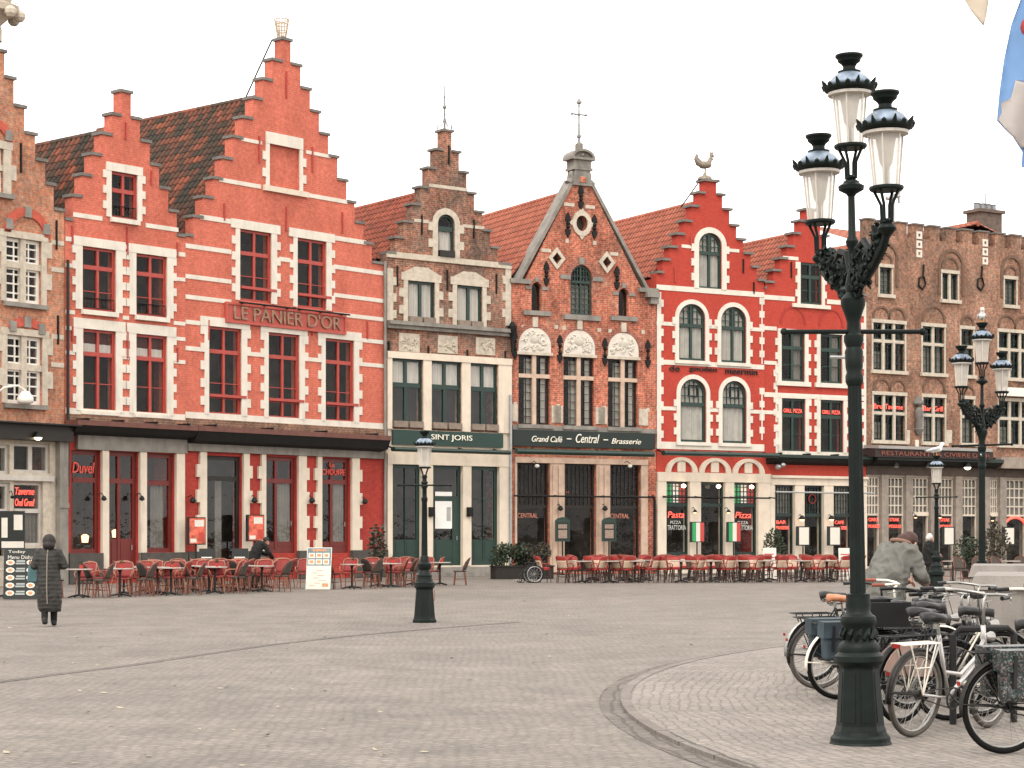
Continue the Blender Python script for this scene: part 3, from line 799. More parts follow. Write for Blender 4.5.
# basket of gilded wire on the top step
u, z = h.uv(285.5, 37.5); z += .05; m = MB(); pr = [(.16, 0), (.2, .2), (.24, .45), (.27, .62)]
for k in range(14):
    t = 2 * math.pi * k / 14; m.tube([(u + r * math.cos(t), .2 + r * math.sin(t), z + q) for r, q in pr], .018, 5)
for r, q in pr: m.tube([(u + r * math.cos(t * .45), .2 + r * math.sin(t * .45), z + q) for t in range(14)], .022, 5, closed=True)
m.tube([(u + .27 * math.cos(t * math.pi / 10), .2, z + .62 + .3 * math.sin(t * math.pi / 10)) for t in range(11)], .015, 5)
m.build('gilded_basket', GOLD, h.root)
ua, za = h.uv(272, 40, -.4); m = MB(); ub, zb2 = h.uv(246, 97, -1.0); m.tube([(ua, .4, za), (ub, 1.0, zb2)], .03, 5).build('stay_wire', IRON, h.root)
MB().box(0.02, h.W, -.1, -.003, h.z(284, 431), zb - .115).build('cornice', BRS, h.root)
awning(185.5, 378, 284, 430, 435, 448, AWR, AWB)
gz = h.z(284, 447); gz0 = h.z(284, 455)
MB().box(0.02, h.u(381), -.16, -.004, gz0, gz).build('stone_lintel', GREYST, h.root)
wd, rcd = shop(205.8, 241, 456, 580, 478.5, (), mat=BROWNW, name='door')
MB().box(rcd[0] + .85, rcd[0] + 1.15, .5, .54, .2, h.z(220, 479)).build('curtain', CURTG, wd)
w2, rc2 = shop(265, 296, 457, 553, 481, (.4,), low=.12, curtain=CURTG, curt=(.45, .9, .0, .75), name='door', handle=True)
w3, rc3 = shop(321, 349.5, 458.5, 553, 482, (.42,), low=.12, curtain=CURTG, curt=(.45, .9, .0, .75), name='door', handle=True)
text_mesh('neon_lettering', 'La', .16, DNEON, w3, rc3[0] + .5, rc3[0] + .75, h.z(334, 467), .08, .03)
text_mesh('neon_lettering', 'CHOUFFE', .22, DNEON, w3, rc3[0] + .12, rc3[0] + 1.3, h.z(334, 475), .08, .03)
for (xa, xb, sd) in ((198.5, 205.3, 1), (242, 248, -1), (260, 264.5, 1), (297, 305, -1), (316, 320.5, 1), (350.5, 358, -1)):
    rc = h.r(xa, xb, 457, 552); a, b = rc[0], rc[1]; m = MB(); n = 9; zt = gz0 - .004
    for i in range(n):
        p, q = .55 + (zt - .55) * i / n, .55 + (zt - .55) * (i + 1) / n; e = .14 if i % 2 else 0
        m.box(a - (e if sd > 0 else 0), b + (e if sd < 0 else 0), -.1, .02, p, q)
    m.build('stone_pillar', CREAM, h.root)
for (xa, xb) in ((186, 205), (242, 265), (296.5, 320.5), (350, 385)):
    MB().box(h.u(xa), h.u(xb), -.18, -.004, .02, h.z(300, 552) + .05).build('stone_plinth', BLUEST, h.root)
for x, y in ((193, 501), (254.5, 501), (312, 501), (365, 502)): wall_lamp(h, x, y, IRON, .1, .25)
m = MB(); u = h.u(383.5); m.tube([(u, -.09, .1), (u, -.09, h.z(384, 262))], .055, 8).build('drainpipe', GREYST, h.root)
finish(h, BR1, .25, (245, 101), TILE_D, zb - .13, BR1L)
H2 = h

# ---------- house 3: narrow brown brick stepped gable, green shop front
h = House('gabled_house', 'narrow brown brick step gabled house with green framed windows and pale stone first floor', 386.5, 511, V3, Y386)
h.stepped(447.5, [(4.2, 129.5), (11.5, 149.5), (19.3, 169), (27, 189), (35, 207), (43, 225), (51, 241.5), (58, 257)], over=.08, caph=.09)
h.floors = [h.z(448, 434), h.z(448, 332), h.z(448, 262)]
GW = dict(mat=GREENP, frame=.09, bar=.13)
rcG = h.r(437.5, 454.5, 214.5, 257)
w = window(h, rcG, cols=(), rows=(.66,), rise=.36, curtain=BLIND, curt=(.05, .95, .1, .62), **GW); teeth(h, rcG, LIMEST, w, .24, .2, .04, .32, rise=.36)
MB().box(rcG[0] + .05, rcG[1] - .05, -.12, .12, rcG[2] + .005, rcG[2] + .24).build('planter_box', BROWNW, w)
rcA = h.r(407.5, 434.5, 281.5, 323.5); rcB = h.r(456.5, 482, 0, 1); rcB = (rcB[0], rcB[1], rcA[2], rcA[3])
PBOX = mk('grey_brown_planter_box', (.20, .155, .12), .8, .2, 5)
for rc in (rcA, rcB):
    w = window(h, rc, cols=(.5,), rows=(), curtain=BLIND, curt=(.06, .94, .14, .97), box_=PBOX, **GW)
    teeth(h, rc, LIMEST, w, .2, .2, .045, .3, .3, .1); MB().prism([(rc[0] - .2, rc[3] + .304), (rc[1] + .2, rc[3] + .304), ((rc[0] + rc[1]) / 2 + .3, rc[3] + .55), ((rc[0] + rc[1]) / 2 - .3, rc[3] + .55)], -.05, .01).build('lintel_crown', LIMEST, w)
for (xa, xb, sd) in ((386.8, 393, 1), (503, 510.8, -1)): quoin(h, xa if sd > 0 else xb, 268, 326, LIMEST, .28, .15, sd)
zc = h.z(448, 260); MB().box(.0, h.W, -.06, .01, zc - .12, zc + .1).build('string_course', LIMEST, h.root)
zz = h.z(448, 224); bandz(zz, h.u(414), rcG[0] - .42, .13, LIMEST); bandz(zz, rcG[1] + .42, h.u(484), .13, LIMEST)
zz = h.z(448, 187.5); bandz(zz, h.u(429), h.u(467), .13, LIMEST)
z0, z1 = h.z(448, 332.5), h.z(448, 325)
m = MB(); m.box(0, h.W, -.16, .01, z0, z0 + (z1 - z0) * .5).box(0, h.W, -.28, .01, z0 + (z1 - z0) * .5 + .001, z1); m.build('cornice', GREYST, h.root)
def relief(xa, xb, yt, yb, mat, seed, n=26, frame=True, poly=None, parent=None):
    rc = h.r(xa, xb, yt, yb); q = random.Random(seed); m = MB()
    if poly is None: poly = shape(*rc)
    m.prism(poly, -.05, .01)
    cx, cz = (rc[0] + rc[1]) / 2, (rc[2] + rc[3]) / 2; hw, hh = (rc[1] - rc[0]) / 2, (rc[3] - rc[2]) / 2
    k = 0
    while k < n:
        u, z = cx + hw * q.uniform(-.88, .88), rc[2] + 2 * hh * q.uniform(.08, .92)
        if not inside((u, z), poly): continue
        a = q.uniform(0, 6.3); l = q.uniform(.08, .2); pts = [(u + l * math.cos(a + t * .9) * t / 3, -.055, z + l * math.sin(a + t * .9) * t / 3) for t in range(4)]
        if not all(inside((p[0] + dx, p[2] + dz), poly) for p in pts for dx in (-.05, .05) for dz in (-.05, .05)): k += .02; continue
        k += 1; m.tube(pts, [q.uniform(.03, .06), .05, .04, .02], 6)
    m.lathe([(.02, -.3 * hh), (.32 * hw, -.05), (.36 * hw, .28 * hh)], (cx, -.05, cz), 12, sy=.25)
    return m.build('carved_relief', mat, parent or h.root, True, R(40))
for i, (xa, xb) in enumerate(((398.5, 419), (437.5, 457), (475.5, 494.5))): relief(xa, xb, 333.5 + i * 2.2, 352 + i * 1.5, LIMEST, i, 14)
for x, y, l in ((397, 276, .8), (447, 280, .8), (496, 284, .8), (388.5, 348, .5), (428, 352, .5), (467, 356, .5), (505, 357, .5), (421.5, 225, .75), (473.5, 229, .75), (448.5, 155, .75)): anchor(h, x, y, l)
wins = []
for (xa, xb) in ((391.5, 422.5), (430.8, 461), (469.8, 497.5)):
    rc = h.r(xa, xb, 0, 1); rc = (rc[0], rc[1], h.z(446, 429), h.z(446, 361.5)); wins.append(rc)
    w = window(h, rc, cols=(.48,), rows=(.62,), pane=GLASS2, curtain=BLIND, curt=(.05, .95, .64, .97), box_=PBOX, **GW)
zt = wins[0][3]; zb = h.z(446, 431)
m = MB(); es = [0.005] + [x for rc in wins for x in (rc[0] - .003, rc[1] + .003)] + [h.W - .005]
for i in range(0, len(es), 2): m.box(es[i], es[i + 1], -.07, .01, zb, zt)
m.box(.005, h.W - .005, -.1, .01, zt + .003, zt + .26); m.build('stone_surround', CREAM, h.root)
rc = (h.u(393, .12), h.u(503, .12), h.z(447, 446, .12), h.z(447, 431.5, .12))
sg = MB().box(rc[0], rc[1], -.14, -.012, rc[2], rc[3]).build('sign_board', mk('deep_green_sign', (.013, .036, .028), .5, .08), h.root)
text_mesh('sign_lettering', 'SINT JORIS', .27, LETTER, sg, h.u(429), h.u(470), h.z(447, 441.8), -.142, .03)
def awncase(xa, xb, xm, y0, y1, mat, out=.75, name='awning_case'):
    a, b = h.u(xa, out), h.u(xb, out); z1, z0 = h.z(xm, y0, out), h.z(xm, y1, out)
    m = MB(); pr = [(math.cos(t * math.pi / 6), math.sin(t * math.pi / 6)) for t in range(12)]
    hz = (z1 - z0) / 2; vs = [(a, -out + .16 * c, z0 + hz + hz * s_) for c, s_ in pr] + [(b, -out + .16 * c, z0 + hz + hz * s_) for c, s_ in pr]
    m.add(vs, [(i, (i + 1) % 12, (i + 1) % 12 + 12, i + 12) for i in range(12)] + [tuple(range(11, -1, -1)), tuple(range(12, 24))])
    o = m.build(name, mat, h.root, True, R(50)); br = MB()
    for t in (.04, .35, .65, .96):
        x = a + (b - a) * t; br.tube([(x, -.01, z0 + hz + .15), (x, -out + .1, z0 + hz)], .035, 6)
    br.build('bracket', IRON, o); return o
AWG = mk('dark_green_awning_case', (.011, .03, .023), .35, .1, 4, spec=.5)
awncase(393, 509, 447, 448.5, 453, AWG)
# ground floor: pale surround, green panels and door
zt = h.z(446, 465.5); gl = h.z(446, 455)
ops = []
for i, (xa, xb) in enumerate(((391.8, 420.8), (432.2, 462), (470.5, 498.5))):
    rc = h.r(xa, xb, 0, 1); rc = (rc[0], rc[1], .42, zt); ops.append(rc)
    w, _ = (window(h, rc, GREENP, cols=(.5,) if i != 1 else (), rows=(.67,), low_panel=.26, panel_mat=GREENP, frame=.15, bar=.14 if i == 1 else .02, y=.1, name='door' if i == 1 else 'window', handle=(i == 1), pane=GLASS2), 0)
    if i == 1:
        MB().box(rc[0] + .2, rc[1] - .42, .09, .1, rc[2] + 1.45, rc[2] + 3.0 - .1).build('poster', mk('white_paper_notice', (.7, .68, .64), .6, .05), w)
        MB().box(rc[0] + .75, rc[1] - .48, .083, .088, rc[2] + 1.75, rc[2] + 2.3).build('notice', mk('grey_notice', (.33, .32, .3), .6), w)
        MB().box(rc[1] - .4, rc[1] - .15, .09, .2, rc[2] + .02, rc[2] + .67 * (rc[3] - rc[2]) - .08).build('door_post', GREENP, w)
        MB().box(rc[0] + .5, rc[1] - .7, .09, .1, rc[2] + 1.15, rc[2] + 1.25).build('letter_box', IRON, w)
m = MB(); es = [0.005] + [x for rc in ops for x in (rc[0] - .003, rc[1] + .003)] + [h.W - .005]
for i in range(0, len(es), 2): m.box(es[i], es[i + 1], -.07, .01, .4, zt)
m.box(.005, h.W - .005, -.09, .01, zt + .003, gl); m.build('stone_surround', CREAM, h.root)
for x in (429.5, 467.5):
    u, z = h.uv(x, 511); MB().box(u - .1, u + .1, -.25, -.071, z - .22, z + .15).build('wall_lamp', IRON, h.root)
m = MB(); m.box(.1, h.W - .1, -1.3, -.102, .006, .17).box(.1, h.W - .1, -.75, -.102, .172, .36); m.build('doorstep', GREYST, h.root)
# iron finial
u, z = h.uv(447.5, 129); m = MB(); m.tube([(u, .2, z), (u, .2, z + 1.75)], [.05, .02], 6)
for q, r in ((.35, .06), (.62, .05), (.9, .09), (1.3, .05)): m.ball((u, .2, z + q), r, 8, 5)
for k in range(6):
    t = k * math.pi / 3; m.tube([(u + .32 * math.cos(t), .2 + .32 * math.sin(t), z), (u + .3 * math.cos(t), .2 + .3 * math.sin(t), z + .22), (u + .12 * math.cos(t), .2 + .12 * math.sin(t), z + .15), (u + .03 * math.cos(t), .2 + .03 * math.sin(t), z + .45)], .018, 5)
m.build('finial', LEAD, h.root)
m = MB(); u = h.u(508.8); zt_ = h.z(508, 395); m.tube([(u, -.13, .1), (u, -.13, zt_)], .06, 8).build('drainpipe', ZINC, h.root)
u, z = h.uv(509.5, 328); m = MB(); m.lathe([(.06, -1.0), (.08, -.5), (.1, -.3), (.18, -.15), (.19, .05), (.12, .12), (.05, .25)], (u, -.2, z), 10).build('rainwater_head', IRON, h.root, True, R(40))
finish(h, BR3, .2, (414, 196.5), TILE_R, h.z(448, 431), CREAM)
H3 = h
# ---------- house 4: triangular gable with stone pediment
h = House('gabled_house', 'orange red brick house with a steep triangular gable and a cross on its pediment', 511.5, 656, V4, Y513)
cg = 581.5; h.uc = h.u(cg)
ze = h.z(cg, 285); za = h.z(cg, 181); ap = .62
h.shoulder = ze
eL, eR = h.u(524.5), h.u(642)
h.outline = [(0, 0), (h.W, 0), (h.W, ze), (eR, ze), (h.uc + ap * .55, za), (h.uc - ap * .55, za), (eL, ze), (0, ze)]
h.floors = [h.z(584, 440), h.z(584, 322)]
m = MB()
def slope_beam(m, a, b, t, y0, y1):
    d = Vector((b[0] - a[0], b[1] - a[1])).normalized(); n = Vector((-d.y, d.x)) * t
    m.prism([a, b, (b[0] + n.x, b[1] + n.y), (a[0] + n.x, a[1] + n.y)], y0, y1)
slope_beam(m, (h.uc - ap * .55, za), (eL - .25, ze - .1), -.14, -.07, .62)
slope_beam(m, (eR + .25, ze - .1), (h.uc + ap * .55, za), -.14, -.07, .62)
m.box(-.1, eL + .25, -.14, .5, ze - .12, ze + .06).box(eR - .2, h.W + .05, -.14, .5, ze - .12, ze + .06)
m.box(eR + .1, h.W + .02, -.3, .4, ze - .34, ze - .124).box(eR + .3, h.W, -.22, .4, ze - .6, ze - .344)
m.build_each('coping_stone', GREYST, h.root)
# pediment block
m = MB(); u = h.uc; b0 = za - .2
m.prism([(u - .62, b0), (u + .62, b0), (u + .55, b0 + .5), (u + .48, b0 + .9), (u - .48, b0 + .9), (u - .55, b0 + .5)], -.1, .5)
m.box(u - .3, u + .3, -.11, -.1, b0 + .15, b0 + .5)
m.box(u - .62, u + .62, -.14, .54, b0 + .904, b0 + 1.05).box(u - .55, u + .55, -.1, .5, b0 + 1.052, b0 + 1.5).box(u - .76, u + .76, -.2, .6, b0 + 1.502, b0 + 1.64)
k = 12; A = [(u + .74 * math.cos(math.pi * i / k), b0 + 1.643 + .5 * math.sin(math.pi * i / k)) for i in range(k + 1)]; B = [(u + .6 * math.cos(math.pi * i / k), b0 + 1.643 + .36 * math.sin(math.pi * i / k)) for i in range(k + 1)]
m.ring(A, B, -.2, .6, closed=False); m.prism(B, -.05, .5); m.ball((u, -.05, b0 + 1.78), .12, 10, 6)
m.lathe([(.2, b0 + 2.1), (.2, b0 + 2.5), (.14, b0 + 2.55), (.06, b0 + 2.65)], (u, .2, 0), 8)
for sg_ in (-1, 1):
    m.tube([(u + sg_ * (.5 + .28 * math.cos(t * .5) ** 2 * (1 - t / 9)), .1, b0 + .1 + t * .1) for t in range(8)], [.2, .2, .18, .16, .14, .13, .12, .1], 8)
SC = lambda v: (u + (v[0] - u) * .74, v[1], b0 + (v[2] - b0) * .7)
m.v = [SC(v) for v in m.v]; o = m.build('pediment', GREYST, h.root, True, R(35))
MB().box(u - .15, u + .15, -.125, -.111, b0 + .13, b0 + .36).build('brick_panel', BR4, o)
m = MB(); zc = b0 + 1.82
m.tube([(u, .2, zc), (u, .2, zc + 1.7)], [.05, .03], 6); m.tube([(u - .34, .2, zc + 1.15), (u + .34, .2, zc + 1.15)], .035, 6)
for du in (-.34, .34): m.ball((u + du, .2, zc + 1.15), .06, 8, 5)
for q, r in ((.25, .1), (.7, .05), (1.15, .07), (1.5, .05)): m.ball((u, .2, zc + q), r, 8, 5)
m.lathe([(.02, 1.56), (.13, 1.62), (.09, 1.72), (.03, 1.8)], (u, .2, zc), 8)
m.tube([(u - .3, .3, zc - .4), (u - .3, .25, zc + 1.0), (u - .1, .2, zc + 1.15)], .015, 5)
m.build('cross_finial', LEAD, h.root)
DKW = dict(mat=BROWNW, frame=.07, bar=.06)
rcG = h.r(570.5, 592, 265, 315)
w = window(h, rcG, GREENP, cols=(.5,), rows=(.66,), rise=.55, lattice=[(4, 6, 0, .66), (6, 3, .66, 1)], frame=.08, bar=.07, thin=.03, curtain=CURTG, curt=(.1, .9, 0, .6))
k = 14; 
def arch_ring(rc, rise, wd, mat, name='brick_arch', proud=.03, parent=None, leg=0):
    u0, u1, z0, z1 = rc; c, aa = (u0 + u1) / 2, (u1 - u0) / 2; zt = z1 - rise; k = 14
    A = [(c + aa * math.cos(math.pi * i / k), zt + rise * math.sin(math.pi * i / k)) for i in range(k + 1)]
    B = [(c + (aa + wd) * math.cos(math.pi * i / k), zt + (rise + wd) * math.sin(math.pi * i / k)) for i in range(k + 1)]
    if leg: A = [(u1, zt - leg)] + A + [(u0, zt - leg)]; B = [(u1 + wd, zt - leg)] + B + [(u0 - wd, zt - leg)]
    return MB().ring(A, B, -proud, .01, closed=False).build(name, mat, parent or h.root)
ARCHB = brick_mat('dark_red_arch_brick', (.30, .08, .05), (.25, .075, .05), (.3, .2, .15), .012, .3)
arch_ring(rcG, .55, .24, ARCHB, parent=w)
m = MB(); z = rcG[3] - .55
m.box(rcG[0] - .5, rcG[0] - .02, -.05, .01, z - .08, z + .1).box(rcG[1] + .02, rcG[1] + .5, -.05, .01, z - .08, z + .1).box((rcG[0] + rcG[1]) / 2 - .12, (rcG[0] + rcG[1]) / 2 + .12, -.07, .01, rcG[3] + .02, rcG[3] + .3)
m.box(rcG[0] - .35, rcG[1] + .35, -.14, .1, rcG[2] - .22, rcG[2] - .01); m.build_each('stone_trim', GREYST, w)
rcs = []
for (xa, xb) in ((531.5, 541.5), (618.5, 628.5)):
    rc = h.r(xa, xb, 0, 1); rc = (rc[0], rc[1], h.z(581, 313.5), h.z(581, 285.5)); rcs.append(rc)
    w = window(h, rc, BROWNW, cols=(), rise=.24, frame=.05, y=.16); arch_ring(rc, .24, .16, ARCHB, parent=w)
    m = MB(); z = rc[3] - .24
    m.box(rc[0] - .3, rc[0] - .02, -.05, .01, z - .06, z + .08).box(rc[1] + .02, rc[1] + .3, -.05, .01, z - .06, z + .08).box((rc[0] + rc[1]) / 2 - .09, (rc[0] + rc[1]) / 2 + .09, -.07, .01, rc[3] + .02, rc[3] + .22)
    m.box(rc[0] - .4, rc[1] + .4, -.12, .1, rc[2] - .2, rc[2] - .01); m.build_each('stone_trim', GREYST, w)
# oculus and diamonds
def lozenge(px, py, r, r2, n, rot, name):
    u, z = h.uv(px, py); A = [(u + r * math.cos(rot + 2 * math.pi * i / n), z + r * 1.15 * math.sin(rot + 2 * math.pi * i / n)) for i in range(n)]
    B = [(u + r2 * math.cos(rot + 2 * math.pi * i / n), z + r2 * 1.15 * math.sin(rot + 2 * math.pi * i / n)) for i in range(n)]
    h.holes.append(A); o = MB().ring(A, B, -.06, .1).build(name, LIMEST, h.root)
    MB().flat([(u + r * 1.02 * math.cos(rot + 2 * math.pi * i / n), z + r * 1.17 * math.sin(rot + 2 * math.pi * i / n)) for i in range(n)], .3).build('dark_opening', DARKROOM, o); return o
o = lozenge(581.5, 223.5, .28, .46, 16, 0, 'oculus_window')
u, z = h.uv(581.5, 223.5); m = MB()
for t in range(4):
    a = t * math.pi / 2; c, s_ = math.cos(a), math.sin(a); m.prism([(u + .45 * c - .13 * s_, z + .5 * s_ + .13 * c), (u + .62 * c, z + .68 * s_), (u + .45 * c + .13 * s_, z + .5 * s_ - .13 * c)], -.05, .01)
m.build('stone_points', LIMEST, o)
lozenge(556.5, 258.5, .22, .4, 4, 0, 'diamond_window'); lozenge(606.5, 262.5, .22, .4, 4, 0, 'diamond_window')
for x, y, l in ((567.5, 225, .55), (594, 227, .55), (580.5, 197.5, .55), (546, 274, .55), (616.5, 278, .55), (514.5, 345, .7), (559.5, 349, .7), (604.5, 352, .7), (647.5, 354, .7)): anchor(h, x, y, l, fancy=True)
for (x, y, wd) in ((569, 204.5, .5), (590, 207, .45), (546, 250.5, .45), (614, 254, .4)): u, z = h.uv(x, y); MB().box(u - wd / 2, u + wd / 2, -.02, .01, z - .07, z + .07).build('string_course', LIMEST, h.root)
for (x, y) in ((567, 241), (594.5, 243), (523, 327), (556, 327), (564, 328), (599, 330), (610, 331), (643, 332), (515, 404), (558, 406), (604, 408), (648, 410)):
    u, z = h.uv(x, y); MB().box(u - .08, u + .08, -.02, .01, z - .08, z + .08).build('stone_block', LIMEST, h.root)
# first floor windows under carved arches
for i, (xa, xb) in enumerate(((518.5, 550), (563.5, 594), (608, 637.5))):
    rc = h.r(xa, xb, 0, 1); zb_, zt_, zs_ = h.z(581, 426), h.z(581, 357.5), h.z(581, 330.5)
    rc = (rc[0], rc[1], zb_, zt_)
    w = window(h, rc, BROWNW, cols=(.5,), rows=(.7,), lattice=[(4, 6, 0, .7), (4, 3, .7, 1)], frame=.06, bar=.12, y=.11, thin=.02, curtain=CURT, curt=(.25, .46, .02, .95))
    cm = MB(); W_ = rc[1] - rc[0]; cm.box(rc[0] + W_ * .76, rc[0] + W_ * .93, .25, .26, rc[2] + .1, rc[3] - .1).build('curtain', CURT, w)
    m = MB(); um = (rc[0] + rc[1]) / 2; zz = rc[2] + .7 * (rc[3] - rc[2])
    m.box(um - .09, um + .09, .0, .1, rc[2], rc[3]).box(rc[0], um - .091, .01, .095, zz - .08, zz + .08).box(um + .091, rc[1], .01, .095, zz - .08, zz + .08); m.build('stone_mullion', SALM, w)
    # tympanum
    poly = shape(rc[0] - .02, rc[1] + .02, zt_ + .12, zs_, (rc[1] - rc[0]) / 2 * .98)
    MB().box(rc[0] - .1, rc[1] + .1, -.08, .02, zt_ + .002, zt_ + .117).build('lintel', LIMEST, w)
    r0 = h.r; relief_rc = (rc[0], rc[1], zt_ + .12, zs_)
    h.r = lambda *a, _q=relief_rc: _q
    relief(0, 0, 0, 0, mk('pale_carved_stone', (.55, .5, .43), .8, .1, 6), 40 + i, 34, poly=poly, parent=w); del h.r
    a = (rc[0] - .02, rc[1] + .02, zt_, zs_); arch_ring(a, (rc[1] - rc[0]) / 2 * .98, .2, ARCHB, proud=.05, parent=w)
    MB().box(um - .12, um + .12, -.1, .01, zs_ + .03, zs_ + .42).build('keystone', LIMEST, w)
    MB().box(rc[0] - .1, rc[1] + .1, -.18, .1, rc[2] - .16, rc[2] - .003).build('sill', GREYST, w)
    m = MB()
    for uu in (rc[0] - .28, rc[1] + .28): m.box(uu - .22, uu + .22, -.05, .01, rc[2] + .1, rc[2] + .8)
    m.build_each('stone_trim', LIMEST, w)
rc = (h.u(513, .14), h.u(655, .14), h.z(584, 447.5, .14), h.z(584, 431.5, .14))
sg = MB().box(rc[0], rc[1], -.17, -.012, rc[2], rc[3]).build('sign_board', mk('black_green_sign', (.010, .017, .014), .5, .1), h.root)
hh = rc[3] - rc[2]; zt = rc[2] + hh * .28
text_mesh('sign_lettering', 'Grand Café', hh * .36, LETTER, sg, h.u(529.5), h.u(560), zt, -.172, .03, shear=.35)
text_mesh('sign_lettering', '–', .04, LETTER, sg, h.u(564.5), h.u(569), zt + hh * .2, -.172, .03)
text_mesh('sign_lettering', 'Central', hh * .56, LETTER, sg, h.u(573.5), h.u(597), zt, -.172, .03, shear=.35)
text_mesh('sign_lettering', '–', .04, LETTER, sg, h.u(601), h.u(605.5), zt + hh * .2, -.172, .03)
text_mesh('sign_lettering', 'Brasserie', hh * .34, LETTER, sg, h.u(609), h.u(638.5), zt, -.172, .03, shear=.35)
m = MB(); m.box(h.u(511.8), h.u(655.5), -.1, -.003, rc[3] + .004, rc[3] + .18).build('cornice', GREYST, h.root)
awncase(516, 653, 584, 450, 455.5, AWG)
zt = h.z(584, 464); ops = []
for i, (xa, xb, nm) in enumerate(((516.5, 549.5, 'window'), (564, 595.8, 'door'), (609.5, 640.5, 'window'))):
    rc = h.r(xa, xb, 0, 1); rc = (rc[0], rc[1], .12, zt); ops.append(rc)
    w = window(h, rc, BROWNW, cols=(), rows=(.60,), lattice=[(7, 7, .60, 1)], frame=.08, bar=.1, y=.15, name=nm, low_panel=0 if i == 1 else .1, panel_mat=BROWNW)
    if i != 1: text_mesh('window_lettering', 'CENTRAL', .19, mk('dull_red_lettering', (.5, .2, .14), .6), w, rc[0] + .12, rc[0] + 1.05, h.z(560, 518), .13, .01)
    if i == 1: MB().ball(((rc[0] + rc[1]) / 2, 1.0, 3.4), .05, 8, 5).build('bulb', NEON, w)
m = MB(); es = [0.005, ops[0][0] - .003, ops[0][1] + .003, ops[1][0] - .003, ops[1][1] + .003, ops[2][0] - .003, ops[2][1] + .003, h.u(647)]
for i in range(0, len(es), 2):
    a, b = es[i], es[i + 1]
    if i == 0: a = h.u(514.5)
    m.box(a, b, -.06, .01, .1, zt)
    if b - a > .5: m.box(a + .1, a + .3, -.1, -.061, .1, zt - .1).box(b - .3, b - .1, -.1, -.061, .1, zt - .1)
m.box(h.u(514.5), h.u(647), -.09, .01, zt + .003, h.z(584, 458.5)); m.build('stone_surround', SALM, h.root)
for x in (537, 630): wall_lamp(h, x, 466, mk('white_lamp_box', (.7, .68, .62), .4), .1, .5, shade=False)
for x in (560.5, 605): wall_lamp(h, x, 509, IRON, .1, .3)
m = MB(); u = h.u(653); m.tube([(u, -.12, .1), (u, -.12, h.z(653, 500)), (u - .15, -.2, h.z(653, 496))], .055, 8).build('drainpipe', IRON, h.root)
m = MB(); zr_ = h.z(584, 496.5, .5); m.tube([(h.u(514, .5), -.5, zr_), (h.u(655, .5), -.5, zr_)], .04, 6)
for x in (518, 553, 601, 648): u = h.u(x); m.tube([(u, 0, zr_ + .05), (u, -.5, zr_)], .03, 6)
m.build('awning_rail', IRON, h.root)
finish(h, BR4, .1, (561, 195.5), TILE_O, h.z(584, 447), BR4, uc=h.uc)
H4 = h

# ---------- house 5a: crimson gable with the golden rooster
h = House('gabled_house', 'bright crimson step gabled house with white framed arched windows and a rooster on top', 656.5, 764, V5, Y656)
h.stepped(710.5, [(5.8, 179.5), (11.8, 192.5), (19, 206.5), (26, 222), (33, 235.5), (40.5, 249), (47, 262), (52, 275)], over=.11, caph=.1)
h.floors = [h.z(710, 450), h.z(710, 369), h.z(710, 290)]
GA = dict(mat=GREENP, frame=.1, bar=.11)
rcG = h.r(698.5, 721.5, 233, 289)
w = window(h, rcG, cols=(.5,), rows=(.64,), rise=.52, lattice=[(5, 3, .64, 1)], curtain=CURT, curt=(.07, .93, .02, .97), **GA); teeth(h, rcG, WHITE, w, .24, .14, .05, .3, rise=.52)
rcA = h.r(678.5, 705, 304, 360.5); rcB = h.r(720.7, 746, 0, 1); rcB = (rcB[0], rcB[1], rcA[2], rcA[3])
rcC = h.r(680, 706, 379, 442); rcD = h.r(722, 746.3, 0, 1); rcD = (rcD[0], rcD[1], rcC[2], rcC[3])
for rc, rw in ((rcA, .62), (rcB, .62), (rcC, .60), (rcD, .60)):
    up = rc is rcA or rc is rcB
    w = window(h, rc, cols=(.5,) if up else (), rows=(rw,), rise=.6, lattice=[(5, 3, rw, 1)], curtain=CURT, curt=(.08, .92, .03, .97), **GA); teeth(h, rc, WHITE, w, .19, .135, .05, .3, rise=.6)
    MB().box(rc[0] - .22, rc[1] + .22, -.1, .05, rc[2] - .15, rc[2] - .003).build('sill', WHITE, w)
    if not up:
        MB().ring(shape((rc[0] + rc[1]) / 2 - .16, (rc[0] + rc[1]) / 2 + .32, rc[3] - .75, rc[3] - .25), shape((rc[0] + rc[1]) / 2 - .1, (rc[0] + rc[1]) / 2 + .26, rc[3] - .69, rc[3] - .31), .1, .16).build('vent_frame', IRON, w)
        MB().box(rc[0] + .25, rc[0] + .33, .3, .31, rc[2] + .1, rc[2] + rw * (rc[3] - rc[2]) - .1).build('curtain_edge', BLIND, w)
quoin(h, 657, 292, 445, WHITE, .21, .12, 1, .03, .3, ue=.01)
for (y, hg, full) in ((291, .22, 1), (326.5, .16, 0), (364.5, .2, 1), (410, .16, 0), (446.5, .3, 1)):
    z = h.z(710, y); 
    if full: bandz(z, .0, h.W, hg)
    else:
        a, b = (rcA, rcB) if y < 350 else (rcC, rcD)
        bandz(z, .0, a[0] - .2, hg); bandz(z, a[1] + .2, b[0] - .2, hg); bandz(z, b[1] + .2, h.W, hg)
zz = h.z(710, 248.5); bandz(zz, h.u(681.5), rcG[0] - .24, .14); bandz(zz, rcG[1] + .24, h.u(739), .14)
quoin(h, 763, 298, 364, WHITE, .06, .1, 0, .026, .3, ue=h.W - .12); quoin(h, 763, 388, 440, WHITE, .06, .1, 0, .026, .3, ue=h.W - .12)
zt = h.z(710, 370)
MEER = mk('black_iron_letters', (.02, .015, .014), .6)
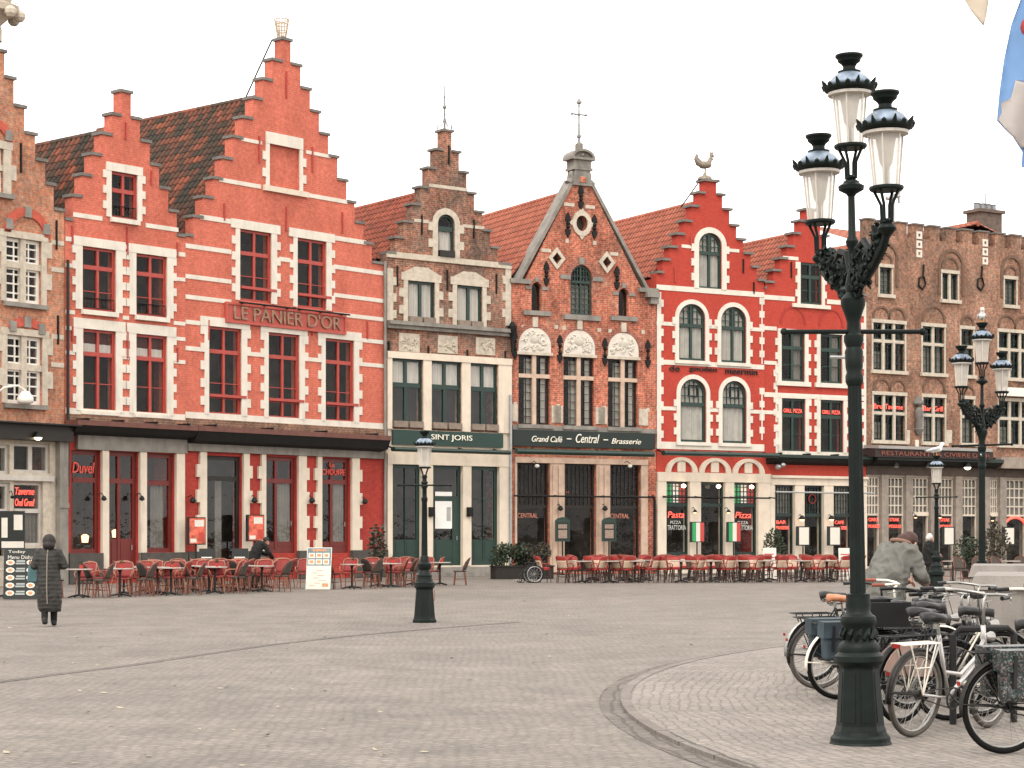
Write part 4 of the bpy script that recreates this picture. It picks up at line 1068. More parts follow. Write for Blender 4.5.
for s_, a, b in (('de', 669, 679.5), ('gouden', 689, 716.5), ('meermin', 725, 757)): text_mesh('facade_lettering', s_, .26, MEER, h.root, h.u(a), h.u(b), h.z(710, 373), -.012, .05)
for x, y, l in ((690.5, 241, .4), (674.5, 275, .6), (743, 266, .6), (753.5, 288, .5)): anchor(h, x, y, l, REDP if x < 700 else IRON)
# rooster
u, z = h.uv(707.5, 179); m = MB(); GO = mk('dull_gilded_rooster', (.2, .165, .125), .5, .2, 10, metal=.2)
m.lathe([(.32, 0), (.28, .12), (.1, .16), (.05, .3)], (u, .2, z), 10)
m.capsule((u - .12, .2, z + .62), (u + .18, .2, z + .66), .17, .15); m.capsule((u + .2, .2, z + .7), (u + .33, .2, z + 1.0), .12, .07); m.ball((u + .36, .2, z + 1.06), .09, 10, 6)
m.prism([(u + .42, z + 1.1), (u + .52, z + 1.03), (u + .42, z + 1.0)], .17, .23); m.prism([(u + .27, z + 1.1), (u + .3, z + 1.25), (u + .36, z + 1.17), (u + .42, z + 1.24), (u + .44, z + 1.12)], .18, .22)
m.prism([(u + .4, z + .98), (u + .45, z + .85), (u + .36, z + .92)], .18, .22)
m.tube([(u - .15, .2, z + .62), (u - .34, .2, z + .66), (u - .45, .2, z + .85), (u - .4, .2, z + 1.02), (u - .32, .2, z + .98)], [.13, .12, .1, .07, .02], 8)
m.tube([(u - .15, .2, z + .66), (u - .3, .2, z + .8), (u - .32, .2, z + .9)], [.1, .07, .02], 6)
m.tube([(u + .02, .2, z + .28), (u + .02, .2, z + .52)], .035, 6)
m.build('rooster_weathervane', GO, h.root, True, R(50))
m = MB(); a, b = h.uv(701, 179, -.4), h.uv(681, 207, -1.2); m.tube([(a[0], .4, a[1]), (b[0], 1.2, b[1])], .03, 5).build('stay_wire', IRON, h.root)
awncase(663, 778, 710, 451.5, 456.5, AWG)
# arches over the shop front
zt = h.z(710, 482); za0 = h.z(710, 473)
MB().box(0.005, h.W + .3, -.1, -.003, zt + .003, za0).build('lintel', CREAM, h.root)
for i, x in enumerate((681, 714.5, 748)):
    c = h.u(x); rr = h.u(x + 14) - c; zz = h.z(710, 457.5); k = 14; rz = zz - za0 - .02
    A = [(c + (rr - .16) * math.cos(math.pi * j / k), za0 + .004 + (rz - .14) * math.sin(math.pi * j / k)) for j in range(k + 1)]
    B = [(c + rr * 1.13 * math.cos(math.pi * j / k), za0 + .004 + rz * math.sin(math.pi * j / k)) for j in range(k + 1)]
    o = MB().ring(A, B, -.09, .005, closed=False).build('blind_arch', CREAM, h.root)
    MB().box(c - .2, c + .2, -.05, .005, za0 + .03, za0 + .5).build('stone_block', CREAM, o)
ops = []
for i, (xa, xb, nm) in enumerate(((665.5, 689, 'window'), (700, 724.3, 'door'), (733.3, 757.3, 'window'))):
    rc = h.r(xa, xb, 0, 1); rc = (rc[0], rc[1], .15, zt); ops.append(rc); H_ = zt - .15; tr = (h.z(710, 505) - .15) / H_
    w = window(h, rc, DGREENP, cols=(), rows=(tr,), lattice=[(6, 5, tr, 1)] if i != 1 else (), frame=.1, bar=.1, y=.1, name=nm, low_panel=.2 if i != 1 else 0, thin=.035)
    if i != 1:
        um = [rc[0] + .1 + (rc[1] - rc[0] - .2) * t / 3 for t in range(4)]
        for t, cl in enumerate((mk('green_stained_glass', (.05, .33, .12), .3, .1), mk('white_stained_glass', (.7, .66, .6), .3, .1), mk('red_stained_glass', (.38, .045, .04), .3, .1))):
            MB().flat(shape(um[t], um[t + 1], .15 + tr * H_ + .1, zt - .1), .135).build('stained_glass', cl, w)
        text_mesh('neon_lettering', 'Pasta' if i == 0 else 'Pizza', .27, NEON, w, rc[0] + .15, rc[0] + 1.0, h.z(710, 518), .08, .03, shear=.2)
        for s_, zy, a, b, hh_ in (('PIZZA', 524, .3, .85, .13), ('TRATTORIA', 530, .15, 1.1, .2)): text_mesh('window_lettering', s_, hh_, mk('pale_lettering', (.55, .55, .5), .6), w, rc[0] + a, rc[0] + b, h.z(710, zy), .09, .01)
    u = (rc[0] + rc[1]) / 2 + .15; z = h.z(710, 486.5); MB().ball((u, -.25, z), .1, 10, 6, sz=.8).build('bulb', LAMPON, w)
m = MB(); es = [0.005, ops[0][0] - .003, ops[0][1] + .003, ops[1][0] - .003, ops[1][1] + .003, ops[2][0] - .003, ops[2][1] + .003, h.W + .3]
for i in range(0, 8, 2): m.box(es[i], es[i + 1], -.08, -.003, .1, zt)
m.build('stone_pillar', CREAM, h.root)
for x in (695, 728.5): wall_lamp(h, x, 512, AMBER, .08, .3)
m = MB(); zr_ = h.z(710, 497.5, .5); m.tube([(0, -.5, zr_), (h.u(770, .5), -.5, zr_)], .04, 6)
for x in (662, 694, 729, 768): u = h.u(x); m.tube([(u, 0, zr_ + .05), (u, -.5, zr_)], .03, 6)
m.build('awning_rail', IRON, h.root)
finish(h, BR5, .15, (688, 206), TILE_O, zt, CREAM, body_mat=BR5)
H5 = h

# ---------- house 5b
h = House('gabled_house', 'crimson step gabled house with square headed green windows, half hidden behind the near lamp post', 764, 866, V5, Y765)
h.stepped(810, [(4.5, 208.5), (10.2, 220.5), (16.5, 233.5), (23, 247), (29.3, 259.5), (36, 272), (44, 284), (50, 290)], over=.11, caph=.1)
h.floors = [h.z(812, 458), h.z(812, 389), h.z(812, 310)]
rcG = h.r(800, 821.5, 263, 304.5); w = window(h, rcG, cols=(.5,), rows=(.66,), bars=(.33,), **GA); teeth(h, rcG, WHITE, w, .16, .1, .05, .3, .0, 0)
MB().box(rcG[0] - .45, rcG[1] + .45, -.1, .05, rcG[2] - .17, rcG[2] - .003).build('sill', WHITE, w)
rcA = h.r(781, 804.5, 332, 381.5); rcB = h.r(820, 842, 0, 1); rcB = (rcB[0], rcB[1], rcA[2], rcA[3])
rcC = h.r(781.3, 805, 398.5, 452); rcD = h.r(820, 843, 0, 1); rcD = (rcD[0], rcD[1], rcC[2], rcC[3])
for rc in (rcA, rcB, rcC, rcD):
    low = rc in (rcC, rcD)
    w = window(h, rc, cols=(.5,), rows=(.68,), bars=(.34,), curtain=CURTG if not low else None, curt=(.55, .95, .02, .95), **GA); teeth(h, rc, WHITE, w, .19, .135, .05, .3, .12 if not low else .14, 0)
    if not low: MB().box(rc[0] - .3, rc[1] + .3, -.1, .05, rc[2] - .2, rc[2] - .003).build('sill', WHITE, w)
    else:
        for s_, fa, fb in (('GRILL', .12, .46), ('PIZZA', .54, .9)): text_mesh('neon_lettering', s_, .17, NEON, w, rc[0] + fa * (rc[1] - rc[0]), rc[0] + fb * (rc[1] - rc[0]), rc[3] - .62, .05, .02)
for rc in (rcA, rcB):
    c = (rc[0] + rc[1]) / 2; arch_ring((rc[0] + .02, rc[1] - .02, rc[3] + .3, rc[3] + 1.05), .7, .1, mk('deep_crimson_arch', (.3, .03, .022), .8), 'relieving_arch', .025)
for (y, hg, a, b) in ((300.5, .2, 0, rcG[0] - .3), (300.5, .2, rcG[1] + .3, h.W), (260, .15, h.u(783), rcG[0] - .1), (331, .17, 0, rcA[0] - .25), (365, .16, 0, rcA[0] - .25), (396.5, .2, 0, h.W), (414, .16, 0, rcC[0] - .25), (453.5, .16, rcC[0] - .2, h.W)):
    bandz(h.z(812, y), a, b, hg)
quoin(h, 862, 303, 455, WHITE, .12, .16, -1, .03, .3, ue=h.W - .01)
quoin(h, 0, 322, 395, WHITE, .1, .1, -1, .03, .3, ue=rcA[0] - .21); quoin(h, 0, 398, 452, WHITE, .1, .1, -1, .03, .3, ue=rcC[0] - .21)
anchor(h, 791, 270, .7, IRON); anchor(h, 831, 275, .7, IRON)
awning(766, 866, 812, 455, 458, 465, mk('black_green_gutter', (.015, .025, .02), .5), AWB, .5)
zt = h.z(812, 485.5); MB().box(0.31, h.W, -.1, -.003, zt + .003, h.z(812, 476)).build('lintel', CREAM, h.root)
MB().box(0.31, h.W, -.2, -.103, h.z(812, 478.5), h.z(812, 476)).build('cornice', CREAM, h.root)
ops = []
for i, (xa, xb, nm) in enumerate(((774, 794, 'window'), (803.5, 823, 'door'), (832.5, 852, 'window'))):
    rc = h.r(xa, xb, 0, 1); rc = (rc[0], rc[1], .15, zt); ops.append(rc); H_ = zt - .15; tr = (h.z(812, 515) - .15) / H_
    w = window(h, rc, DGREENP, cols=(), rows=(tr,), lattice=[(6, 4, tr, 1)], frame=.08, bar=.1, y=.1, name=nm, thin=.02, curtain=CURTG if i != 1 else None, curt=(.03, .97, tr, .98))
    if i != 1: 
        text_mesh('neon_lettering', 'BAR' if i == 0 else 'CAFE', .15, NEON, w, rc[0] + .18, rc[0] + .7, h.z(812, 524), .08, .03); text_mesh('neon_lettering', 'BRASSERIE', .15, NEON, w, rc[0] + .16, rc[0] + .85, h.z(812, 529.5), .08, .03)
    else:
        m = MB(); c, z = (rc[0] + rc[1]) / 2, h.z(812, 499); m.tube([(c + .2 * math.cos(t * .7), .08, z + .2 * math.sin(t * .7)) for t in range(9)], .03, 5, closed=True).build('window_emblem', mk('dark_red_emblem', (.2, .03, .025), .6), w)
m = MB(); es = [0.31, ops[0][0] - .003, ops[0][1] + .003, ops[1][0] - .003, ops[1][1] + .003, ops[2][0] - .003, ops[2][1] + .003, h.W]
for i in range(0, 8, 2): m.box(es[i], es[i + 1], -.08, -.003, .1, zt)
m.build('stone_pillar', CREAM, h.root)
for x in (802, 831.5): wall_lamp(h, x, 519, AMBER, .12, .3)
m = MB(); zr_ = h.z(812, 492.5, .5); m.tube([(.3, -.5, zr_), (h.W, -.5, zr_)], .04, 6)
for x in (775, 810, 850): u = h.u(x); m.tube([(u, 0, zr_ + .05), (u, -.5, zr_)], .03, 6)
m.build('awning_rail', ZINC, h.root)
wall_lamp(h, 778, 467, ZINC, .14, .4, shade=False); wall_lamp(h, 783, 465, ZINC, .12, .4, shade=False)
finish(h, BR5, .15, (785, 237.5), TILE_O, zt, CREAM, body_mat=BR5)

# ---------- house 6: wide brown brick house with battlements
h = House('battlemented_house', 'wide brown brick house with battlements and stone cross windows behind the far lamp post', 866, 1085, V6, Y865)
zt0 = h.z(960, 243); mer = [(864.7 + 16.3 * i, 864.7 + 16.3 * i + 9.6) for i in range(0, 14)]
ol = [(0, 0), (h.W, 0), (h.W, zt0)]; mh = .62
for a, b in mer[::-1]:
    ua, ub = max(h.u(a), 0.01), h.u(b)
    if ub > h.W: continue
    ol += [(ub, zt0), (ub, zt0 + mh), (ua, zt0 + mh), (ua, zt0)]
ol += [(0, zt0)] if ol[-1][0] > .02 else []
h.outline = ol; h.shoulder = zt0 - .8; h.uc = h.u(985)
m = MB()
for a, b in mer:
    ua, ub = max(h.u(a), .01), h.u(b)
    if ub <= h.W: m.box(ua - .04, ub + .04, -.06, .48, zt0 + mh + .002, zt0 + mh + .07)
m.build_each('coping_stone', COPE, h.root)
h.floors = [h.z(960, 452), h.z(960, 386), h.z(960, 315)]
zA0, zA1 = h.z(922, 297.5), h.z(922, 271); zB0, zB1 = h.z(922, 372.5), h.z(922, 326); zC0, zC1 = h.z(922, 441.5), h.z(922, 397)
BROWND = mk('grey_brown_timber', (.25, .2, .16), .6, .15, 5)
def stonewin(xa, xb, z0, z1, n, tr=None, sign=None, arch=True):
    rc = (h.u(xa), h.u(xb), z0, z1); cols = tuple((i + 1) / n for i in range(n - 1))
    w = window(h, rc, DGREENP, cols=cols, rows=(tr,) if tr else (), lattice=[(2 * n, 6, 0, 1)], frame=.07, bar=.18, y=.1, thin=.02, curtain=CURTG, curt=(.03, .97, .02, (tr or .9) - .05) if n < 3 else (.1, .5, .05, .4))
    m = MB(); W_ = rc[1] - rc[0]
    us = [rc[0] + W_ * c for c in cols]
    for u in us: m.box(u - .07, u + .07, 0, .09, z0, z1)
    es = [rc[0]] + [v for u in us for v in (u - .071, u + .071)] + [rc[1]]
    if tr:
        zz = z0 + tr * (z1 - z0)
        for i in range(0, len(es), 2): m.box(es[i], es[i + 1], .01, .085, zz - .07, zz + .07)
    m.box(rc[0] - .1, rc[1] + .1, -.06, .02, z1 + .002, z1 + .16).box(rc[0] - .14, rc[1] + .14, -.14, .02, z0 - .16, z0 - .002)
    m.box(rc[0] - .09, rc[0], -.03, .02, z0, z1).box(rc[1], rc[1] + .09, -.03, .02, z0, z1); m.build('stone_mullion', LIMEST, w)
    if arch:
        k = 1 if n == 2 else (2 if n == 3 else 1)
        for i in range(k):
            a = rc[0] + W_ * i / k + .05; b = rc[0] + W_ * (i + 1) / k - .05; arch_ring((a, b, z1 + .2, z1 + .2 + (b - a) * .55), (b - a) * .45, .1, mk('dark_brown_arch_brick', (.13, .075, .05), .85, .25, 8), 'relieving_arch', .05, parent=w, leg=.1)
    if sign:
        for s_, a, b in sign: text_mesh('neon_lettering', s_, .23, NEON, w, rc[0] + W_ * a, rc[0] + W_ * b, z1 - .62, .06, .02)
    return w
for (xa, xb, n) in ((879.5, 891.5, 1), (942, 957.5, 2), (1004.5, 1016, 1)):
    w = stonewin(xa, xb, zA0, zA1, n, None)
    arch_ring((h.u(xa - 2), h.u(xb + 4), zA0, zA1 + 1.0), (h.u(xb + 4) - h.u(xa - 2)) / 2, .14, mk('dark_brown_arch_brick', (.13, .075, .05)), 'relieving_arch', .06, parent=w, leg=1.3)
for (xa, xb, n) in ((873, 904.5, 3), (922.5, 944, 2), (961, 973, 1), (998.5, 1031, 3), (1048, 1070, 2)):
    stonewin(xa, xb, zB0, zB1, n, .62); sg_ = {873: (('Bru', .03, .3), ('Taverne', .38, .95)), 922.5: (('Bar', .05, .42), ('Grill', .55, .95)), 961: (('Bar', .1, .9),)}.get(xa)
    stonewin(xa + .5, xb + .5, zC0, zC1, n, .6, sg_)
for x, y in ((919, 244), (985, 251.5)):
    u, z = h.uv(x, y); m = MB()
    for k in range(3): m.ring(shape(u - .17, u + .17, z + .4 - k * .42 - .17, z + .4 - k * .42 + .17), shape(u - .07, u + .07, z + .4 - k * .42 - .07, z + .4 - k * .42 + .07), -.03, .01)
    m.build('stone_block', WHITE, h.root)
for x, y in ((921.5, 283), (980, 284)):
    u, z = h.uv(x, y); MB().tube([(u + .1, -.05, z + .85), (u + .05, -.05, z + .3), (u - .2, -.06, z + .2), (u - .22, -.06, z - .15), (u + .02, -.06, z - .3), (u + .2, -.06, z - .05), (u + .1, -.05, z + .3)], .045, 6).build('wall_anchor', IRON, h.root)
# niche statue
u, z = h.uv(916.5, 418); m = MB(); m.lathe([(.05, -.85), (.25, -.6), (.3, -.45), (.22, -.4), (.26, .2), (.3, .55), (.2, .75), (.1, .82), (.16, .95), (.14, 1.08), (.04, 1.16)], (u, -.16, z - .2), 12, sy=.7); m.lathe([(.35, .95), (.38, 1.05), (.2, 1.3), (.03, 1.5)], (u, -.12, z - .2), 10, sy=.7)
m.v = [(u + (a - u) * .7, b, z + (c - z) * .8) for a, b, c in m.v]; m.build('niche_statue', COPE, h.root, True, R(40)); MB().box(u - .1, u + .1, -.05, .01, z - 1.3, z - 1.0).build('stone_block', WHITE, h.root)
for (xa, xb) in ((905.5, 909.5), (945.5, 951.5)):
    rc = h.r(xa, xb, 430, 443); MB().box(rc[0], rc[1], -.03, .01, rc[2], rc[3]).build('stone_block', LIMEST, h.root)
# sign canopy
GLR = mk('grey_glass_canopy', (.27, .25, .23), .3, .1)
rcs_ = (h.u(877, .9), h.u(991, .9)); z1, z0, zc = h.z(930, 447, .9), h.z(930, 450, .9), h.z(930, 456, .9)
MB().hexa([(rcs_[0], -1.0, z0), (rcs_[1], -1.0, z0), (rcs_[1], -.012, z0 + .05), (rcs_[0], -.012, z0 + .05), (rcs_[0], -1.0, z1), (rcs_[1], -1.0, z1), (rcs_[1], -.012, z1 + .05), (rcs_[0], -.012, z1 + .05)]).build('canopy', GLR, h.root)
sg = MB().box(rcs_[0] - .1, rcs_[1] + .15, -.9, -.012, zc - .1, z0 - .004).build('sign_board', mk('black_brown_sign', (.025, .016, .013), .6), h.root)
text_mesh('sign_lettering', "RESTAURANT LA CIVIERE D'OR", (z0 - zc) * .75, mk('dark_copper_letters', (.22, .07, .05), .5, .2, 10, metal=.3), sg, rcs_[0] + .25, rcs_[1] - .1, zc - .02, -.902, .04)
awning(867, 993, 930, 457.5, 461, 467, mk('black_green_gutter', (.015, .025, .02)), AWB, .7)
rc = h.r(993.5, 1080, 452, 459); MB().box(rc[0], rc[1], -.5, -.012, rc[2] - .5, rc[3] - .3).build('canopy', BROWND, h.root)
u0_, u1_ = h.u(998), h.u(1050); zz = h.z(1010, 394); MB().box(u0_, u1_, -.35, -.012, zz - .12, zz + .28).build('sign_board', WHITEW, h.root)
zt = h.z(930, 478); ops = []
PILG = mk('grey_brown_pillar', (.24, .2, .165), .8, .2, 4, stain=.2)
lo = [(866.5, 880, 0), (887.5, 904.5, 0), (912, 929, 1), (938.5, 954, 0), (961.5, 977.5, 0), (989, 998.5, 1), (1005.5, 1026, 0), (1033, 1050, 0)]
for i, (xa, xb, dr) in enumerate(lo):
    rc = (h.u(xa), h.u(xb), .15, zt); ops.append(rc); H_ = zt - .15; tr = (h.z(930, 515) - .15) / H_
    w = window(h, rc, mk('cream_glazing_bars', (.52, .45, .37), .6), cols=(), rows=(tr,), lattice=[(4, 4, tr, 1)], frame=.06, bar=.06, y=.08, name='door' if dr else 'window', thin=.06, curtain=CURTG, curt=(.05, .95, tr, .97))
    if not dr and i < 5 and i != 4:
        text_mesh('neon_lettering', 'STEAK' if i % 2 else 'GRILL', .15, NEON, w, rc[0] + .16, rc[0] + .75, h.z(930, 521.5), .06, .03)
        text_mesh('neon_lettering', 'MOULES', .15, NEON, w, rc[0] + .14, rc[0] + .85, h.z(930, 528), .06, .03)
    if i == 4: MB().hexa([(rc[0] + .35, .7, 2.0), (rc[0] + .6, .7, 2.0), (rc[0] + .6, .8, 2.0), (rc[0] + .35, .8, 2.0), (rc[0] + .1, .7, 3.6), (rc[0] + .3, .7, 3.6), (rc[0] + .3, .8, 3.6), (rc[0] + .1, .8, 3.6)]).build('curtain', mk('red_curtain', (.35, .03, .03), .8), w)
    if i == 6:
        um = (rc[0] + rc[1]) / 2; z = h.z(1014, 529); MB().tube([(um + .75 * math.cos(t * math.pi / 10), .05, z + .55 * math.sin(t * math.pi / 10)) for t in range(11)], .07, 6).build('neon_arch', NEON, w)
    if dr: wall = MB().box(rc[0], rc[1], .03, .079, h.z(930, 516), h.z(930, 512)).build('door_head', CREAM, w)
m = MB(); xs = [866.2] + [v for a, b, _ in lo for v in (a, b)] + [1085]
for i in range(0, len(xs), 2):
    a, b = h.u(xs[i]) + .02, h.u(xs[i + 1]) - .02
    if b - a > .05: m.box(a, b, -.1, .01, .05, zt + .1)
m.build('stone_pillar', PILG, h.root)
MB().box(.01, h.W, -.05, .01, zt + .103, h.z(930, 467)).build('lintel', mk('dark_brown_fascia', (.06, .04, .03), .7, .25, 3), h.root)
for x in (896, 928): wall_lamp(h, x, 466, ZINC, .12, .7)
wall_lamp(h, 967.5, 467, LAMPON, .16, .7); wall_lamp(h, 915.5, 517, AMBER, .08, .3); wall_lamp(h, 940, 517, AMBER, .08, .3); wall_lamp(h, 992.5, 520, AMBER, .08, .3)
# chimney
u0_, u1_ = h.uc - .2, h.uc + 1.6
finish(h, BR6, 0, (948, 229.5), TILE_O, h.z(930, 460), PILG)
yb = 2.6; k = h.world(0, yb); 
ca, cz = h.uv(980, 232, -yb), h.uv(1002, 211, -yb); m = MB(); m.box(ca[0], cz[0], yb, yb + .9, h.zr - 2.5, cz[1] - .15).box(ca[0] - .12, cz[0] + .12, yb - .12, yb + 1.02, cz[1] - .15, cz[1])
o = m.build('chimney', mk('sooty_chimney_brick', (.115, .085, .068), .85, .3, 6), h.root); m = MB()
for t in (.15, .4, .65, .9): x = ca[0] + (cz[0] - ca[0]) * t; m.lathe([(.16, 0), (.13, .3), (.17, .34)], (x, yb + .45, cz[1]), 8)
m.tube([(cz[0] - .5, yb + .6, cz[1]), (cz[0] - .5, yb + .6, cz[1] + .9)], .03, 5); m.build('chimney_pot', LEAD, o)
# steel flue with a cross head behind the battlements
a = h.uv(893, 235, -1.5); b_ = h.uv(893, 194, -1.5); m = MB(); m.tube([(a[0], 1.5, a[1] - 1), (a[0], 1.5, b_[1])], .09, 8).tube([(a[0] - .4, 1.5, b_[1] - .25), (a[0] + .4, 1.5, b_[1] - .05)], .09, 8); m.tube([(a[0] + .38, 1.5, b_[1] - .4), (a[0] + .38, 1.5, b_[1] + .3)], .08, 8); m.build('flue_pipe', ZINC, h.root)
m = MB(); n = 60; vs = []; 
for k in range(n + 1):
    uu = .3 + (h.W - .6) * k / n; vs += [(uu, .6, zt0 - .35 + .04 * (k % 2)), (uu, 4.6, zt0 + .95 + .04 * (k % 2))]
m.add(vs, [(2 * k, 2 * k + 2, 2 * k + 3, 2 * k + 1) for k in range(n)]); m.uv = [(i // 2 + .5, (i % 2) * 9.0) for i in range(len(m.v))]; m.build('parapet_roof', TILE_O, h.root)
H6 = h
# ------------------------------------------------------------------ ground
def ground_mat(name, c1, c2, mortar, bw, rh, ms, polar=None, rough=.8, big=.14):
    m, nt, N, L, P = nt_new(name)
    P.inputs['Roughness'].default_value = rough; P.inputs['Specular IOR Level'].default_value = .25
    tc = N.new('ShaderNodeTexCoord'); nz = N.new('ShaderNodeTexNoise'); nz.inputs['Scale'].default_value = .5; nz.inputs['Detail'].default_value = 3
    L.new(tc.outputs['Object'], nz.inputs['Vector'])
    sub = N.new('ShaderNodeVectorMath'); sub.operation = 'SCALE'; sub.inputs['Scale'].default_value = .35
    L.new(nz.outputs['Color'], sub.inputs[0])
    add = N.new('ShaderNodeVectorMath'); L.new(tc.outputs['Object'], add.inputs[0]); L.new(sub.outputs[0], add.inputs[1])
    n4 = N.new('ShaderNodeTexNoise'); n4.inputs['Scale'].default_value = 5; n4.inputs['Detail'].default_value = 2; L.new(tc.outputs['Object'], n4.inputs['Vector'])
    s4 = N.new('ShaderNodeVectorMath'); s4.operation = 'SCALE'; s4.inputs['Scale'].default_value = .09; L.new(n4.outputs['Color'], s4.inputs[0])
    a4 = N.new('ShaderNodeVectorMath'); L.new(add.outputs[0], a4.inputs[0]); L.new(s4.outputs[0], a4.inputs[1])
    vec = a4.outputs[0]
    if polar:
        sp = N.new('ShaderNodeSeparateXYZ'); L.new(vec, sp.inputs[0])
        at = N.new('ShaderNodeMath'); at.operation = 'ARCTAN2'; L.new(sp.outputs[1], at.inputs[0]); L.new(sp.outputs[0], at.inputs[1])
        ml = N.new('ShaderNodeMath'); ml.operation = 'MULTIPLY'; ml.inputs[1].default_value = polar; L.new(at.outputs[0], ml.inputs[0])
        ln = N.new('ShaderNodeVectorMath'); ln.operation = 'LENGTH'; L.new(vec, ln.inputs[0])
        cb = N.new('ShaderNodeCombineXYZ'); L.new(ml.outputs[0], cb.inputs[0]); L.new(ln.outputs['Value'], cb.inputs[1]); vec = cb.outputs[0]
    else:
        mp = N.new('ShaderNodeMapping'); mp.inputs['Rotation'].default_value = (0, 0, R(32)); L.new(vec, mp.inputs[0]); vec = mp.outputs[0]
    bt = N.new('ShaderNodeTexBrick'); bt.inputs['Scale'].default_value = 1; bt.inputs['Brick Width'].default_value = bw; bt.inputs['Row Height'].default_value = rh
    bt.inputs['Mortar Size'].default_value = ms; bt.inputs['Mortar Smooth'].default_value = .4
    bt.inputs['Color1'].default_value = (*c1, 1); bt.inputs['Color2'].default_value = (*c2, 1); bt.inputs['Mortar'].default_value = (*mortar, 1)
    L.new(vec, bt.inputs['Vector'])
    def var(scale, lo, hi, det=6, st=None):
        n = N.new('ShaderNodeTexNoise'); n.inputs['Scale'].default_value = scale; n.inputs['Detail'].default_value = det; n.inputs['Roughness'].default_value = .65
        if st:
            q = N.new('ShaderNodeMapping'); q.inputs['Scale'].default_value = st; L.new(tc.outputs['Object'], q.inputs[0]); L.new(q.outputs[0], n.inputs['Vector'])
        else: L.new(tc.outputs['Object'], n.inputs['Vector'])
        r = N.new('ShaderNodeMapRange'); r.inputs[1].default_value = .32; r.inputs[2].default_value = .68; r.inputs[3].default_value = lo; r.inputs[4].default_value = hi
        L.new(n.outputs['Fac'], r.inputs[0]); return r.outputs[0]
    a = var(.16, 1 - big, 1 + big, 9); b = var(1.3, .80, 1.15, 10); c = var(16, .74, 1.22, 8)
    m1 = N.new('ShaderNodeMath'); m1.operation = 'MULTIPLY'; L.new(a, m1.inputs[0]); L.new(b, m1.inputs[1])
    m2 = N.new('ShaderNodeMath'); m2.operation = 'MULTIPLY'; L.new(m1.outputs[0], m2.inputs[0]); L.new(c, m2.inputs[1])
    v = N.new('ShaderNodeVectorMath'); v.operation = 'SCALE'; L.new(bt.outputs['Color'], v.inputs[0]); L.new(m2.outputs[0], v.inputs['Scale'])
    L.new(v.outputs[0], P.inputs['Base Color'])
    bp = N.new('ShaderNodeBump'); bp.inputs['Strength'].default_value = .45; bp.inputs['Distance'].default_value = .015; bp.invert = True
    L.new(bt.outputs['Fac'], bp.inputs['Height']); L.new(bp.outputs[0], P.inputs['Normal'])
    return m
G_SETT = ground_mat('granite_setts', (.204, .176, .150), (.162, .141, .122), (.128, .111, .096), .125, .095, .011)
G_DISC = ground_mat('pale_cobbles', (.245, .211, .182), (.19, .167, .147), (.152, .132, .115), .12, .10, .012, polar=19.85, big=.08)
G_GUT = ground_mat('gutter_setts', (.15, .127, .11), (.12, .103, .09), (.08, .068, .058), .24, .13, .018, polar=19.85)
G_SEAM = ground_mat('paving_seam', (.145, .124, .105), (.118, .101, .087), (.085, .073, .063), .3, .1, .02)
G_KERB = ground_mat('kerb_granite', (.18, .155, .135), (.15, .13, .115), (.075, .064, .055), .9, .5, .02, polar=19.85)
def sheet(name, mat, a, z):
    o = MB().add([(x, y, z) for x, y in a], [tuple(range(len(a)))]).build(name, mat); tag(o, kind='structure'); return o
sheet('square', G_SETT, [(-700, -100), (700, -100), (700, 1200), (-700, 1200)], 0)
CC = (20.9, 18.5); CR = 19.77
def annulus(name, mat, r0, r1, z, skirt=0):
    n = 160; vs = []; fs = []
    for i in range(n):
        t = 2 * math.pi * i / n
        vs += [(r0 * math.cos(t), r0 * math.sin(t), 0), (r1 * math.cos(t), r1 * math.sin(t), 0), (r1 * math.cos(t), r1 * math.sin(t), -skirt)]
    for i in range(n):
        j = (i + 1) % n; fs.append((3 * i, 3 * i + 1, 3 * j + 1, 3 * j))
        if skirt: fs.append((3 * i + 1, 3 * i + 2, 3 * j + 2, 3 * j + 1))
    o = MB().add(vs, fs).build(name, mat); o.location = (CC[0], CC[1], z); tag(o, kind='structure'); return o
n = 160
o = MB().add([(CR * math.cos(2 * math.pi * i / n), CR * math.sin(2 * math.pi * i / n), 0) for i in range(n)], [tuple(range(n))]).build('cobbled_circle', G_DISC); o.location = (*CC, .03); tag(o, kind='structure')
annulus('kerb', G_KERB, CR + .001, CR + .1, .034, .034)
annulus('gutter', G_GUT, CR + .1, CR + .31, .004)
pl = [gp(*p) for p in ((-60, 690), (0, 682), (60, 674), (130, 665.5), (200, 655), (270, 645), (350, 636), (430, 629), (520, 622))]; vs = []; m = MB()
for i, p in enumerate(pl):
    a, b = Vector(pl[max(i - 1, 0)]), Vector(pl[min(i + 1, len(pl) - 1)]); nn = (b - a).normalized(); nn = Vector((-nn.y, nn.x))
    for d_ in (-.08, .08): vs.append((p[0] + nn.x * d_, p[1] + nn.y * d_, .004))
m.add(vs, [(2 * i, 2 * i + 2, 2 * i + 3, 2 * i + 1) for i in range(len(pl) - 1)]); tag(m.build('gutter', G_SEAM), kind='structure')
lr = random.Random(5); m = MB()
for i in range(150):
    x, y = gp(lr.uniform(-20, 800), 600 + 170 * lr.random() ** 1.3)
    if (x - CC[0]) ** 2 + (y - CC[1]) ** 2 < 450: continue
    a, s = lr.uniform(0, 6.3), lr.uniform(.02, .05); c, s_ = math.cos(a) * s, math.sin(a) * s
    m.add([(x - c, y - s_, .008), (x + s_ * .5, y - c * .5, .014), (x + c, y + s_, .008 + lr.uniform(0, .02)), (x - s_ * .5, y + c * .5, .008)], [(0, 1, 2, 3)])
tag(m.build('fallen_leaves', mk('dry_pale_leaf', (.30, .25, .18), .8, .4, 2)), kind='stuff')


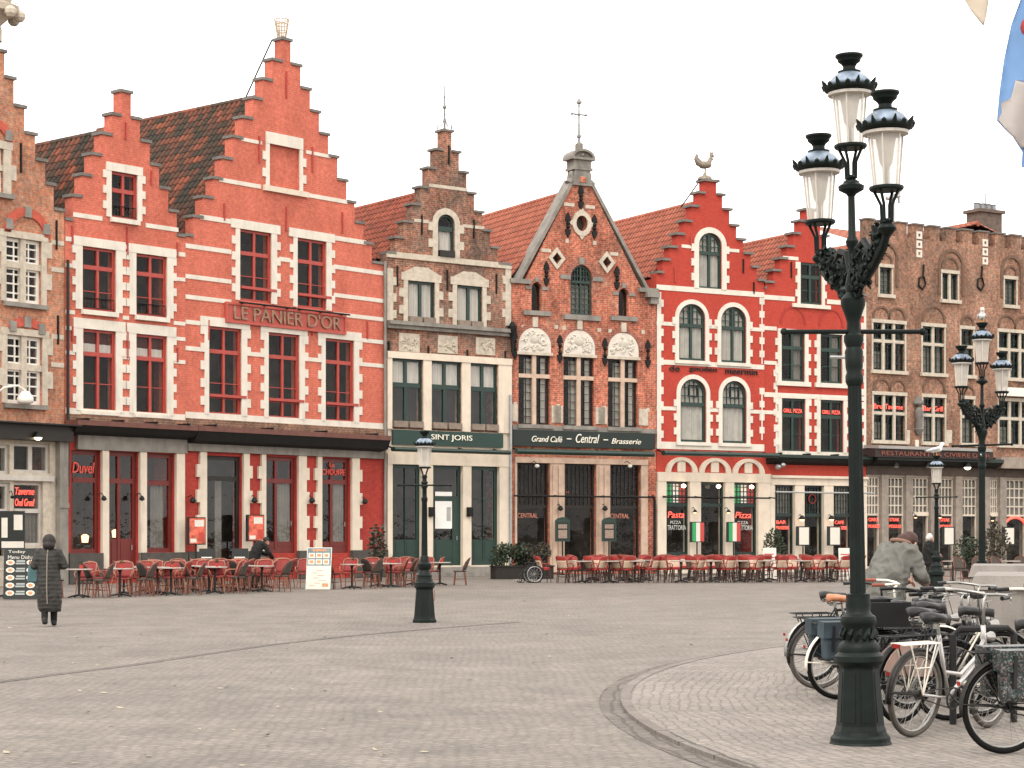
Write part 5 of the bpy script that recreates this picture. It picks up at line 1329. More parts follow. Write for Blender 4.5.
# ------------------------------------------------------------------ sky and sun
w = bpy.data.worlds.new('World'); sc.world = w; w.use_nodes = True
nt = w.node_tree; bg = nt.nodes['Background']
SUN_EL, SUN_AZ = 48, 200      # degrees; azimuth clockwise from +Y (behind the camera, a little to its left)
sk = nt.nodes.new('ShaderNodeTexSky'); sk.sky_type = 'NISHITA'; sk.sun_disc = False
sk.sun_elevation = R(SUN_EL); sk.sun_rotation = R(SUN_AZ); sk.air_density = 1; sk.dust_density = 4
bw_ = nt.nodes.new('ShaderNodeHueSaturation'); bw_.inputs['Saturation'].default_value = .12; nt.links.new(sk.outputs[0], bw_.inputs['Color'])
mx = nt.nodes.new('ShaderNodeMix'); mx.data_type = 'RGBA'; mx.inputs[0].default_value = .8; mx.inputs[7].default_value = (13.6, 13.2, 12.7, 1)
nt.links.new(bw_.outputs[0], mx.inputs[6]); nt.links.new(mx.outputs[2], bg.inputs['Color']); bg.inputs['Strength'].default_value = .15
sl = bpy.data.lights.new('sun', 'SUN'); so = bpy.data.objects.new('sun', sl); COL.objects.link(so)
sl.energy = 1.2; sl.angle = R(14); sl.color = (1, .95, .88)
d = Vector((math.sin(R(SUN_AZ)) * math.cos(R(SUN_EL)), math.cos(R(SUN_AZ)) * math.cos(R(SUN_EL)), math.sin(R(SUN_EL))))
so.rotation_euler = d.to_track_quat('Z', 'Y').to_euler(); so.location = (0, 0, 60)
sc.view_settings.view_transform = 'Standard'; sc.view_settings.look = 'None'; sc.view_settings.exposure = .45; sc.view_settings.gamma = 1
sc.cycles.use_denoising = True
sc.cycles.max_bounces = 8; sc.cycles.transparent_max_bounces = 16; sc.cycles.caustics_reflective = False; sc.cycles.caustics_refractive = False
# ------------------------------------------------------------------ street lamps
LGLASS = mk('milky_lantern_glass', (.62, .57, .5), .25, .1, 6, spec=.4)
_n = LGLASS.node_tree; _t = _n.nodes.new('ShaderNodeBsdfTransparent'); _m = _n.nodes.new('ShaderNodeMixShader'); _m.inputs[0].default_value = .52
_n.links.new(_t.outputs[0], _m.inputs[1]); _n.links.new(_n.nodes['Principled BSDF'].outputs[0], _m.inputs[2]); _n.links.new(_m.outputs[0], _n.nodes['Material Output'].inputs[0])
MANT = mk('grey_lamp_mantle', (.30, .28, .25), .6, .15, 8)
LFRAME = mk('pale_lantern_frame', (.50, .46, .41), .5, .1, 8)
HOOD = mk('blue_grey_sheen_hood', (.16, .20, .25), .4, .6, 9, metal=.1)  # blue-grey mottling paints sky highlights into the hood colour
def lantern(parent, x, y, z, k=1.0):
    m = MB(); n = 6
    m.lathe([(.115, 0), (.125, .012), (.125, .03), (.1, .035)], (x, y, z), 16)
    for i in range(4):
        t = math.pi / 4 + i * math.pi / 2; c, s = math.cos(t), math.sin(t)
        m.tube([(x + .04 * c, y + .04 * s, z - .23), (x + .045 * c, y + .045 * s, z - .1), (x + .095 * c, y + .095 * s, z)], .012, 6)
    m.lathe([(.03, -.32), (.06, -.29), (.068, -.27), (.06, -.25), (.035, -.235), (.045, -.22), (.02, -.2)], (x, y, z), 12)
    o = m.build('lantern', CAST, parent, True, R(35))
    MB().lathe([(.094, .036), (.128, .40)], (x, y, z), n, rot=math.pi / 6).build('glass', LGLASS, o)
    MB().lathe([(.02, .16), (.045, .2), (.06, .3), (.075, .39)], (x, y, z), 14).build('mantle', MANT, o, True); MB().lathe([(.012, .02), (.012, .16)], (x, y, z), 8).build('burner', IRON, o)
    m = MB()
    for i in range(n):
        t = math.pi / 6 + i * 2 * math.pi / n; c, s = math.cos(t), math.sin(t); m.tube([(x + .096 * c, y + .096 * s, z + .03), (x + .131 * c, y + .131 * s, z + .405)], .007, 5)
    m.lathe([(.13, .40), (.165, .405), (.168, .425), (.13, .43)], (x, y, z), 24)
    m.build('glass_frame', LFRAME, o)
    m = MB(); m.lathe([(.12, .43), (.172, .432), (.195, .45), (.198, .466), (.185, .474), (.1, .476)], (x, y, z), 24)
    for i in range(16):
        t = i * 2 * math.pi / 16; c, s = math.cos(t), math.sin(t); big = i % 2 == 0
        m.tube([(x + .185 * c, y + .185 * s, z + .455), (x + .2 * c, y + .2 * s, z + .485), (x + (.218 if big else .197) * c, y + (.218 if big else .197) * s, z + (.515 if big else .495))], [.02, .017, .005], 6)
    m.build('crown', CAST, o, True, R(40))
    MB().lathe([(.178, .472), (.165, .505), (.13, .545), (.085, .575)], (x, y, z), 20).build('hood', HOOD, o, True)
    MB().lathe([(.085, .57), (.088, .59), (.05, .6), (.048, .625), (.06, .645), (.085, .665), (.09, .685), (.105, .70), (.105, .715), (.08, .718)], (x, y, z), 20).build('chimney', CAST, o, True, R(35))
def crossbar(parent, z, L_, r=.018):
    m = MB(); m.tube([(0, -L_, z), (0, L_, z)], r, 8)
    for s in (-1, 1): m.ball((0, s * L_, z), r * 1.6, 8, 5)
    return m.build('ladder_bar', CAST, parent, True, R(40))
q = random.Random(3)
def triple_lamp():
    root = empty('street_lamp')
    Z = lambda y: (748 - y) * .0076
    m = MB(); m.lathe([(.235, 0), (.238, .03), (.228, .05), (.226, .08), (.205, .1), (.196, .13), (.15, .135)], n=28); m.lathe([(.196, .131), (.182, .17), (.15, .60), (.155, .62)], n=8, rot=R(22.5))
    for i in range(8):
        t = i * math.pi / 4; c, s = math.cos(t), math.sin(t)
        for (r0, z0, r1, z1) in ((.176, .2, .146, .58),):
            p = [(-.045, r0 * .925, z0), (.045, r0 * .925, z0), (.036, r1 * .925, z1), (-.036, r1 * .925, z1)]
            vs = []
            for d in (0, .008):
                for (a, rr, zz) in p: rr += d; vs.append((rr * c - a * s, rr * s + a * c, zz))
            m.hexa([vs[0], vs[1], vs[5], vs[4], vs[3], vs[2], vs[6], vs[7]])
    m.build('pedestal', CAST, root)
    m = MB(); m.lathe([(.14, .61), (.17, .64), (.187, .66), (.187, .7), (.168, .715), (.155, .73), (.16, .76), (.15, .79), (.125, .81), (.118, .82), (.118, .92), (.13, .94), (.138, .96), (.13, 1.0), (.1, 1.02), (.09, 1.04), (.095, 1.08), (.09, 1.14), (.092, 1.17), (.06, 1.18)], n=20)
    for i in range(12):
        t = i * math.pi / 6; m.tube([(.12 * math.cos(t), .12 * math.sin(t), .83), (.128 * math.cos(t + .2), .128 * math.sin(t + .2), .87), (.12 * math.cos(t + .35), .12 * math.sin(t + .35), .91)], [.02, .024, .012], 5)
    m.build('collar', CAST, root, True, R(35))
    m = MB(); n = 24; prof = [(.06, 1.17), (.056, 2.0), (.052, 2.78)]
    vs = []; 
    for r, z in prof: vs += [((r * (1 if k % 2 else .86)) * math.cos(2 * math.pi * k / n), (r * (1 if k % 2 else .86)) * math.sin(2 * math.pi * k / n), z) for k in range(n)]
    m.add(vs, [(i * n + k, i * n + (k + 1) % n, (i + 1) * n + (k + 1) % n, (i + 1) * n + k) for i in range(2) for k in range(n)])
    m.build('shaft', CAST, root)
    m = MB(); m.lathe([(.055, 2.76), (.068, 2.79), (.068, 2.83), (.058, 2.86), (.066, 2.9), (.07, 3.02), (.058, 3.05), (.075, 3.1), (.075, 3.14), (.055, 3.16), (.05, 3.24), (.066, 3.3), (.092, 3.37), (.095, 3.42), (.08, 3.44), (.05, 3.47), (.06, 3.52), (.045, 3.6), (.03, 3.65), (.028, 3.8), (.045, 3.83), (.05, 3.86), (.03, 3.9), (.026, 4.2), (.04, 4.22), (.095, 4.25), (.1, 4.28), (.05, 4.31), (.03, 4.33)], n=16)
    m.build('upper_stem', CAST, root, True, R(35))
    crossbar(root, 3.17, .55)
    MB().tube([(-.06, -.02, 2.98), (-.25, -.1, 3.0)], .014, 6).build('hook', ZINC, root)
    for sg in (-1, 1):
        m = MB(); X = lambda x: x * sg
        m.tube([(X(a), 0, b) for a, b in ((.04, 3.5), (.25, 3.52), (.5, 3.62), (.69, 3.72), (.765, 3.8), (.78, 3.85))], [.04, .035, .035, .035, .03, .028], 8)
        m.tube([(X(a), 0, b) for a, b in ((.04, 3.62), (.12, 3.78), (.28, 3.82), (.42, 3.72), (.5, 3.66))], [.025, .03, .03, .025, .02], 7)
        m.tube([(X(.3 + .11 * math.cos(t * .6)), 0, 3.66 + .1 * math.sin(t * .6)) for t in range(11)], .02, 6)
        m.tube([(X(.55 + .08 * math.cos(t * .6)), 0, 3.8 + .08 * math.sin(t * .6)) for t in range(11)], .018, 6)
        m.tube([(X(.12 + .08 * math.cos(t * .6)), 0, 3.5 + .08 * math.sin(t * .6)) for t in range(11)], .018, 6)
        for i in range(150):         # acanthus leaves
            t = q.random(); a, b = .05 + .64 * t, 3.5 + .16 * t + .14 * t * t + q.uniform(-.08, .2) * (1 - .5 * t)
            d = q.uniform(0, 6.28); l = q.uniform(.04, .085); yy = q.uniform(-.05, .05)
            m.tube([(X(a), yy, b), (X(a + l * math.cos(d) * .6), yy + q.uniform(-.02, .02), b + l * math.sin(d) * .6), (X(a + l * math.cos(d + .6)), yy * 1.4, b + l * math.sin(d + .6))], [.012, .02, .004], 5)
        m.build('bracket', CAST, root, True, R(40))
    lantern(root, 0, 0, 4.565)
    for sg in (-1, 1): lantern(root, .78 * sg, 0, 4.11)
    return root
L1 = triple_lamp(); tag(L1, 'tall dark green lamp post with three lanterns in the foreground beside the bicycles', 'street lamp', 'lamp posts with three lanterns')
x, y = gp(860.5, 747.5); L1.location = (x, y, 0); L1.rotation_euler = (0, R(-.95), R(-73))
L1.rotation_mode = 'XYZ'
L1.matrix_world = Matrix.Translation((x, y, 0)) @ Matrix.Rotation(R(-.95), 4, 'Y') @ Matrix.Rotation(R(-81), 4, 'Z')
bpy.context.view_layer.update()
L2 = copy_tree(L1); tag(L2, 'farther lamp post with three lanterns and a white gull on top, by the brown house', 'street lamp', 'lamp posts with three lanterns')
Y2 = 34.5; X2 = (982 - CX) * Y2 / F
L2.rotation_euler = (0, 0, R(51)); L2.location = (X2, Y2, 0)
def single_lamp():
    root = empty('street_lamp')
    m = MB(); m.lathe([(.24, 0), (.24, .05), (.22, .07), (.21, .12), (.17, .62), (.175, .65)], n=8, rot=R(22.5)); m.build('pedestal', CAST, root)
    m = MB(); m.lathe([(.16, .64), (.2, .68), (.2, .76), (.17, .78), (.14, .86), (.15, .9), (.12, .93), (.1, 1.0), (.13, 1.05), (.13, 1.12), (.09, 1.16), (.08, 1.25), (.06, 1.28)], n=16); m.build('collar', CAST, root, True, R(35))
    m = MB(); m.lathe([(.062, 1.26), (.05, 2.3), (.06, 2.32), (.06, 2.38), (.045, 2.4), (.045, 2.56), (.07, 2.6), (.05, 2.64), (.04, 2.75), (.06, 2.78), (.03, 2.82)], n=14); m.build('shaft', CAST, root, True, R(35))
    crossbar(root, 2.62, .5, .016); lantern(root, 0, 0, 2.94)
    return root
S1 = single_lamp(); x, y = gp(424.5, 622.5); S1.location = (x, y, 0); S1.rotation_euler = (0, 0, R(96)); S1.scale = (.97,) * 3
tag(S1, 'green lamp post with one lantern standing alone before the green shop front', 'street lamp', 'lamp posts with one lantern')
MB().box(.1, .16, -.2, -.19, .4, .62).build('orange_tag', mk('orange_sticker', (.5, .13, .05), .6), S1)
bpy.context.view_layer.update()
S2 = copy_tree(S1); tag(S2, 'slim lamp post with one lantern and a white gull on it, behind the bicycles', 'street lamp', 'lamp posts with one lantern')
Y3 = 48.5; S2.location = ((936.5 - CX) * Y3 / F, Y3, 0); S2.rotation_euler = (0, 0, R(70))
GULLW = mk('white_feathers', (.75, .73, .7), .7, .06, 8); GULLG = mk('pale_grey_wing', (.42, .43, .45), .7, .08, 8); BEAK = mk('yellow_beak', (.55, .3, .05), .5)
def gull(label, loc, rz, s=1):
    r = empty('gull', loc, rz); r.scale = (s,) * 3; tag(r, label, 'gull', 'gulls on the lamp posts')
    m = MB(); m.capsule((-.1, 0, .13), (.08, 0, .17), .065, .07); m.capsule((.09, 0, .18), (.14, 0, .27), .05, .04); m.ball((.155, 0, .29), .05, 10, 7); m.tube([(-.14, 0, .13), (-.26, 0, .11)], [.045, .015], 8)
    b = m.build('body', GULLW, r, True)
    for s_ in (-1, 1):
        w = MB(); w.tube([(.06, .06 * s_, .18), (-.06, .068 * s_, .16), (-.2, .035 * s_, .13), (-.3, .01 * s_, .12)], [.03, .045, .03, .006], 8); w.build('wing', GULLG, r, True)
        MB().tube([(0, .025 * s_, .1), (0, .025 * s_, 0)], .008, 5).build('leg', BEAK, r)
    MB().tube([(.195, 0, .285), (.25, 0, .275)], [.015, .003], 6).build('beak', BEAK, r)
gull('white gull facing right on the lamp with three lanterns', (X2, Y2, 4.565 + .715), R(-100), .75)
gull('white gull perched low and stretched on the single lantern post', (S2.location.x, Y3, (2.94 + .715) * .97), R(5), .95)

# ------------------------------------------------------------------ stone plinth behind the bicycles
STN = mk('pale_concrete_stone', (.215, .192, .17), .85, .12, 2.5, bump=.3, stain=.3)
def slab(name, label, px0, py, Y, w, d, h, tip=.06):
    x = (px0 - CX) * Y / F; r = tag(empty(name, (x, Y, 0), -R(14)), label, 'stone plinth')
    m = MB(); m.box(0, w, 0, d, 0, h - .16); m.build('base', STN, r)
    m = MB(); m.hexa([(-tip, -tip, h - .156), (w, -tip, h - .156), (w, d, h - .156), (-tip, d, h - .156), (-tip + .05, -tip + .05, h), (w, -tip + .05, h), (w, d, h), (-tip + .05, d, h)]); m.build('cap', STN, r); return r
slab('stone_plinth', 'large pale stone block with a streaked front directly behind the bicycles', 975, 0, 22.6, 3.4, 2.6, 1.16)
slab('stone_plinth', 'longer low grey stone ledge behind the large pale block', 971, 0, 27.5, 4.2, 2.0, 1.2, .04)

# ------------------------------------------------------------------ flags, top right
def flag(label, outline, Y, mat, extra=(), pole_px=1110, topz=11):
    P3 = lambda px, py: ((px - CX) * Y / F, EYE + (HY - py) * Y / F)
    pts = [P3(*p) for p in outline]; px_, _ = P3(pole_px, 0)
    r = tag(empty('flag', (px_, Y, 0)), label, 'flag', 'flags hanging at the top right')
    MB().lathe([(.12, 0), (.1, .5), (.06, .52), (.04, topz), (.01, topz + .1)], n=10).build('pole', WHITEW, r)
    zt = max(p[1] for p in pts); MB().tube([(0, 0, zt + .02), (min(p[0] for p in pts) - px_ - .1, 0, zt + .02)], .025, 6).build('cross_arm', WHITEW, r)
    def cloth(nm, poly, mt, dy):
        x0, x1 = min(p[0] for p in poly), max(p[0] for p in poly); z0, z1 = min(p[1] for p in poly), max(p[1] for p in poly)
        vs = [Vector(p) for p in poly]; es = [(i, (i + 1) % len(vs)) for i in range(len(vs))]; st = .06; k = 0
        for i in range(1, int((x1 - x0) / st)):
            for j in range(1, int((z1 - z0) / st)):
                p = (x0 + i * st, z0 + j * st)
                if inside(p, poly): vs.append(Vector(p))
        rv, re, rf = delaunay_2d_cdt(vs, es, [], 1, 1e-5)[:3]
        f3 = lambda p: (p[0] - px_, .12 * math.sin(p[0] * 5.2 + p[1] * .7) + .05 * math.sin(p[0] * 11 - p[1] * 2) + dy, p[1])
        keep = [tuple(f) for f in rf if inside(sum((Vector(rv[i]) for i in f), Vector((0, 0))) / len(f), poly)]
        m = MB(); m.add([f3(p) for p in rv], keep); o = m.build(nm, mt, r, True)
        so_ = o.modifiers.new('solid', 'SOLIDIFY'); so_.thickness = .008; so_.offset = 0
    cloth('cloth', pts, mat, 0)
    for nm, ol, mt in extra: cloth(nm, [P3(*p) for p in ol], mt, -.012)
BLUEF = mk('light_blue_cloth', (.13, .235, .42), .8, .08, 3); PALEF = mk('pale_grey_cloth', (.34, .305, .285), .8, .08, 3); CREAMF = mk('cream_cloth', (.48, .40, .31), .8, .08, 3); REDF = mk('red_cloth', (.34, .045, .04), .8)
flag('light blue flag with a pale lower corner at the right edge of the sky', [(1028, -20), (1014, 22), (1006, 58), (1000, 92), (996.5, 121), (1005, 130), (1013, 137), (1025, 150), (1024, 165), (1034, 168), (1046, 120), (1066, 140), (1080, 60), (1088, -20)], 30, BLUEF,
     [('pale_corner', [(1017, 79), (1012, 97), (1001, 103), (1002, 112), (997.5, 120), (1005, 129.5), (1013, 136.5), (1023, 147), (1040, 140), (1050, 82)], PALEF), ('red_emblem', [(1022 + 9 * (1 + math.cos(t * .52)), 26 + 11 * math.sin(t * .52)) for t in range(12)], REDF)])
flag('tip of a cream flag at the top edge of the sky', [(955, -20), (963, -1), (972, 11), (984, 25.5), (987, 16), (989, 4), (992, -20)], 31, CREAMF, pole_px=1128)
# ------------------------------------------------------------------ cafe furniture
RATT = mk('orange_brown_rattan', (.145, .046, .029), .55, .2, 12); WOVE = mk('dark_brown_weave', (.03, .023, .018), .8, .3, 40, bump=.5, bscale=90)
WOVG = mk('grey_brown_weave', (.06, .046, .037), .8, .25, 40, bump=.5, bscale=90)
REDW = mk('red_weave', (.21, .025, .021), .65, .2, 30, bump=.4, bscale=80); CREAMW = mk('cream_weave', (.46, .33, .24), .75, .15, 30, bump=.4, bscale=80)
REDT = mk('bright_red_weave', (.30, .028, .024), .6, .15, 30); SALH = mk('salmon_cane', (.29, .12, .078), .6, .15, 12); RFR = mk('red_cane_frame', (.22, .045, .032), .5, .15, 10)
TOP = mk('grey_table_top', (.34, .29, .25), .5, .15, 6); BLK = mk('black_metal_base', (.006, .0055, .005), .5, .2, 8)
def chair(seatm, backm, framem, kind, legm=None):
    legm = legm or framem
    r = empty('cafe_chair')      # faces +x; back at -x
    m = MB(); m.lathe([(.2, .43), (.215, .44), (.215, .465), (.2, .475)], n=18); m.build('seat', seatm, r, True, R(40))
    legs = [(.15, .14, .19, .18), (.15, -.14, .19, -.18), (-.14, .14, -.2, .17), (-.14, -.14, -.2, -.17)]
    for a, b, c, d in legs: MB().tube([(a, b, .44), (c, d, 0)], [.017, .014], 7).build('leg', legm, r)
    m = MB(); m.tube([(.17 * math.cos(t), .17 * math.sin(t), .2) for t in [i * 2 * math.pi / 16 for i in range(16)]], .009, 5, closed=True); m.build('stretcher', legm, r)
    lean = lambda z: -.17 - .16 * (z - .45) / .43
    if kind == 'hoop': pr = [(-.2, .45), (-.23, .6), (-.22, .74), (-.16, .84), (-.07, .885), (0, .895), (.07, .885), (.16, .84), (.22, .74), (.23, .6), (.2, .45)]
    else: pr = [(-.21, .45), (-.23, .65), (-.23, .83), (-.2, .88), (-.1, .9), (0, .905), (.1, .9), (.2, .88), (.23, .83), (.23, .65), (.21, .45)]
    cur = lambda y, z: lean(z) + .09 * (y / .23) ** 2
    m = MB(); m.tube([(cur(y, z), y, z) for y, z in pr], .016, 7)
    if kind != 'hoop':
        for s in (-1, 1): m.tube([(cur(.23, .65), .23 * s, .66), (.05, .25 * s, .66), (.16, .22 * s, .6), (.15, .17 * s, .45)], .014, 6)
    m.build('back_frame', framem, r, True)
    k = .92; inner = [(y * k, .5 + (z - .45) * .89 if z > .46 else .5) for y, z in pr]
    def panel(nm, lo, hi, mat, off=0):
        vs = []; fs = []; n = 8; rows = 6
        for j in range(rows + 1):
            z = lo + (hi - lo) * j / rows
            w = .21 if kind != 'hoop' else (.205 if z < .62 else .205 * math.sqrt(max(.02, 1 - ((z - .62) / .27) ** 2)))
            for i in range(n + 1):
                y = -w + 2 * w * i / n; vs.append((cur(y, z) + off, y, z))
        for j in range(rows):
            for i in range(n): a = j * (n + 1) + i; fs.append((a, a + 1, a + n + 2, a + n + 1))
        o = MB().add(vs, fs).build(nm, mat, r, True); s = o.modifiers.new('solid', 'SOLIDIFY'); s.thickness = .014
    if kind == 'cream': panel('backrest', .5, .76, backm); panel('headrest', .764, .885, REDT)
    elif kind == 'hoop': panel('backrest', .5, .875, backm)
    else: panel('backrest', .5, .88, backm)
    if kind == 'cream': m = MB(); m.lathe([(.2, .477), (.205, .49), (.2, .52), (.15, .53)], n=14).build('cushion', REDT, r, True)
    return r
def table(topm, sq=False):
    r = empty('cafe_table'); m = MB()
    if sq: m.box(-.33, .33, -.33, .33, .72, .75)
    else: m.lathe([(.34, .72), (.35, .725), (.35, .745), (.34, .75)], n=24)
    m.build('table_top', topm, r); MB().lathe([(.03, .05), (.03, .6), (.05, .7), (.12, .719)], n=10).build('pole', BLK, r)
    m = MB()
    for t in range(4): a = t * math.pi / 2 + .6; m.tube([(0, 0, .08), (.18 * math.cos(a), .18 * math.sin(a), .05), (.3 * math.cos(a), .3 * math.sin(a), .02)], [.03, .025, .02], 6)
    m.build('foot', BLK, r); return r
protoD = chair(WOVE, WOVE, RATT, 'hoop'); protoG = chair(WOVG, WOVG, RATT, 'hoop'); protoR = chair(REDW, REDW, SALH, 'red'); protoC = chair(REDT, CREAMW, RFR, 'cream', mk('dark_brown_cane', (.06, .03, .024), .6)); protoT = table(TOP)
used = set()
bpy.context.view_layer.update()
for o in (protoD, protoG, protoR, protoC, protoT): KIDS[o.name] = [x for x in bpy.data.objects if x.parent == o]
def put(proto, x, y, rz, label, cat, group):
    if proto in used:
        o = proto.copy(); COL.objects.link(o)
        for ch in KIDS[proto_name[proto]]:
            c = ch.copy(); COL.objects.link(c); c.parent = o
    else: o = proto; used.add(proto)
    o.location = (x, y, 0); o.rotation_euler = (0, 0, rz)
    if label in LABELS: print('DUP', label)
    LABELS.add(label); tag(o, label, cat, group); return o
proto_name = {o: o.name for o in (protoD, protoG, protoR, protoC, protoT)}; LABELS = set()
jr = random.Random(11)
J = lambda a: jr.uniform(-a, a)
# left terrace: dark woven chairs and tables in the front row, red armchairs behind
G_T, G_F, G_B = 'small round cafe tables', 'brown woven cafe chairs', 'red cafe armchairs'
left = [(6, 598, 'the picture menu board at far left'), (79, 598, 'the left shop window of the small red house'), (120, 597, 'the red double door'), (171, 595.5, 'the lit window beside the double door'), (146, 592.8, 'the pale pillar right of the double door'), (193, 591.8, 'the left red picture menu case'), (215, 594, 'the open dark doorway'), (238, 590.6, 'the stone jamb of the open doorway'), (262, 592, 'the bending waiter'), (352, 589, 'the rightmost red glazed door'), (391, 587.5, 'the thin corner shrub'), (440, 585.5, 'the green front door')]
AX = R(12)
TABLES = []
for px, py, where in left:
    x, y = gp(px, py)
    rz = AX
    put(protoT, x, y, J(1), 'small round table in front of ' + where, 'table', G_T); TABLES.append((x, y))
    c, s = math.cos(rz), math.sin(rz)
    last = px == 440
    put(protoD if not last else protoG, x - .62 * c + J(.05), y - .62 * s + J(.1), rz + .35 + J(.35), 'woven chair left of the table before ' + where, 'chair', G_F)
    put(protoG, x + .6 * c + J(.05), y + .6 * s + J(.1), rz + math.pi - .45 + J(.4), 'woven chair right of the table before ' + where, 'chair', G_F)
    if px == 6 or last: continue
    a = R(262)
    put(protoR, x - .1 + J(.1), y + 1.0, R(-90) + J(.3), 'red armchair behind the table before ' + where, 'chair', G_B)
    x2, y2 = x + .55 + J(.1), y + 2.5 + J(.1)
    if px != 262:
        put(protoT, x2, y2, J(1), 'second row table behind the one before ' + where, 'table', G_T)
        put(protoR, x2 - .62, y2 + J(.1), J(.3), 'second row red armchair, left one, before ' + where, 'chair', G_B)
        put(protoR, x2 + .62, y2 + J(.1), math.pi + J(.3), 'second row red armchair, right one, before ' + where, 'chair', G_B)
    put(protoR, x2 - .3, y2 + .95, R(-90) + J(.2), 'rearmost red armchair, left of two, before ' + where, 'chair', G_B)
    put(protoR, x2 + .35, y2 + .95, R(-90) + J(.2), 'rearmost red armchair, right of two, before ' + where, 'chair', G_B)
x, y = gp(408, 587); put(protoG, x, y, R(170), 'woven chair turned away, just left of the square\'s green lamp post', 'chair', G_F)
# right terrace: cream and red chairs
G_T2, G_C = 'cafe tables of the right hand terrace', 'cream and red cafe chairs'
right = [(582, 'the central dark doorway of the brick house'), (609.5, 'the right green menu lantern'), (635, 'the right window of the brick house'), (681, 'the left flag coloured window'), (711, 'the door between the flag menus'), (739.5, 'the right flag coloured window'), (764, 'the wide cream pier'), (801, 'the left white menu case'), (827, 'the right white menu case')]
for i, (px, where) in enumerate(right):
    x, y = gp(px, 583.2 - i * .12)
    put(protoT, x, y, J(1), 'front row table before ' + where, 'table', G_T2)
    put(protoC, x - .55, y + .08 + J(.1), R(42) + J(.3), 'front row chair left of the table before ' + where, 'chair', G_C)
    put(protoC, x + .55, y + .12 + J(.1), R(136) + J(.3), 'front row chair right of the table before ' + where, 'chair', G_C)
    put(protoC, x - .22 + J(.1), y + .85, R(-88) + J(.4), 'chair behind the front table before ' + where, 'chair', G_C)
    for row, dy in ((2, 2.6), (3, 5.4)):
        xx, yy = x + .35 + J(.15) + row * .12, y + dy + J(.15); nm = ('second', 'third')[row - 2] + ' row'
        put(protoT, xx, yy, J(1), nm + ' table before ' + where, 'table', G_T2)
        put(protoC, xx - .58, yy + J(.12), R(38) + J(.3), nm + ' chair left of the table before ' + where, 'chair', G_C)
        put(protoC, xx + .55, yy + J(.12), R(142) + J(.3), nm + ' chair right of the table before ' + where, 'chair', G_C)
        if row == 2: put(protoC, xx + J(.1), yy + .9, R(-90) + J(.4), nm + ' chair behind the table before ' + where, 'chair', G_C)
for px, py, wh in ((553, 583, 'the left window of the brick house'), (849, 582, 'the foot of the near lamp post')):
    x, y = gp(px, py); put(protoC, x - .3, y + .3, R(20), 'end chair facing right before ' + wh, 'chair', G_C); put(protoC, x + .35, y + .6, R(170), 'end chair facing left before ' + wh, 'chair', G_C)
# brown house terrace: rattan chairs far right
for k, (px, dY, rz, lb) in enumerate(((962, 66, -70, 'rattan chair left of the far lamp post'), (979, 68, -100, 'rattan chair facing out beside the far lamp post'), (1000, 67, -60, 'rattan chair right of the far lamp post, partly behind the ledge'), (1020, 68, -110, 'rattan chair at the right edge before the neon arch'), (925, 66, 170, 'rattan chair by the grey haired person'), (946, 69, -20, 'rattan chair just right of the single lantern post'), (916, 70, 10, 'rattan chair by the dark doorway of the brown house'))):
    put(protoG, (px - CX) * dY / F, dY, R(rz), lb, 'chair', 'rattan chairs of the brown house terrace')
for px, dY, lb in ((953, 67.5, 'table between the single lantern post and the far lamp post'), (1010, 67.5, 'table at the right edge in front of the brown house')):
    put(protoT, (px - CX) * dY / F, dY, 0, lb, 'table', G_T2)

# flower pots on tables
POTR = mk('red_flower_pot', (.42, .04, .03), .5, .1); LEAF = mk('dark_green_leaf', (.028, .04, .021), .6, .35, 14); LEAFB = mk('brown_green_leaf', (.05, .043, .028), .65, .35, 14)
def leaves(m, c, rx, rz, n, s, rn, hollow=.3):
    for i in range(n):
        while True:
            p = Vector((rn.uniform(-1, 1), rn.uniform(-1, 1), rn.uniform(-1, 1)))
            if hollow < p.length < 1: break
        b = Vector((c[0] + p.x * rx, c[1] + p.y * rx, c[2] + p.z * rz)); d = Vector((rn.uniform(-1, 1), rn.uniform(-1, 1), rn.uniform(-.4, 1))).normalized() * s * rn.uniform(.6, 1.3)
        e = d.cross(Vector((rn.uniform(-1, 1), rn.uniform(-1, 1), .3))).normalized() * s * .35
        m.add([b, b + d * .5 + e, b + d, b + d * .5 - e], [(0, 1, 2, 3)])
def pot(name, label, x, y, z, pr, ph, lx, lz, n, s, potm, leafm, cat='plant', stem=True, group=None, flower=None, hollow=.3):
    r = tag(empty(name, (x, y, z), jr.uniform(0, 6)), label, cat, group); rn = random.Random(int(x * 91 + y * 7))
    MB().lathe([(pr * .75, 0), (pr, ph * .9), (pr * 1.08, ph * .92), (pr * 1.08, ph), (pr * .9, ph)], n=14).build('pot', potm, r, True, R(40))
    m = MB(); leaves(m, (0, 0, ph + lz * .85), lx, lz, n, s, rn, hollow); f = m.build('foliage', leafm, r)
    if stem:
        m = MB()
        for i in range(5): a = i * 1.3; m.tube([(0, 0, ph * .8), (lx * .4 * math.cos(a), lx * .4 * math.sin(a), ph + lz), (lx * .7 * math.cos(a), lx * .7 * math.sin(a), ph + lz * 1.5)], .012 if lz > .2 else .004, 5)
        m.build('stem', BROWNW, r)
    if flower: m = MB(); leaves(m, (0, 0, ph + lz), lx, lz, 14, s, rn, .5); m.build('flowers', flower, r)
    return r
for (tx, ty), lb in zip(TABLES, ('far left picture menu board', 'left shop window', 'red double door', 'red framed window', None, None, 'open dark doorway', None, None, 'white menu board', 'corner shrub', 'green front door')):
    if lb: pot('flower_pot', 'small red flower pot on the table by the ' + lb, tx + .05, ty + .06, .75, .055, .1, .07, .06, 26, .05, POTR, LEAF, 'flower pot', False, 'red flower pots on tables')
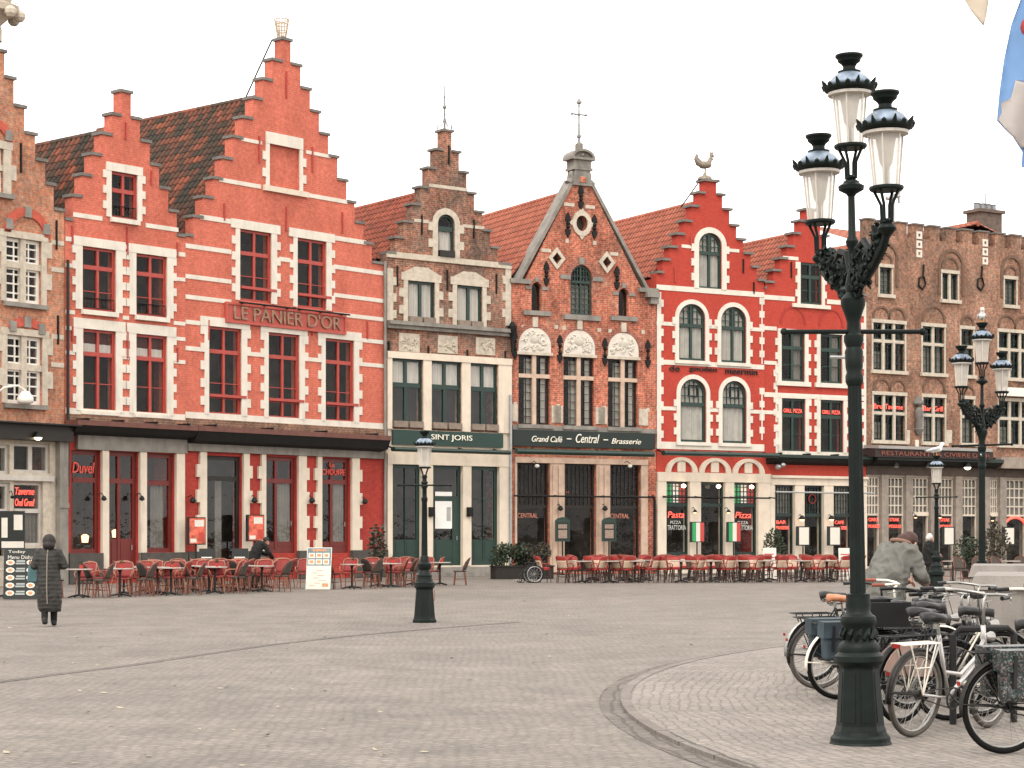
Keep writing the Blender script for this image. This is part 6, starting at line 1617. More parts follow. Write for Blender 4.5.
# planters and shrubs
def gy(px, Y): return ((px - CX) * Y / F, Y)
PLAN = mk('dark_brown_planter', (.018, .014, .011), .7, .15)
def hedge(label, px, Y, w, seed):
    x, y = gy(px, Y); r = tag(empty('planter_shrub', (x, y, 0), R(20)), label, 'planter', 'planters beside the green shop front'); rn = random.Random(seed)
    m = MB(); m.box(-w / 2, w / 2, -.28, .28, 0, .45).box(-w / 2 - .03, w / 2 + .03, -.31, .31, .45, .5); m.build('planter_box', PLAN, r)
    m = MB()
    for k in range(9): leaves(m, (rn.uniform(-w * .4, w * .4), rn.uniform(-.2, .2), rn.uniform(.6, 1.1)), .28, .28, 170, .11, rn, .2)
    m.build('foliage', LEAFB if seed % 2 else LEAF, r)
    m = MB()
    for k in range(10): a = rn.uniform(-w * .4, w * .4); m.tube([(a, 0, .4), (a + rn.uniform(-.15, .15), rn.uniform(-.2, .2), 1.05)], .012, 5)
    m.build('stem', BROWNW, r)
hedge('bushy dark shrub in a planter by the green door step', 509, 73.5, 1.25, 2); hedge('bushy brownish shrub in a planter behind the wheelchair', 537, 73.8, 1.1, 3)
x, y = gy(377, 69); pot('potted_shrub', 'thin tall dark shrub in a pot at the corner of the tall red house', x, y, 0, .22, .45, .3, .85, 420, .13, PLAN, LEAFB, group='potted shrubs')
x, y = gy(774, 78); pot('potted_shrub', 'small conical shrub in a pot before the cream pier', x, y, 0, .25, .5, .42, .75, 520, .12, PLAN, LEAF, group='potted shrubs')
x, y = gy(969, 74); pot('potted_shrub', 'round shrub in a pot left of the far lamp post', x, y, 0, .3, .5, .55, .6, 560, .12, PLAN, LEAF, group='potted shrubs')
x, y = gy(996, 73); pot('potted_shrub', 'taller dry looking shrub right of the far lamp post', x, y, 0, .3, .5, .5, .85, 560, .13, PLAN, LEAFB, group='potted shrubs')

# ------------------------------------------------------------------ menu boards and cases
PAPER = mk('white_menu_paper', (.58, .54, .47), .5, .06); DKB = mk('black_green_board', (.012, .014, .012), .5, .2); REDM = mk('red_menu_print', (.42, .05, .035), .5, .15); FOOD = mk('orange_food_print', (.5, .22, .1), .5, .3, 20); ITG = mk('flag_green', (.03, .27, .09), .5, .05); ITR = mk('flag_red', (.42, .05, .04), .5, .05)
def board(name, label, x, y, w, h_, rz, tilt=.18, legs=True, z0=.02, mat=DKB):
    r = tag(empty(name, (x, y, 0), rz), label, 'menu board', 'standing menu boards'); m = MB()
    P = lambda a, z, o: (a, -o + (z - z0) * tilt, z)
    def quad(mb, a0, a1, za, zb, o0, o1): mb.hexa([P(a0, za, o1), P(a1, za, o1), P(a1, za, o0), P(a0, za, o0), P(a0, zb, o1), P(a1, zb, o1), P(a1, zb, o0), P(a0, zb, o0)])
    quad(m, -w / 2, w / 2, z0, h_, 0, .03); m.build('panel', mat, r)
    if legs:
        m = MB()
        for s in (-1, 1): m.tube([(s * w * .42, (h_ - z0) * tilt, h_ - .03), (s * w * .45, (h_ - z0) * tilt * 2.2 + .1, 0)], .016, 6)
        m.build('leg', BROWNW, r)
    return r, quad
x, y = gp(20.5, 600); r, qd = board('menu_board', 'dark board with rows of food pictures standing left of the woman', x, y, .84, 1.28, R(8))
m = MB(); fm = MB(); pm = MB()
for j in range(5):
    for i in range(2):
        a, z = (-.26, .24)[i], .1 + j * .19; P = lambda aa, zz: (aa, -.034 + (zz - .02) * .18, zz)
        m.add([P(a + .11 * math.cos(t * .7), z + .075 + .07 * math.sin(t * .7)) for t in range(9)], [tuple(range(9))]); fm.add([(p[0], p[1] - .004, p[2]) for p in [P(a + .06 * math.cos(t * .7), z + .075 + .04 * math.sin(t * .7)) for t in range(9)]], [tuple(range(9))])
        qd(pm, -.13 + i * .02, .1, z + .03 + i * .06, z + .07 + i * .06, .031, .035)
m.build_each('plate', PAPER, r); fm.build_each('food_picture', FOOD, r); pm.build_each('caption', mk('grey_caption', (.3, .32, .3), .6), r)
m = MB()
for k, s_ in enumerate(('Today', 'Menu Dishes')):
    o = text_mesh('lettering', s_, .09, PAPER, r, -.32, .1 if k == 0 else .34, 1.15 - k * .13, -.036, .004); 
    for v in o.data.vertices: v.co.y += (v.co.z - .02) * .18
x, y = gp(318, 590); r, qd = board('menu_board', 'white A shaped menu board in front of the right red door', x, y, .74, 1.25, R(-6), .22, mat=PAPER)
m = MB(); qd(m, -.35, .35, .72, 1.23, .031, .036); o = m.build('picture_panel', mk('blue_grey_print', (.13, .17, .18), .5, .3, 9), r); m = MB(); fm = MB(); qd(fm, -.2, .2, 1.14, 1.2, .037, .041)
for i in range(3):
    for j in range(2): qd(m, -.32 + i * .22, -.13 + i * .22, .75 + j * .19, .9 + j * .19, .037, .042); qd(fm, -.28 + i * .22, -.17 + i * .22, .79 + j * .19, .87 + j * .19, .043, .046)
m.build_each('plate', PAPER, o); fm.build_each('food_picture', FOOD, o)
m = MB()
for i in range(7): qd(m, -.25 + (i * .13) % .3, -.1 + (i * .17) % .4, .12 + i * .075, .135 + i * .075, .031, .033)
m.build('lettering', FOOD, r)
m = MB(); qd(m, .12, .3, .1, .2, .031, .036); m.build('food_pictures', FOOD, r)
def case(label, px, py, w, hgt, frame, faces, H_, out=.12, pole=False, name='menu_case', cat='menu case'):
    u, z = H_.uv(px, py, .6); wx, wy, _ = H_.world(u, -.6); 
    r = tag(empty(name, (wx, wy, 0), H_.rz + R(-22)), label, cat, 'menu cases on the house fronts')
    MB().box(-w / 2, w / 2, -.05, .05, z - hgt / 2, z + hgt / 2).build('case', frame, r)
    for k, (a, b, c, d, mt) in enumerate(faces): MB().box(-w / 2 + a * w, -w / 2 + b * w, -.056 - .003 * k, -.051, z - hgt / 2 + c * hgt, z - hgt / 2 + d * hgt).build('menu_page', mt, r)
    MB().tube([(0, 0, 0), (0, 0, z - hgt / 2)], .03, 8).build('stand', BLK, r); MB().lathe([(.22, 0), (.22, .03), (.05, .05)], n=14).build('foot', BLK, r)
    return r, z
PIC = mk('mixed_red_menu_print', (.50, .10, .06), .5, .5, 9)
for px, lb in ((196, 'red and white picture menu case left of the open doorway'), (255, 'red and white picture menu case behind the waiter')):
    case(lb, px, 531 if px < 200 else 528, .66, .95, BLK, [(.12, .97, .04, .96, PIC), (.4, .9, .66, .9, PAPER), (.16, .5, .08, .22, PAPER), (.62, .92, .12, .45, REDM)], H2)
case('tall dark menu stand with white sheets in the shop window at far left', 12, 530, .8, 1.2, DKB, [(.06, .3, .3, .82, PAPER), (.55, .9, .5, .9, PAPER), (.06, .95, .03, .2, PAPER)], H0)
for px, lb in ((562.5, 'green menu lantern left of the brick house door'), (609, 'green menu lantern right of the brick house door')):
    r, z = case(lb, px, 531, .6, .85, GREENP, [(.12, .88, .08, .9, DKB), (.2, .8, .62, .82, mk('dim_menu_text', (.25, .18, .14), .6, .5, 30)), (.2, .8, .15, .55, mk('dim_menu_text', (.25, .18, .14)))], H4)
    MB().prism([(-.3, z + .426), (.3, z + .426), (.2, z + .52), (0, z + .57), (-.2, z + .52)], -.05, .05).build('top', GREENP, r)
for px, lb in ((697, 'green white and red menu case left of the door'), (733.5, 'green white and red menu case right of the door')):
    r, z = case(lb, px, 532, .62, .86, DKB, [(.16, .42, .04, .96, ITG), (.42, .7, .04, .96, PAPER), (.7, .97, .04, .96, ITR)], H5)

for px, lb, Hs in ((803, 'white lit menu case left of the door of the second crimson house', H5), (834, 'white lit menu case right of the door of the second crimson house', H5), (948, 'white menu case left of a pillar of the brown house', H6), (1008.5, 'white menu case under the neon arch', H6)):
    case(lb, px, 536, .62, .85, DKB, [(.2, .9, .06, .94, PAPER)], Hs)
for k, (px, Y, lb) in enumerate(((770, 73, 'small cream notice board beside the conical shrub'), (846, 72, 'small pale notice board left of the near lamp post'), (207, 62, 'small chalk board by the open doorway'), (240, 62.5, 'white leaflet rack beside the open doorway'))):
    x, y = gy(px, Y); r, qd = board('menu_board', lb, x, y, .5, 1.15 if k < 2 else 1.2, R(5), .12, mat=PAPER if k in (0, 1) else DKB); m = MB()
    for i in range(6): qd(m, -.18, .1 + (i * .07) % .1, .3 + i * .12, .34 + i * .12, .031, .034)
    m.build('lettering', REDM if k < 2 else PAPER, r)
# ------------------------------------------------------------------ wheelchair beside the shrubs
x, y = gp(533, 583); r = tag(empty('wheelchair', (x, y + .3, 0), R(190)), 'empty black wheelchair parked in front of the planters', 'wheelchair')
for s in (-1, 1):
    m = MB(); m.tube([(.3 * math.cos(t), s * .29, .3 + .3 * math.sin(t)) for t in [i * 2 * math.pi / 28 for i in range(28)]], .02, 6, closed=True); w_ = m.build('wheel', BLK, r, True)
    m = MB(); m.tube([(.25 * math.cos(t), s * .325, .3 + .25 * math.sin(t)) for t in [i * 2 * math.pi / 28 for i in range(28)]], .012, 6, closed=True)
    for i in range(12): t = i * math.pi / 6; m.tube([(0, s * .29, .3), (.29 * math.cos(t), s * .29, .3 + .29 * math.sin(t))], .004, 4)
    m.build('hand_rim', ZINC, w_); m = MB(); m.tube([(.42 + .08 * math.cos(t), s * .24, .09 + .08 * math.sin(t)) for t in [i * .45 for i in range(14)]], .018, 6, closed=True); m.build('castor', BLK, r)
    m = MB(); m.tube([(-.22, s * .23, .1), (-.22, s * .23, .95), (-.34, s * .23, .97)], .014, 6).tube([(-.22, s * .23, .48), (.25, s * .23, .48), (.38, s * .22, .3), (.5, s * .2, .12)], .014, 6).tube([(-.22, s * .25, .68), (.2, s * .25, .68), (.2, s * .25, .48)], .016, 6); m.build('side_frame', BLK, r); MB().box(.45, .62, s * .2 - .07, s * .2 + .07, .09, .11).build('footrest', ZINC, r)
MB().box(-.2, .25, -.22, .22, .46, .52).build('seat', BLK, r); MB().box(-.24, -.2, -.22, .22, .5, .95).build('backrest', BLK, r)
# ------------------------------------------------------------------ bicycles
TYRE = mk('black_rubber_tyre', (.006, .0055, .005), .8, .15, 20, spec=.15); TYREG = mk('dusty_grey_tyre', (.075, .065, .055), .8, .15, 20)
STEEL = mk('dull_steel', (.33, .32, .30), .38, .2, 10, metal=.8); SILV = mk('silver_paint', (.45, .43, .41), .35, .08, 8, metal=.5); CREAMP = mk('cream_bicycle_paint', (.70, .65, .55), .35, .06, 8, coat=.3)
BLKP = mk('black_bicycle_paint', (.0055, .0053, .005), .4, .2, 8, spec=.3); GRNP = mk('petrol_green_paint', (.012, .024, .024), .4, .15, 8); SADB = mk('black_vinyl', (.014, .013, .0125), .45, .2, 10); TAN = mk('tan_leather', (.42, .17, .085), .5, .15, 10)
GRIPB = mk('brown_grip', (.22, .06, .035), .6); REFL = mk('red_reflector', (.25, .015, .012), .25); CHAIN = mk('dark_greasy_steel', (.03, .027, .025), .5, .2, 20, metal=.6); SKIRT = mk('faded_pink_skirt_guard', (.33, .22, .18), .7, .15, 4)
BLUEB = mk('blue_grey_canvas', (.035, .05, .06), .7, .3, 6); BOXB = mk('black_plastic_crate', (.005, .005, .005), .6, .1)
def floral():
    m, nt, N, L, P = nt_new('floral_oilcloth'); P.inputs['Roughness'].default_value = .35
    tc = N.new('ShaderNodeTexCoord'); v = N.new('ShaderNodeTexVoronoi'); v.inputs['Scale'].default_value = 95; L.new(tc.outputs['Object'], v.inputs['Vector'])
    cr = N.new('ShaderNodeValToRGB'); e = cr.color_ramp.elements; e[0].position = 0; e[0].color = (.006, .01, .009, 1); e[1].position = 1; e[1].color = (.2, .2, .19, 1)
    for p, c in ((.42, (.008, .018, .016, 1)), (.6, (.018, .04, .036, 1)), (.78, (.10, .115, .12, 1)), (.9, (.11, .035, .025, 1))): k = e.new(p); k.color = c
    sp = N.new('ShaderNodeSeparateColor'); L.new(v.outputs['Color'], sp.inputs[0]); L.new(sp.outputs[0], cr.inputs[0]); L.new(cr.outputs[0], P.inputs['Base Color']); return m
FLOR = floral()
def circ(cx, cz, r, n=32, y=0, a0=0, a1=2 * math.pi): return [(cx + r * math.cos(a0 + (a1 - a0) * i / n), y, cz + r * math.sin(a0 + (a1 - a0) * i / n)) for i in range(n + (0 if abs(a1 - a0 - 2 * math.pi) < .01 else 1))]
def bicycle(label, px, py, phi, frame=BLKP, tyre=TYRE, bars=STEEL, grip=BLKP, saddle=SADB, step=False, guard=BLKP, rackm=None, pannier=None, skirt=None, crate=None, steer=0, lean=4, sag=0, barh=1.04, bell=False, pofs=0):
    x, y = gp(px, py); r = tag(empty('bicycle', (x, y, .03), R(phi)), label, 'bicycle', 'bicycles parked by the lamp post'); r.rotation_euler = (R(lean), 0, R(phi))
    hr = .345
    for hx in (0, 1.08):
        m = MB(); m.tube(circ(hx, hr, .322, 40), .023, 8, closed=True); w_ = m.build('wheel', tyre, r, True)
        m = MB(); m.tube(circ(hx, hr, .297, 36), .011, 6, closed=True).build('rim', STEEL, w_, True)
        m = MB()
        for i in range(28):
            a = i * 2 * math.pi / 28; s = .03 if i % 2 else -.03; m.tube([(hx + .02 * math.cos(a + .6), s, hr + .02 * math.sin(a + .6)), (hx + .295 * math.cos(a), 0, hr + .295 * math.sin(a))], .0016, 3, cap=False)
        m.build('spokes', STEEL, w_); MB().tube([(hx, -.06, hr), (hx, .06, hr)], .024, 10).build('hub', CHAIN, w_)
    BB = (.45, 0, .29); st = (.26, 0, .80); hb = (.925, 0, .64); ht = (.865, 0, .86)
    m = MB(); m.tube([BB, st], .017, 8).tube([BB, hb], .019, 8).tube([hb, ht], .02, 8)
    if step: m.tube([(.37, 0, .5), (.6, 0, .47), (.8, 0, .6), (.895, 0, .75)], .016, 8)
    else: m.tube([(.275, 0, .77), (.875, 0, .82)], .016, 8)
    for s in (-1, 1): m.tube([(0, .065 * s, hr), (.265, .022 * s, .775)], .009, 6).tube([(0, .065 * s, hr), (.44, .03 * s, .29)], .011, 6)
    m.build('frame', frame, r, True)
    MB().tube([st, (.235, 0, .9)], .013, 8).build('seat_post', STEEL, r)
    m = MB(); vs = []; fs = []; S = [(-.15, .03, 0), (-.12, .095, .02), (-.04, .105, .015), (.03, .07, .005), (.1, .03, .0), (.155, .022, -.005), (.17, .01, -.012)]
    n = 10
    for sx, hw, dz in S:
        for k in range(n): a = 2 * math.pi * k / n; vs.append((.225 + sx, hw * math.cos(a), .935 + dz + .032 * math.sin(a) * (1 if math.sin(a) > 0 else 1.4)))
    for i in range(len(S) - 1):
        for k in range(n): l = (k + 1) % n; fs.append((i * n + k, i * n + l, (i + 1) * n + l, (i + 1) * n + k))
    fs += [tuple(range(n))[::-1], tuple((len(S) - 1) * n + k for k in range(n))]
    m.add(vs, fs).build('saddle', saddle, r, True)
    sp = MB()
    for s in (-1, 1): sp.tube([(.14, .05 * s, .9), (.14 , .05 * s, .86)], .022, 8).tube([(.1, .05 * s, .88), (.25, .01 * s, .885)], .006, 5)
    sp.build('saddle_springs', STEEL, r)
    # fork, stem, bars turned with the steering
    ca, sa = math.cos(R(steer)), math.sin(R(steer))
    def T(p): dx = p[0] - .88; return (.88 + dx * ca - p[1] * sa, dx * sa + p[1] * ca, p[2])
    m = MB()
    for s in (-1, 1): m.tube([T(p) for p in ((.92, .045 * s, .63), (.97, .05 * s, .5), (1.08, .055 * s, hr))], .012, 7)
    m.tube([T((.92, -.05, .635)), T((.92, .05, .635))], .015, 7); m.build('fork', frame, r, True)
    if steer:
        for o in [c for c in r.children if c.name.startswith('wheel')][1:]:
            o.location = (.88 - .88 * ca, -.88 * sa, 0); o.rotation_euler = (0, 0, R(steer))
    m = MB(); m.tube([T(p) for p in (ht, (.845, 0, barh - .05), (.89, 0, barh - .01))], .013, 8)
    m.tube([T(p) for p in ((.60, -.3, barh), (.70, -.29, barh + .005), (.80, -.22, barh + .01), (.88, -.1, barh), (.89, 0, barh - .01), (.88, .1, barh), (.80, .22, barh + .01), (.70, .29, barh + .005), (.60, .3, barh))], .012, 8)
    hbar = m.build('handlebar', bars, r, True)
    for s in (-1, 1):
        MB().tube([T((.57, .3 * s, barh)), T((.70, .29 * s, barh + .005))], .018, 8).build('grip', grip, hbar)
        MB().tube([T((.72, .3 * s, barh)), T((.78, .27 * s, barh - .03)), T((.66, .32 * s, barh - .045))], .006, 5).build('brake_lever', STEEL, hbar)
    MB().tube([T((.8, .2, barh)), T((.95, .12, barh - .02)), T((.98, .05, .8)), T((.93, .03, .6))], .004, 4).build('cable', BLKP, r)
    if bell: MB().lathe([(.02, 0), (.04, .02), (.04, .045), (.01, .05)], T((.84, .2, barh + .012)), 10).build('bell', STEEL, hbar)
    m = MB(); c = T((.985, 0, .76)); m.tube([(c[0] - .06, c[1], c[2]), (c[0] + .03, c[1], c[2])], [.025, .045], 10); m.build('headlight', STEEL, r)
    for hx, a0, a1 in ((0, R(-5), R(190)), (1.08, R(25), R(200))):
        m = MB(); k = 20; vs = []
        for i in range(k + 1):
            a = a0 + (a1 - a0) * i / k
            for w2, rr in ((-.03, .352), (0, .366), (.03, .352)): vs.append((hx + rr * math.cos(a), w2, hr + rr * math.sin(a)))
        m.add(vs, [(3 * i + j, 3 * i + j + 1, 3 * i + j + 4, 3 * i + j + 3) for i in range(k) for j in (0, 1)])
        for s in (-1, 1): m.tube([(hx, .06 * s, hr), (hx + .352 * math.cos(a1 - .25), .03 * s, hr + .352 * math.sin(a1 - .25))], .004, 4)
        g_ = m.build('mudguard', guard, r, True); so_ = g_.modifiers.new('solid', 'SOLIDIFY'); so_.thickness = .003
        if hx: g_.location = (.88 - .88 * ca, -.88 * sa, 0); g_.rotation_euler = (0, 0, R(steer))
    MB().box(-.38, -.368, -.016, .016, .505, .535).build('rear_reflector', REFL, r)
    rm = rackm or BLKP
    m = MB()
    for yy in (-.06, -.02, .02, .06): m.tube([(-.28, yy, .745), (.2, yy, .745)], .006, 5)
    for xx in (-.28, -.05, .2): m.tube([(xx, -.06, .745), (xx, .06, .745)], .006, 5)
    for s in (-1, 1): m.tube([(0, .075 * s, hr), (-.2, .07 * s, .74)], .006, 5).tube([(0, .075 * s, hr), (.02, .07 * s, .74)], .006, 5).tube([(0, .075 * s, hr), (.14, .065 * s, .74)], .006, 5).tube([(-.12, .074 * s, .56), (.07, .074 * s, .56)], .005, 5)
    m.build('luggage_rack', rm, r)
    if rackm: MB().box(-.305, -.29, -.035, .035, .715, .75).build('tail_light', REFL, r)
    m = MB(); m.tube(circ(.45, .29, .085, 24, -.05), .008, 5, closed=True)
    for i in range(5): a = i * 1.257; m.tube([(.45, -.05, .29), (.45 + .08 * math.cos(a), -.05, .29 + .08 * math.sin(a))], .006, 4)
    m.tube([(0, -.05, hr + .03), (.45, -.05, .375)], .005, 4).tube([(0, -.05, hr - .03), (.45, -.05, .205)], .005, 4).tube(circ(0, hr, .035, 14, -.05), .008, 5, closed=True)
    cs = m.build('chainset', CHAIN, r)
    for s, a in ((-1, -.6), (1, 2.54)):
        e = (.45 + .17 * math.cos(a), .075 * s, .29 + .17 * math.sin(a)); m = MB(); m.tube([(.45, .05 * s, .29), (e[0], .06 * s, e[2])], .009, 6); m.box(e[0] - .045, e[0] + .045, min(.075 * s, .165 * s), max(.075 * s, .165 * s), e[2] - .012, e[2] + .012); m.build('pedal', BLKP, cs)
    m = MB(); m.tube([(.38, .04, .28), (.30, .16, 0)], .01, 6).build('kickstand', STEEL, r)
    if skirt:
        m = MB(); k = 12; pl = [(.0, .40)] + [(.34 * math.cos(R(8) + i * R(150) / k), hr + .34 * math.sin(R(8) + i * R(150) / k)) for i in range(k + 1)]
        for s in (-1, 1): m.prism(pl, .05 * s, .056 * s)
        m.build('skirt_guard', skirt, r)
    if pannier:
        for s in (-1, 1):
            m = MB(); a, b, c, d = -.27 + pofs, .13 + pofs, .40, .76; y0, y1 = .08 * s, .2 * s
            P8 = [(a + .03, y0, c), (b - .03, y0, c), (b - .03, y1, c), (a + .03, y1, c), (a, y0, d), (b, y0, d), (b, y1 * .9, d), (a, y1 * .9, d)]
            if s < 0: P8 = [P8[3], P8[2], P8[1], P8[0], P8[7], P8[6], P8[5], P8[4]]
            m.hexa(P8); o = m.build('pannier', pannier, r)
            bv = o.modifiers.new('bevel', 'BEVEL'); bv.width = .035; bv.segments = 3
            MB().box(a - .005, b + .005, min(y0, y1 * .97) - .012, max(y0, y1 * .97) + .012, d - .14, d + .015).build('flap', pannier, o)
            m = MB()
            for t in (.25, .75): u_ = a + (b - a) * t; m.box(u_ - .012, u_ + .012, y1 * 1.02 - .012, y1 * 1.02 + .012, c + .1, d - .02)
            m.build_each('strap', SADB, o)
    if crate:
        m = MB(); m.box(-.3, .16, -.17, .17, .755, .77)
        for (a, b, c, d) in ((-.3, .16, -.17, -.155), (-.3, .16, .155, .17), (-.3, -.285, -.154, .154), (.145, .16, -.154, .154)): m.box(a, b, c, d, .771, .98)
        m.build('crate', crate, r)
    return r
bicycle('dark bicycle at the far left end of the row, white rear mudguard tip', 812, 684, 24, guard=STEEL, bars=BLKP, steer=12)
bicycle('bicycle with tan leather saddle and brown grips on white bars', 818, 692, 18, tyre=TYREG, saddle=TAN, grip=GRIPB, bars=CREAMP, guard=BLKP, steer=-20, frame=GRNP, barh=1.09)
bicycle('bicycle with blue grey double panniers directly behind the lamp post base', 838, 702.5, 17, pannier=BLUEB, guard=CREAMP, bars=BLKP, saddle=SADB, frame=BLKP)
bicycle('black bicycle carrying a black crate on its rack', 882, 708, 24, crate=BOXB, bars=STEEL, steer=10, step=True)
bicycle('dark petrol green bicycle with steel bars in the middle of the row', 908, 712, 30, frame=GRNP, bars=STEEL, steer=-12, step=True)
bicycle('cream framed bicycle with wide white handlebar before the stone block', 948, 724, 12, frame=CREAMP, bars=CREAMP, step=True, guard=BLKP, steer=14, barh=1.1, bell=True)
bicycle('black bicycle with a faded pink guard over its rear wheel', 900, 727, 40, barh=1.1, skirt=SKIRT, bars=STEEL, steer=-8, step=True)
bicycle('silver bicycle with white luggage rack and padded black saddle', 912, 741, 43, barh=1.12, step=True, frame=SILV, tyre=TYREG, rackm=CREAMP, guard=CHAIN, bars=STEEL, steer=6, lean=5)
bicycle('black bicycle with flower patterned panniers at the right edge', 1004, 758, 14, pannier=FLOR, guard=CHAIN, tyre=TYRE, lean=3, pofs=.13)
bicycle('black bicycle squeezed in just right of the lamp post shaft', 866, 698, 20, steer=-6, barh=1.0)
bicycle('black bicycle with drooping bars in the thick of the row', 905, 702, 28, steer=16, step=True, barh=1.1)
m = MB(); x, y = gp(953, 728); m.tube([(0, 0, 0), (0, 0, .75), (.06, .0, .8), (.5, .18, .8), (.56, .2, .75), (.56, .2, 0)], .03, 8); o = m.build('bicycle_stand', BLK); o.location = (x, y, .03); tag(o, 'dark steel hoop stand between the silver and the flower pannier bicycles', 'bicycle stand')

# ------------------------------------------------------------------ people
SKIN = mk('skin', (.42, .23, .16), .6, .06, 6)
def fuse(mb, name, mat, parent, vox=.012, sm=6, wr=0):
    o = mb.build('tmp', None); r_ = o.modifiers.new('r', 'REMESH'); r_.mode = 'VOXEL'; r_.voxel_size = vox; s_ = o.modifiers.new('s', 'SMOOTH'); s_.iterations = sm; s_.factor = .5
    me = bpy.data.meshes.new_from_object(o.evaluated_get(bpy.context.evaluated_depsgraph_get())); me.name = name; bpy.data.objects.remove(o)
    from mathutils import noise
    if wr:        # creases of worn cloth
        ns = [v.normal.copy() for v in me.vertices]
        for v, nn in zip(me.vertices, ns):
            c = v.co; t = noise.noise(Vector((c.x * 9 + c.z * 3.5, c.y * 9, c.z * 4.5))) ; t2 = noise.noise(Vector((c.x * 5 - c.z * 6, c.y * 5 + 3, c.z * 9)))
            v.co = c + nn * wr * (-abs(t) * 1.6 + .5 - abs(t2) * 1.1)
    for p in me.polygons: p.use_smooth = True
    me.materials.append(mat); ob = bpy.data.objects.new(name, me); COL.objects.link(ob); ob.parent = parent; return ob
def loft(mb, secs, n=20):      # (cx, cy, z, rx, ry)
    vs = []; m = len(secs)
    for cx, cy, z, rx, ry in secs: vs += [(cx + rx * math.cos(2 * math.pi * k / n), cy + ry * math.sin(2 * math.pi * k / n), z) for k in range(n)]
    fs = [(i * n + k, i * n + (k + 1) % n, (i + 1) * n + (k + 1) % n, (i + 1) * n + k) for i in range(m - 1) for k in range(n)]
    mb.add(vs, fs + [tuple(range(n))[::-1], tuple((m - 1) * n + k for k in range(n))]); return mb
def hand(mb, w, d):            # palm and five curled fingers from wrist w along direction d
    w = Vector(w); d = Vector(d).normalized(); s = d.cross(Vector((0, 0, 1)));  s = s.normalized() if s.length > .1 else Vector((1, 0, 0)); c = s.cross(d)
    mb.capsule(w, w + d * .07, .026, .036)
    for i, L_ in enumerate((.066, .076, .071, .056)):
        b = w + d * .085 + s * (.03 - .02 * i); p = [b, b + d * L_ * .45 - c * .008, b + d * L_ * .75 - c * .03, b + d * L_ * .8 - c * .055]; mb.tube(p, [.0095, .009, .0085, .006], 7)
    b = w + d * .03 + s * .03; mb.tube([b, b + s * .022 + d * .025, b + s * .02 + d * .055 - c * .02], [.013, .0105, .007], 7)
def person(label, loc, rz, J, H=1.0):
    r = empty('person', (*loc, 0), rz); r.scale = (H,) * 3; tag(r, label, 'person')
    b = MB(); hc = Vector(J['head']); hd = Vector(J.get('look', (0, 1, 0))).normalized()
    b.capsule(J['pelvis'], J['chest'], .14, .15); b.capsule(J['chest'], J['neck'], .13, .055); b.capsule(J['neck'], hc - Vector((0, 0, .03)), .052, .05)
    b.ball(hc, .083, 14, 10, sx=.92, sy=1.1, sz=1.32); b.ball(hc + hd * .045 + Vector((0, 0, -.045)), .062, 12, 8)
    b.capsule(hc + hd * .088 + Vector((0, 0, -.005)), hc + hd * .108 + Vector((0, 0, -.03)), .011, .015); sd = hd.cross(Vector((0, 0, 1))).normalized()
    for s in (-1, 1):
        b.ball(hc + sd * .082 * s + Vector((0, 0, -.01)), .022, 8, 6)
        sh, el, wr = J['shL' if s < 0 else 'shR'], J['elL' if s < 0 else 'elR'], J['wrL' if s < 0 else 'wrR']
        b.capsule(J['chest'], sh, .1, .065); b.capsule(sh, el, .055, .043); b.capsule(el, wr, .042, .029); hand(b, wr, Vector(wr) - Vector(el))
        hp, kn, an = J['hpL' if s < 0 else 'hpR'], J['knL' if s < 0 else 'knR'], J['anL' if s < 0 else 'anR']
        b.capsule(hp, kn, .082, .058); b.capsule(kn, an, .055, .037); b.capsule(an, Vector(an) + Vector((0, .1, -.04)), .038, .03)
    fuse(b, 'body', SKIN, r, .0085, 3)
    for s in (-1, 1):
        e = hc + hd * .082 + sd * .032 * s + Vector((0, 0, .008)); MB().ball(e, .012, 8, 6).build('eye', IRON, r)
    return r
def limbs(parent, J, mat, rr=(.1, .075, .06), nm='trousers'):
    m = MB()
    for s in 'LR': m.capsule(J['hp' + s], J['kn' + s], rr[0], rr[1]); m.capsule(J['kn' + s], J['an' + s], rr[1], rr[2])
    m.capsule(J['pelvis'], J['hpL'], .15, .1); m.capsule(J['pelvis'], J['hpR'], .15, .1); return fuse(m, nm, mat, parent, .014)
def shoes(parent, J, mat):
    for s in 'LR': a = Vector(J['an' + s]); m = MB(); m.capsule(a + Vector((0, -.03, -.035)), a + Vector((0, .13, -.045)), .045, .04); m.capsule(a + Vector((0, -.02, 0)), a + Vector((0, -.01, .03)), .05, .048); fuse(m, 'shoe', mat, parent, .012, 3)
def sleeves(m, J, a=.085, b_=.07, c=.06):
    for s in 'LR': m.capsule(J['sh' + s], J['el' + s], a, b_); m.capsule(J['el' + s], J['wr' + s], b_, c)
BASEJ = dict(pelvis=(0, 0, .93), chest=(0, .0, 1.25), neck=(0, 0, 1.42), head=(0, .03, 1.53), shL=(-.17, 0, 1.36), shR=(.17, 0, 1.36), elL=(-.24, -.02, 1.1), elR=(.24, -.02, 1.1), wrL=(-.2, .18, 1.02), wrR=(.18, .2, 1.04), hpL=(-.09, 0, .88), hpR=(.09, 0, .88), knL=(-.09, .02, .48), knR=(.1, .05, .48), anL=(-.09, 0, .09), anR=(.09, -.02, .09))
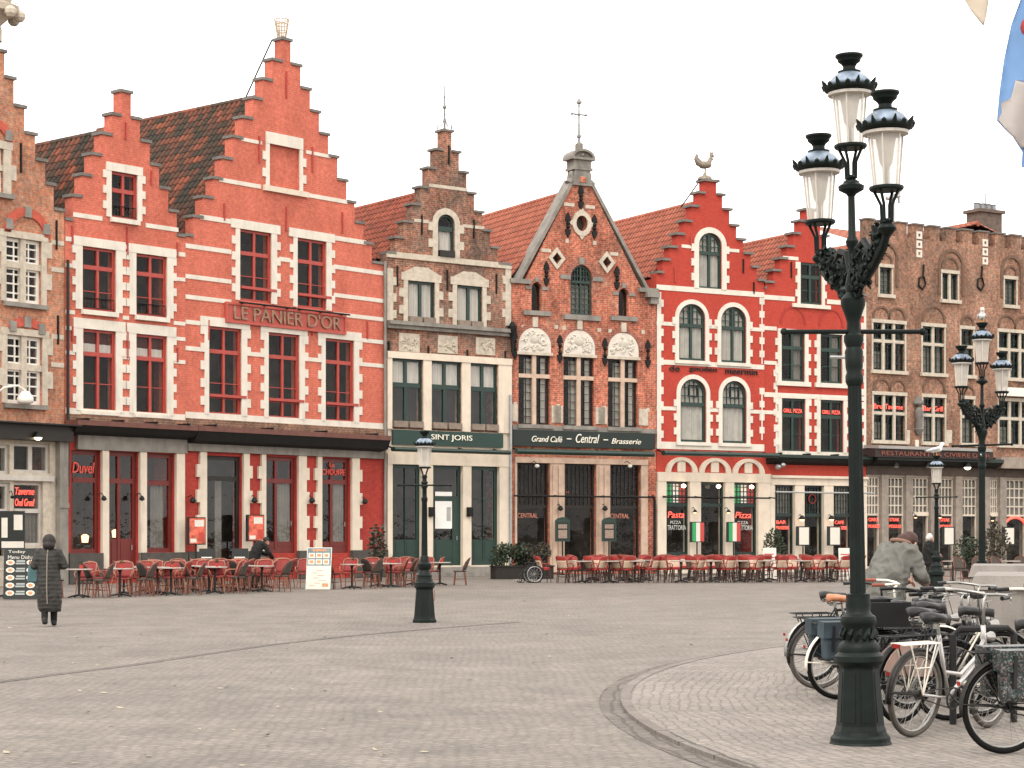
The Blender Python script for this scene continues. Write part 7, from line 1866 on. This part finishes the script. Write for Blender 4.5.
def quilt():
    m, nt, N, L, P = nt_new('dark_quilted_coat'); P.inputs['Roughness'].default_value = .7
    tc = N.new('ShaderNodeTexCoord'); w_ = N.new('ShaderNodeTexWave'); w_.wave_type = 'BANDS'; w_.bands_direction = 'Z'; w_.inputs['Scale'].default_value = 4.2; w_.inputs['Distortion'].default_value = 1.2; L.new(tc.outputs['Object'], w_.inputs['Vector'])
    cr = N.new('ShaderNodeMix'); cr.data_type = 'RGBA'; cr.inputs[6].default_value = (.0135, .0115, .0095, 1); cr.inputs[7].default_value = (.019, .016, .0135, 1); L.new(w_.outputs['Fac'], cr.inputs[0]); L.new(cr.outputs[2], P.inputs['Base Color'])
    b = N.new('ShaderNodeBump'); b.inputs['Strength'].default_value = .22; b.inputs['Distance'].default_value = .02; L.new(w_.outputs['Fac'], b.inputs['Height']); L.new(b.outputs[0], P.inputs['Normal']); return m
DKCL = mk('black_wool', (.007, .0065, .006), .85, .25, 8); HAIRD = mk('dark_brown_hair', (.014, .009, .007), .6, .3, 20); HAIRG = mk('white_grey_hair', (.5, .48, .45), .7, .15, 20); SHOE = mk('black_shoe_leather', (.008, .007, .007), .5)
# woman in a long quilted coat
J = dict(BASEJ); J.update(elR=(.285, .02, 1.12), wrR=(.18, .25, 1.1), elL=(-.26, -.02, 1.1), knR=(.09, .06, .47), anR=(.08, .1, .09), anL=(-.05, -.12, .12), knL=(-.07, 0, .5))
x, y = gp(48.5, 626.5); P1 = person('person in a long dark quilted coat walking away, teal bag at their side', (x, y), R(4), J, .965)
m = MB(); loft(m, [(.03, .03, .27, .19, .19), (.02, .02, .34, .215, .2), (.01, 0, .6, .235, .2), (0, 0, .9, .225, .18), (0, 0, 1.1, .2, .165), (0, 0, 1.25, .205, .16), (0, 0, 1.34, .17, .14), (0, 0, 1.41, .12, .1), (0, .01, 1.46, .085, .08)]); sleeves(m, J, .085, .078, .06); fuse(m, 'coat', quilt(), P1, .014, 6, .016)
limbs(P1, J, DKCL); shoes(P1, J, SHOE)
m = MB(); m.ball((0.01, .0, 1.57), .125, 14, 10, sx=1.0, sy=1.0, sz=1.05); m.ball((0.01, -.035, 1.49), .12, 12, 8, sz=.8); fuse(m, 'hair', HAIRD, P1, .012)
m = MB(); m.lathe([(.085, 1.42), (.105, 1.44), (.1, 1.475), (.08, 1.48)], (0, .01, 0), 16); m.build('collar', mk('beige_collar', (.42, .36, .3), .8), P1, True)
m = MB(); m.tube([(.005, -.075, 1.44), (.0, -.155, 1.3), (0, -.178, 1.15), (0, -.19, .95), (0, -.21, .7), (.01, -.205, .42)], .012, 6); m.build('back_seam', mk('pale_seam', (.19, .16, .13), .8), P1)
o = tag(empty('shoulder_bag', (x - .27, y - .02, .78), R(10)), 'small teal bag hanging beside the person in the quilted coat', 'bag'); m = MB(); m.hexa([(-.1, -.06, 0), (.1, -.06, 0), (.1, .06, 0), (-.1, .06, 0), (-.08, -.05, .3), (.08, -.05, .3), (.08, .05, .3), (-.08, .05, .3)]); b_ = m.build('bag', mk('teal_canvas', (.05, .11, .115), .7, .2, 8), o); bv = b_.modifiers.new('b', 'BEVEL'); bv.width = .03; bv.segments = 3
MB().tube([(-.07, 0, .3), (-.02, 0, .5), (.08, 0, .58), (.12, .02, .5), (.07, 0, .3)], .008, 5).build('strap', SADB, o)
# man stooping over the bicycles
J = dict(pelvis=(0, -.06, .96), chest=(0, .08, 1.27), neck=(0, .22, 1.45), head=(.02, .33, 1.47), look=(0, .75, -.6), shL=(-.19, .16, 1.38), shR=(.19, .16, 1.38), elL=(-.26, .2, 1.12), elR=(.27, .22, 1.12), wrL=(-.14, .42, 1.05), wrR=(.14, .44, 1.04), hpL=(-.1, -.06, .92), hpR=(.1, -.06, .92), knL=(-.11, .0, .5), knR=(.12, .04, .5), anL=(-.11, -.06, .09), anR=(.12, -.04, .09))
P2 = person('stooping person in a grey green jacket seen from behind, beyond the bicycles', gy(888.5, 22.9), R(-52), J, 1.02)
P2.location.z = .03
m = MB(); loft(m, [(0, -.06, .66, .23, .18), (0, -.07, .72, .245, .19), (0, -.05, .95, .245, .19), (0, .0, 1.12, .255, .19), (0, .06, 1.27, .26, .185), (0, .12, 1.38, .24, .165), (0, .17, 1.46, .17, .13), (0, .22, 1.5, .08, .08)]); sleeves(m, J, .1, .085, .065)
fuse(m, 'jacket', mk('grey_green_jacket', (.115, .112, .098), .8, .22, 4, bump=.6, bscale=9), P2, .014, 5, .034)
limbs(P2, J, mk('dark_grey_trousers', (.04, .038, .036), .8)); shoes(P2, J, SHOE)
m = MB(); m.ball((.02, .32, 1.505), .105, 14, 10, sx=.95, sy=1.1, sz=.95); m.capsule((.02, .22, 1.49), (.02, .3, 1.5), .085, .09); fuse(m, 'hair', mk('reddish_brown_hair', (.05, .022, .016), .7, .4, 18), P2, .012)
m = MB(); m.tube([(.11 * math.cos(t), .2 + .085 * math.sin(t), 1.475 - .03 * math.sin(t)) for t in [i * .4 for i in range(16)]], .024, 7, closed=True); m.build('collar', mk('rust_brown_collar', (.20, .11, .075), .8), P2, True)
# waiter bending at the tables
J = dict(J); J.update(wrR=(.1, .5, .95), elR=(.24, .32, 1.12))
P3 = person('person in a black jacket bending over a table before the red menu case', gy(256, 60.5), R(-62), J, .98)
m = MB(); loft(m, [(0, -.06, .7, .22, .17), (0, -.05, .95, .24, .18), (0, .0, 1.12, .25, .18), (0, .06, 1.27, .26, .17), (0, .12, 1.38, .24, .15), (0, .17, 1.46, .15, .11), (0, .22, 1.49, .07, .07)]); sleeves(m, J, .09, .075, .06); fuse(m, 'jacket', DKCL, P3, .016, 5, .02)
limbs(P3, J, DKCL); shoes(P3, J, SHOE); m = MB(); m.ball((.02, .32, 1.505), .1, 12, 8, sx=.95, sy=1.1, sz=.95); fuse(m, 'hair', HAIRD, P3, .014)
# grey haired person by the brown house
J = dict(BASEJ); J.update(wrL=(-.1, .25, 1.0), elL=(-.22, .06, 1.1))
P4 = person('grey haired person in a dark coat facing right near the brown house doorway', gy(929.5, 60), R(-75), J, 1.0)
m = MB(); loft(m, [(0, 0, .72, .23, .19), (0, 0, 1.0, .23, .19), (0, 0, 1.2, .24, .18), (0, 0, 1.34, .21, .14), (0, 0, 1.41, .12, .1), (0, .01, 1.45, .07, .07)]); sleeves(m, J); fuse(m, 'coat', DKCL, P4, .016, 5, .02)
limbs(P4, J, mk('dark_grey_trousers', (.04, .038, .036))); shoes(P4, J, SHOE); m = MB(); m.ball((0, .0, 1.565), .1, 12, 8, sz=1.1); m.ball((0, -.03, 1.53), .09, 12, 8); fuse(m, 'hair', HAIRG, P4, .014)
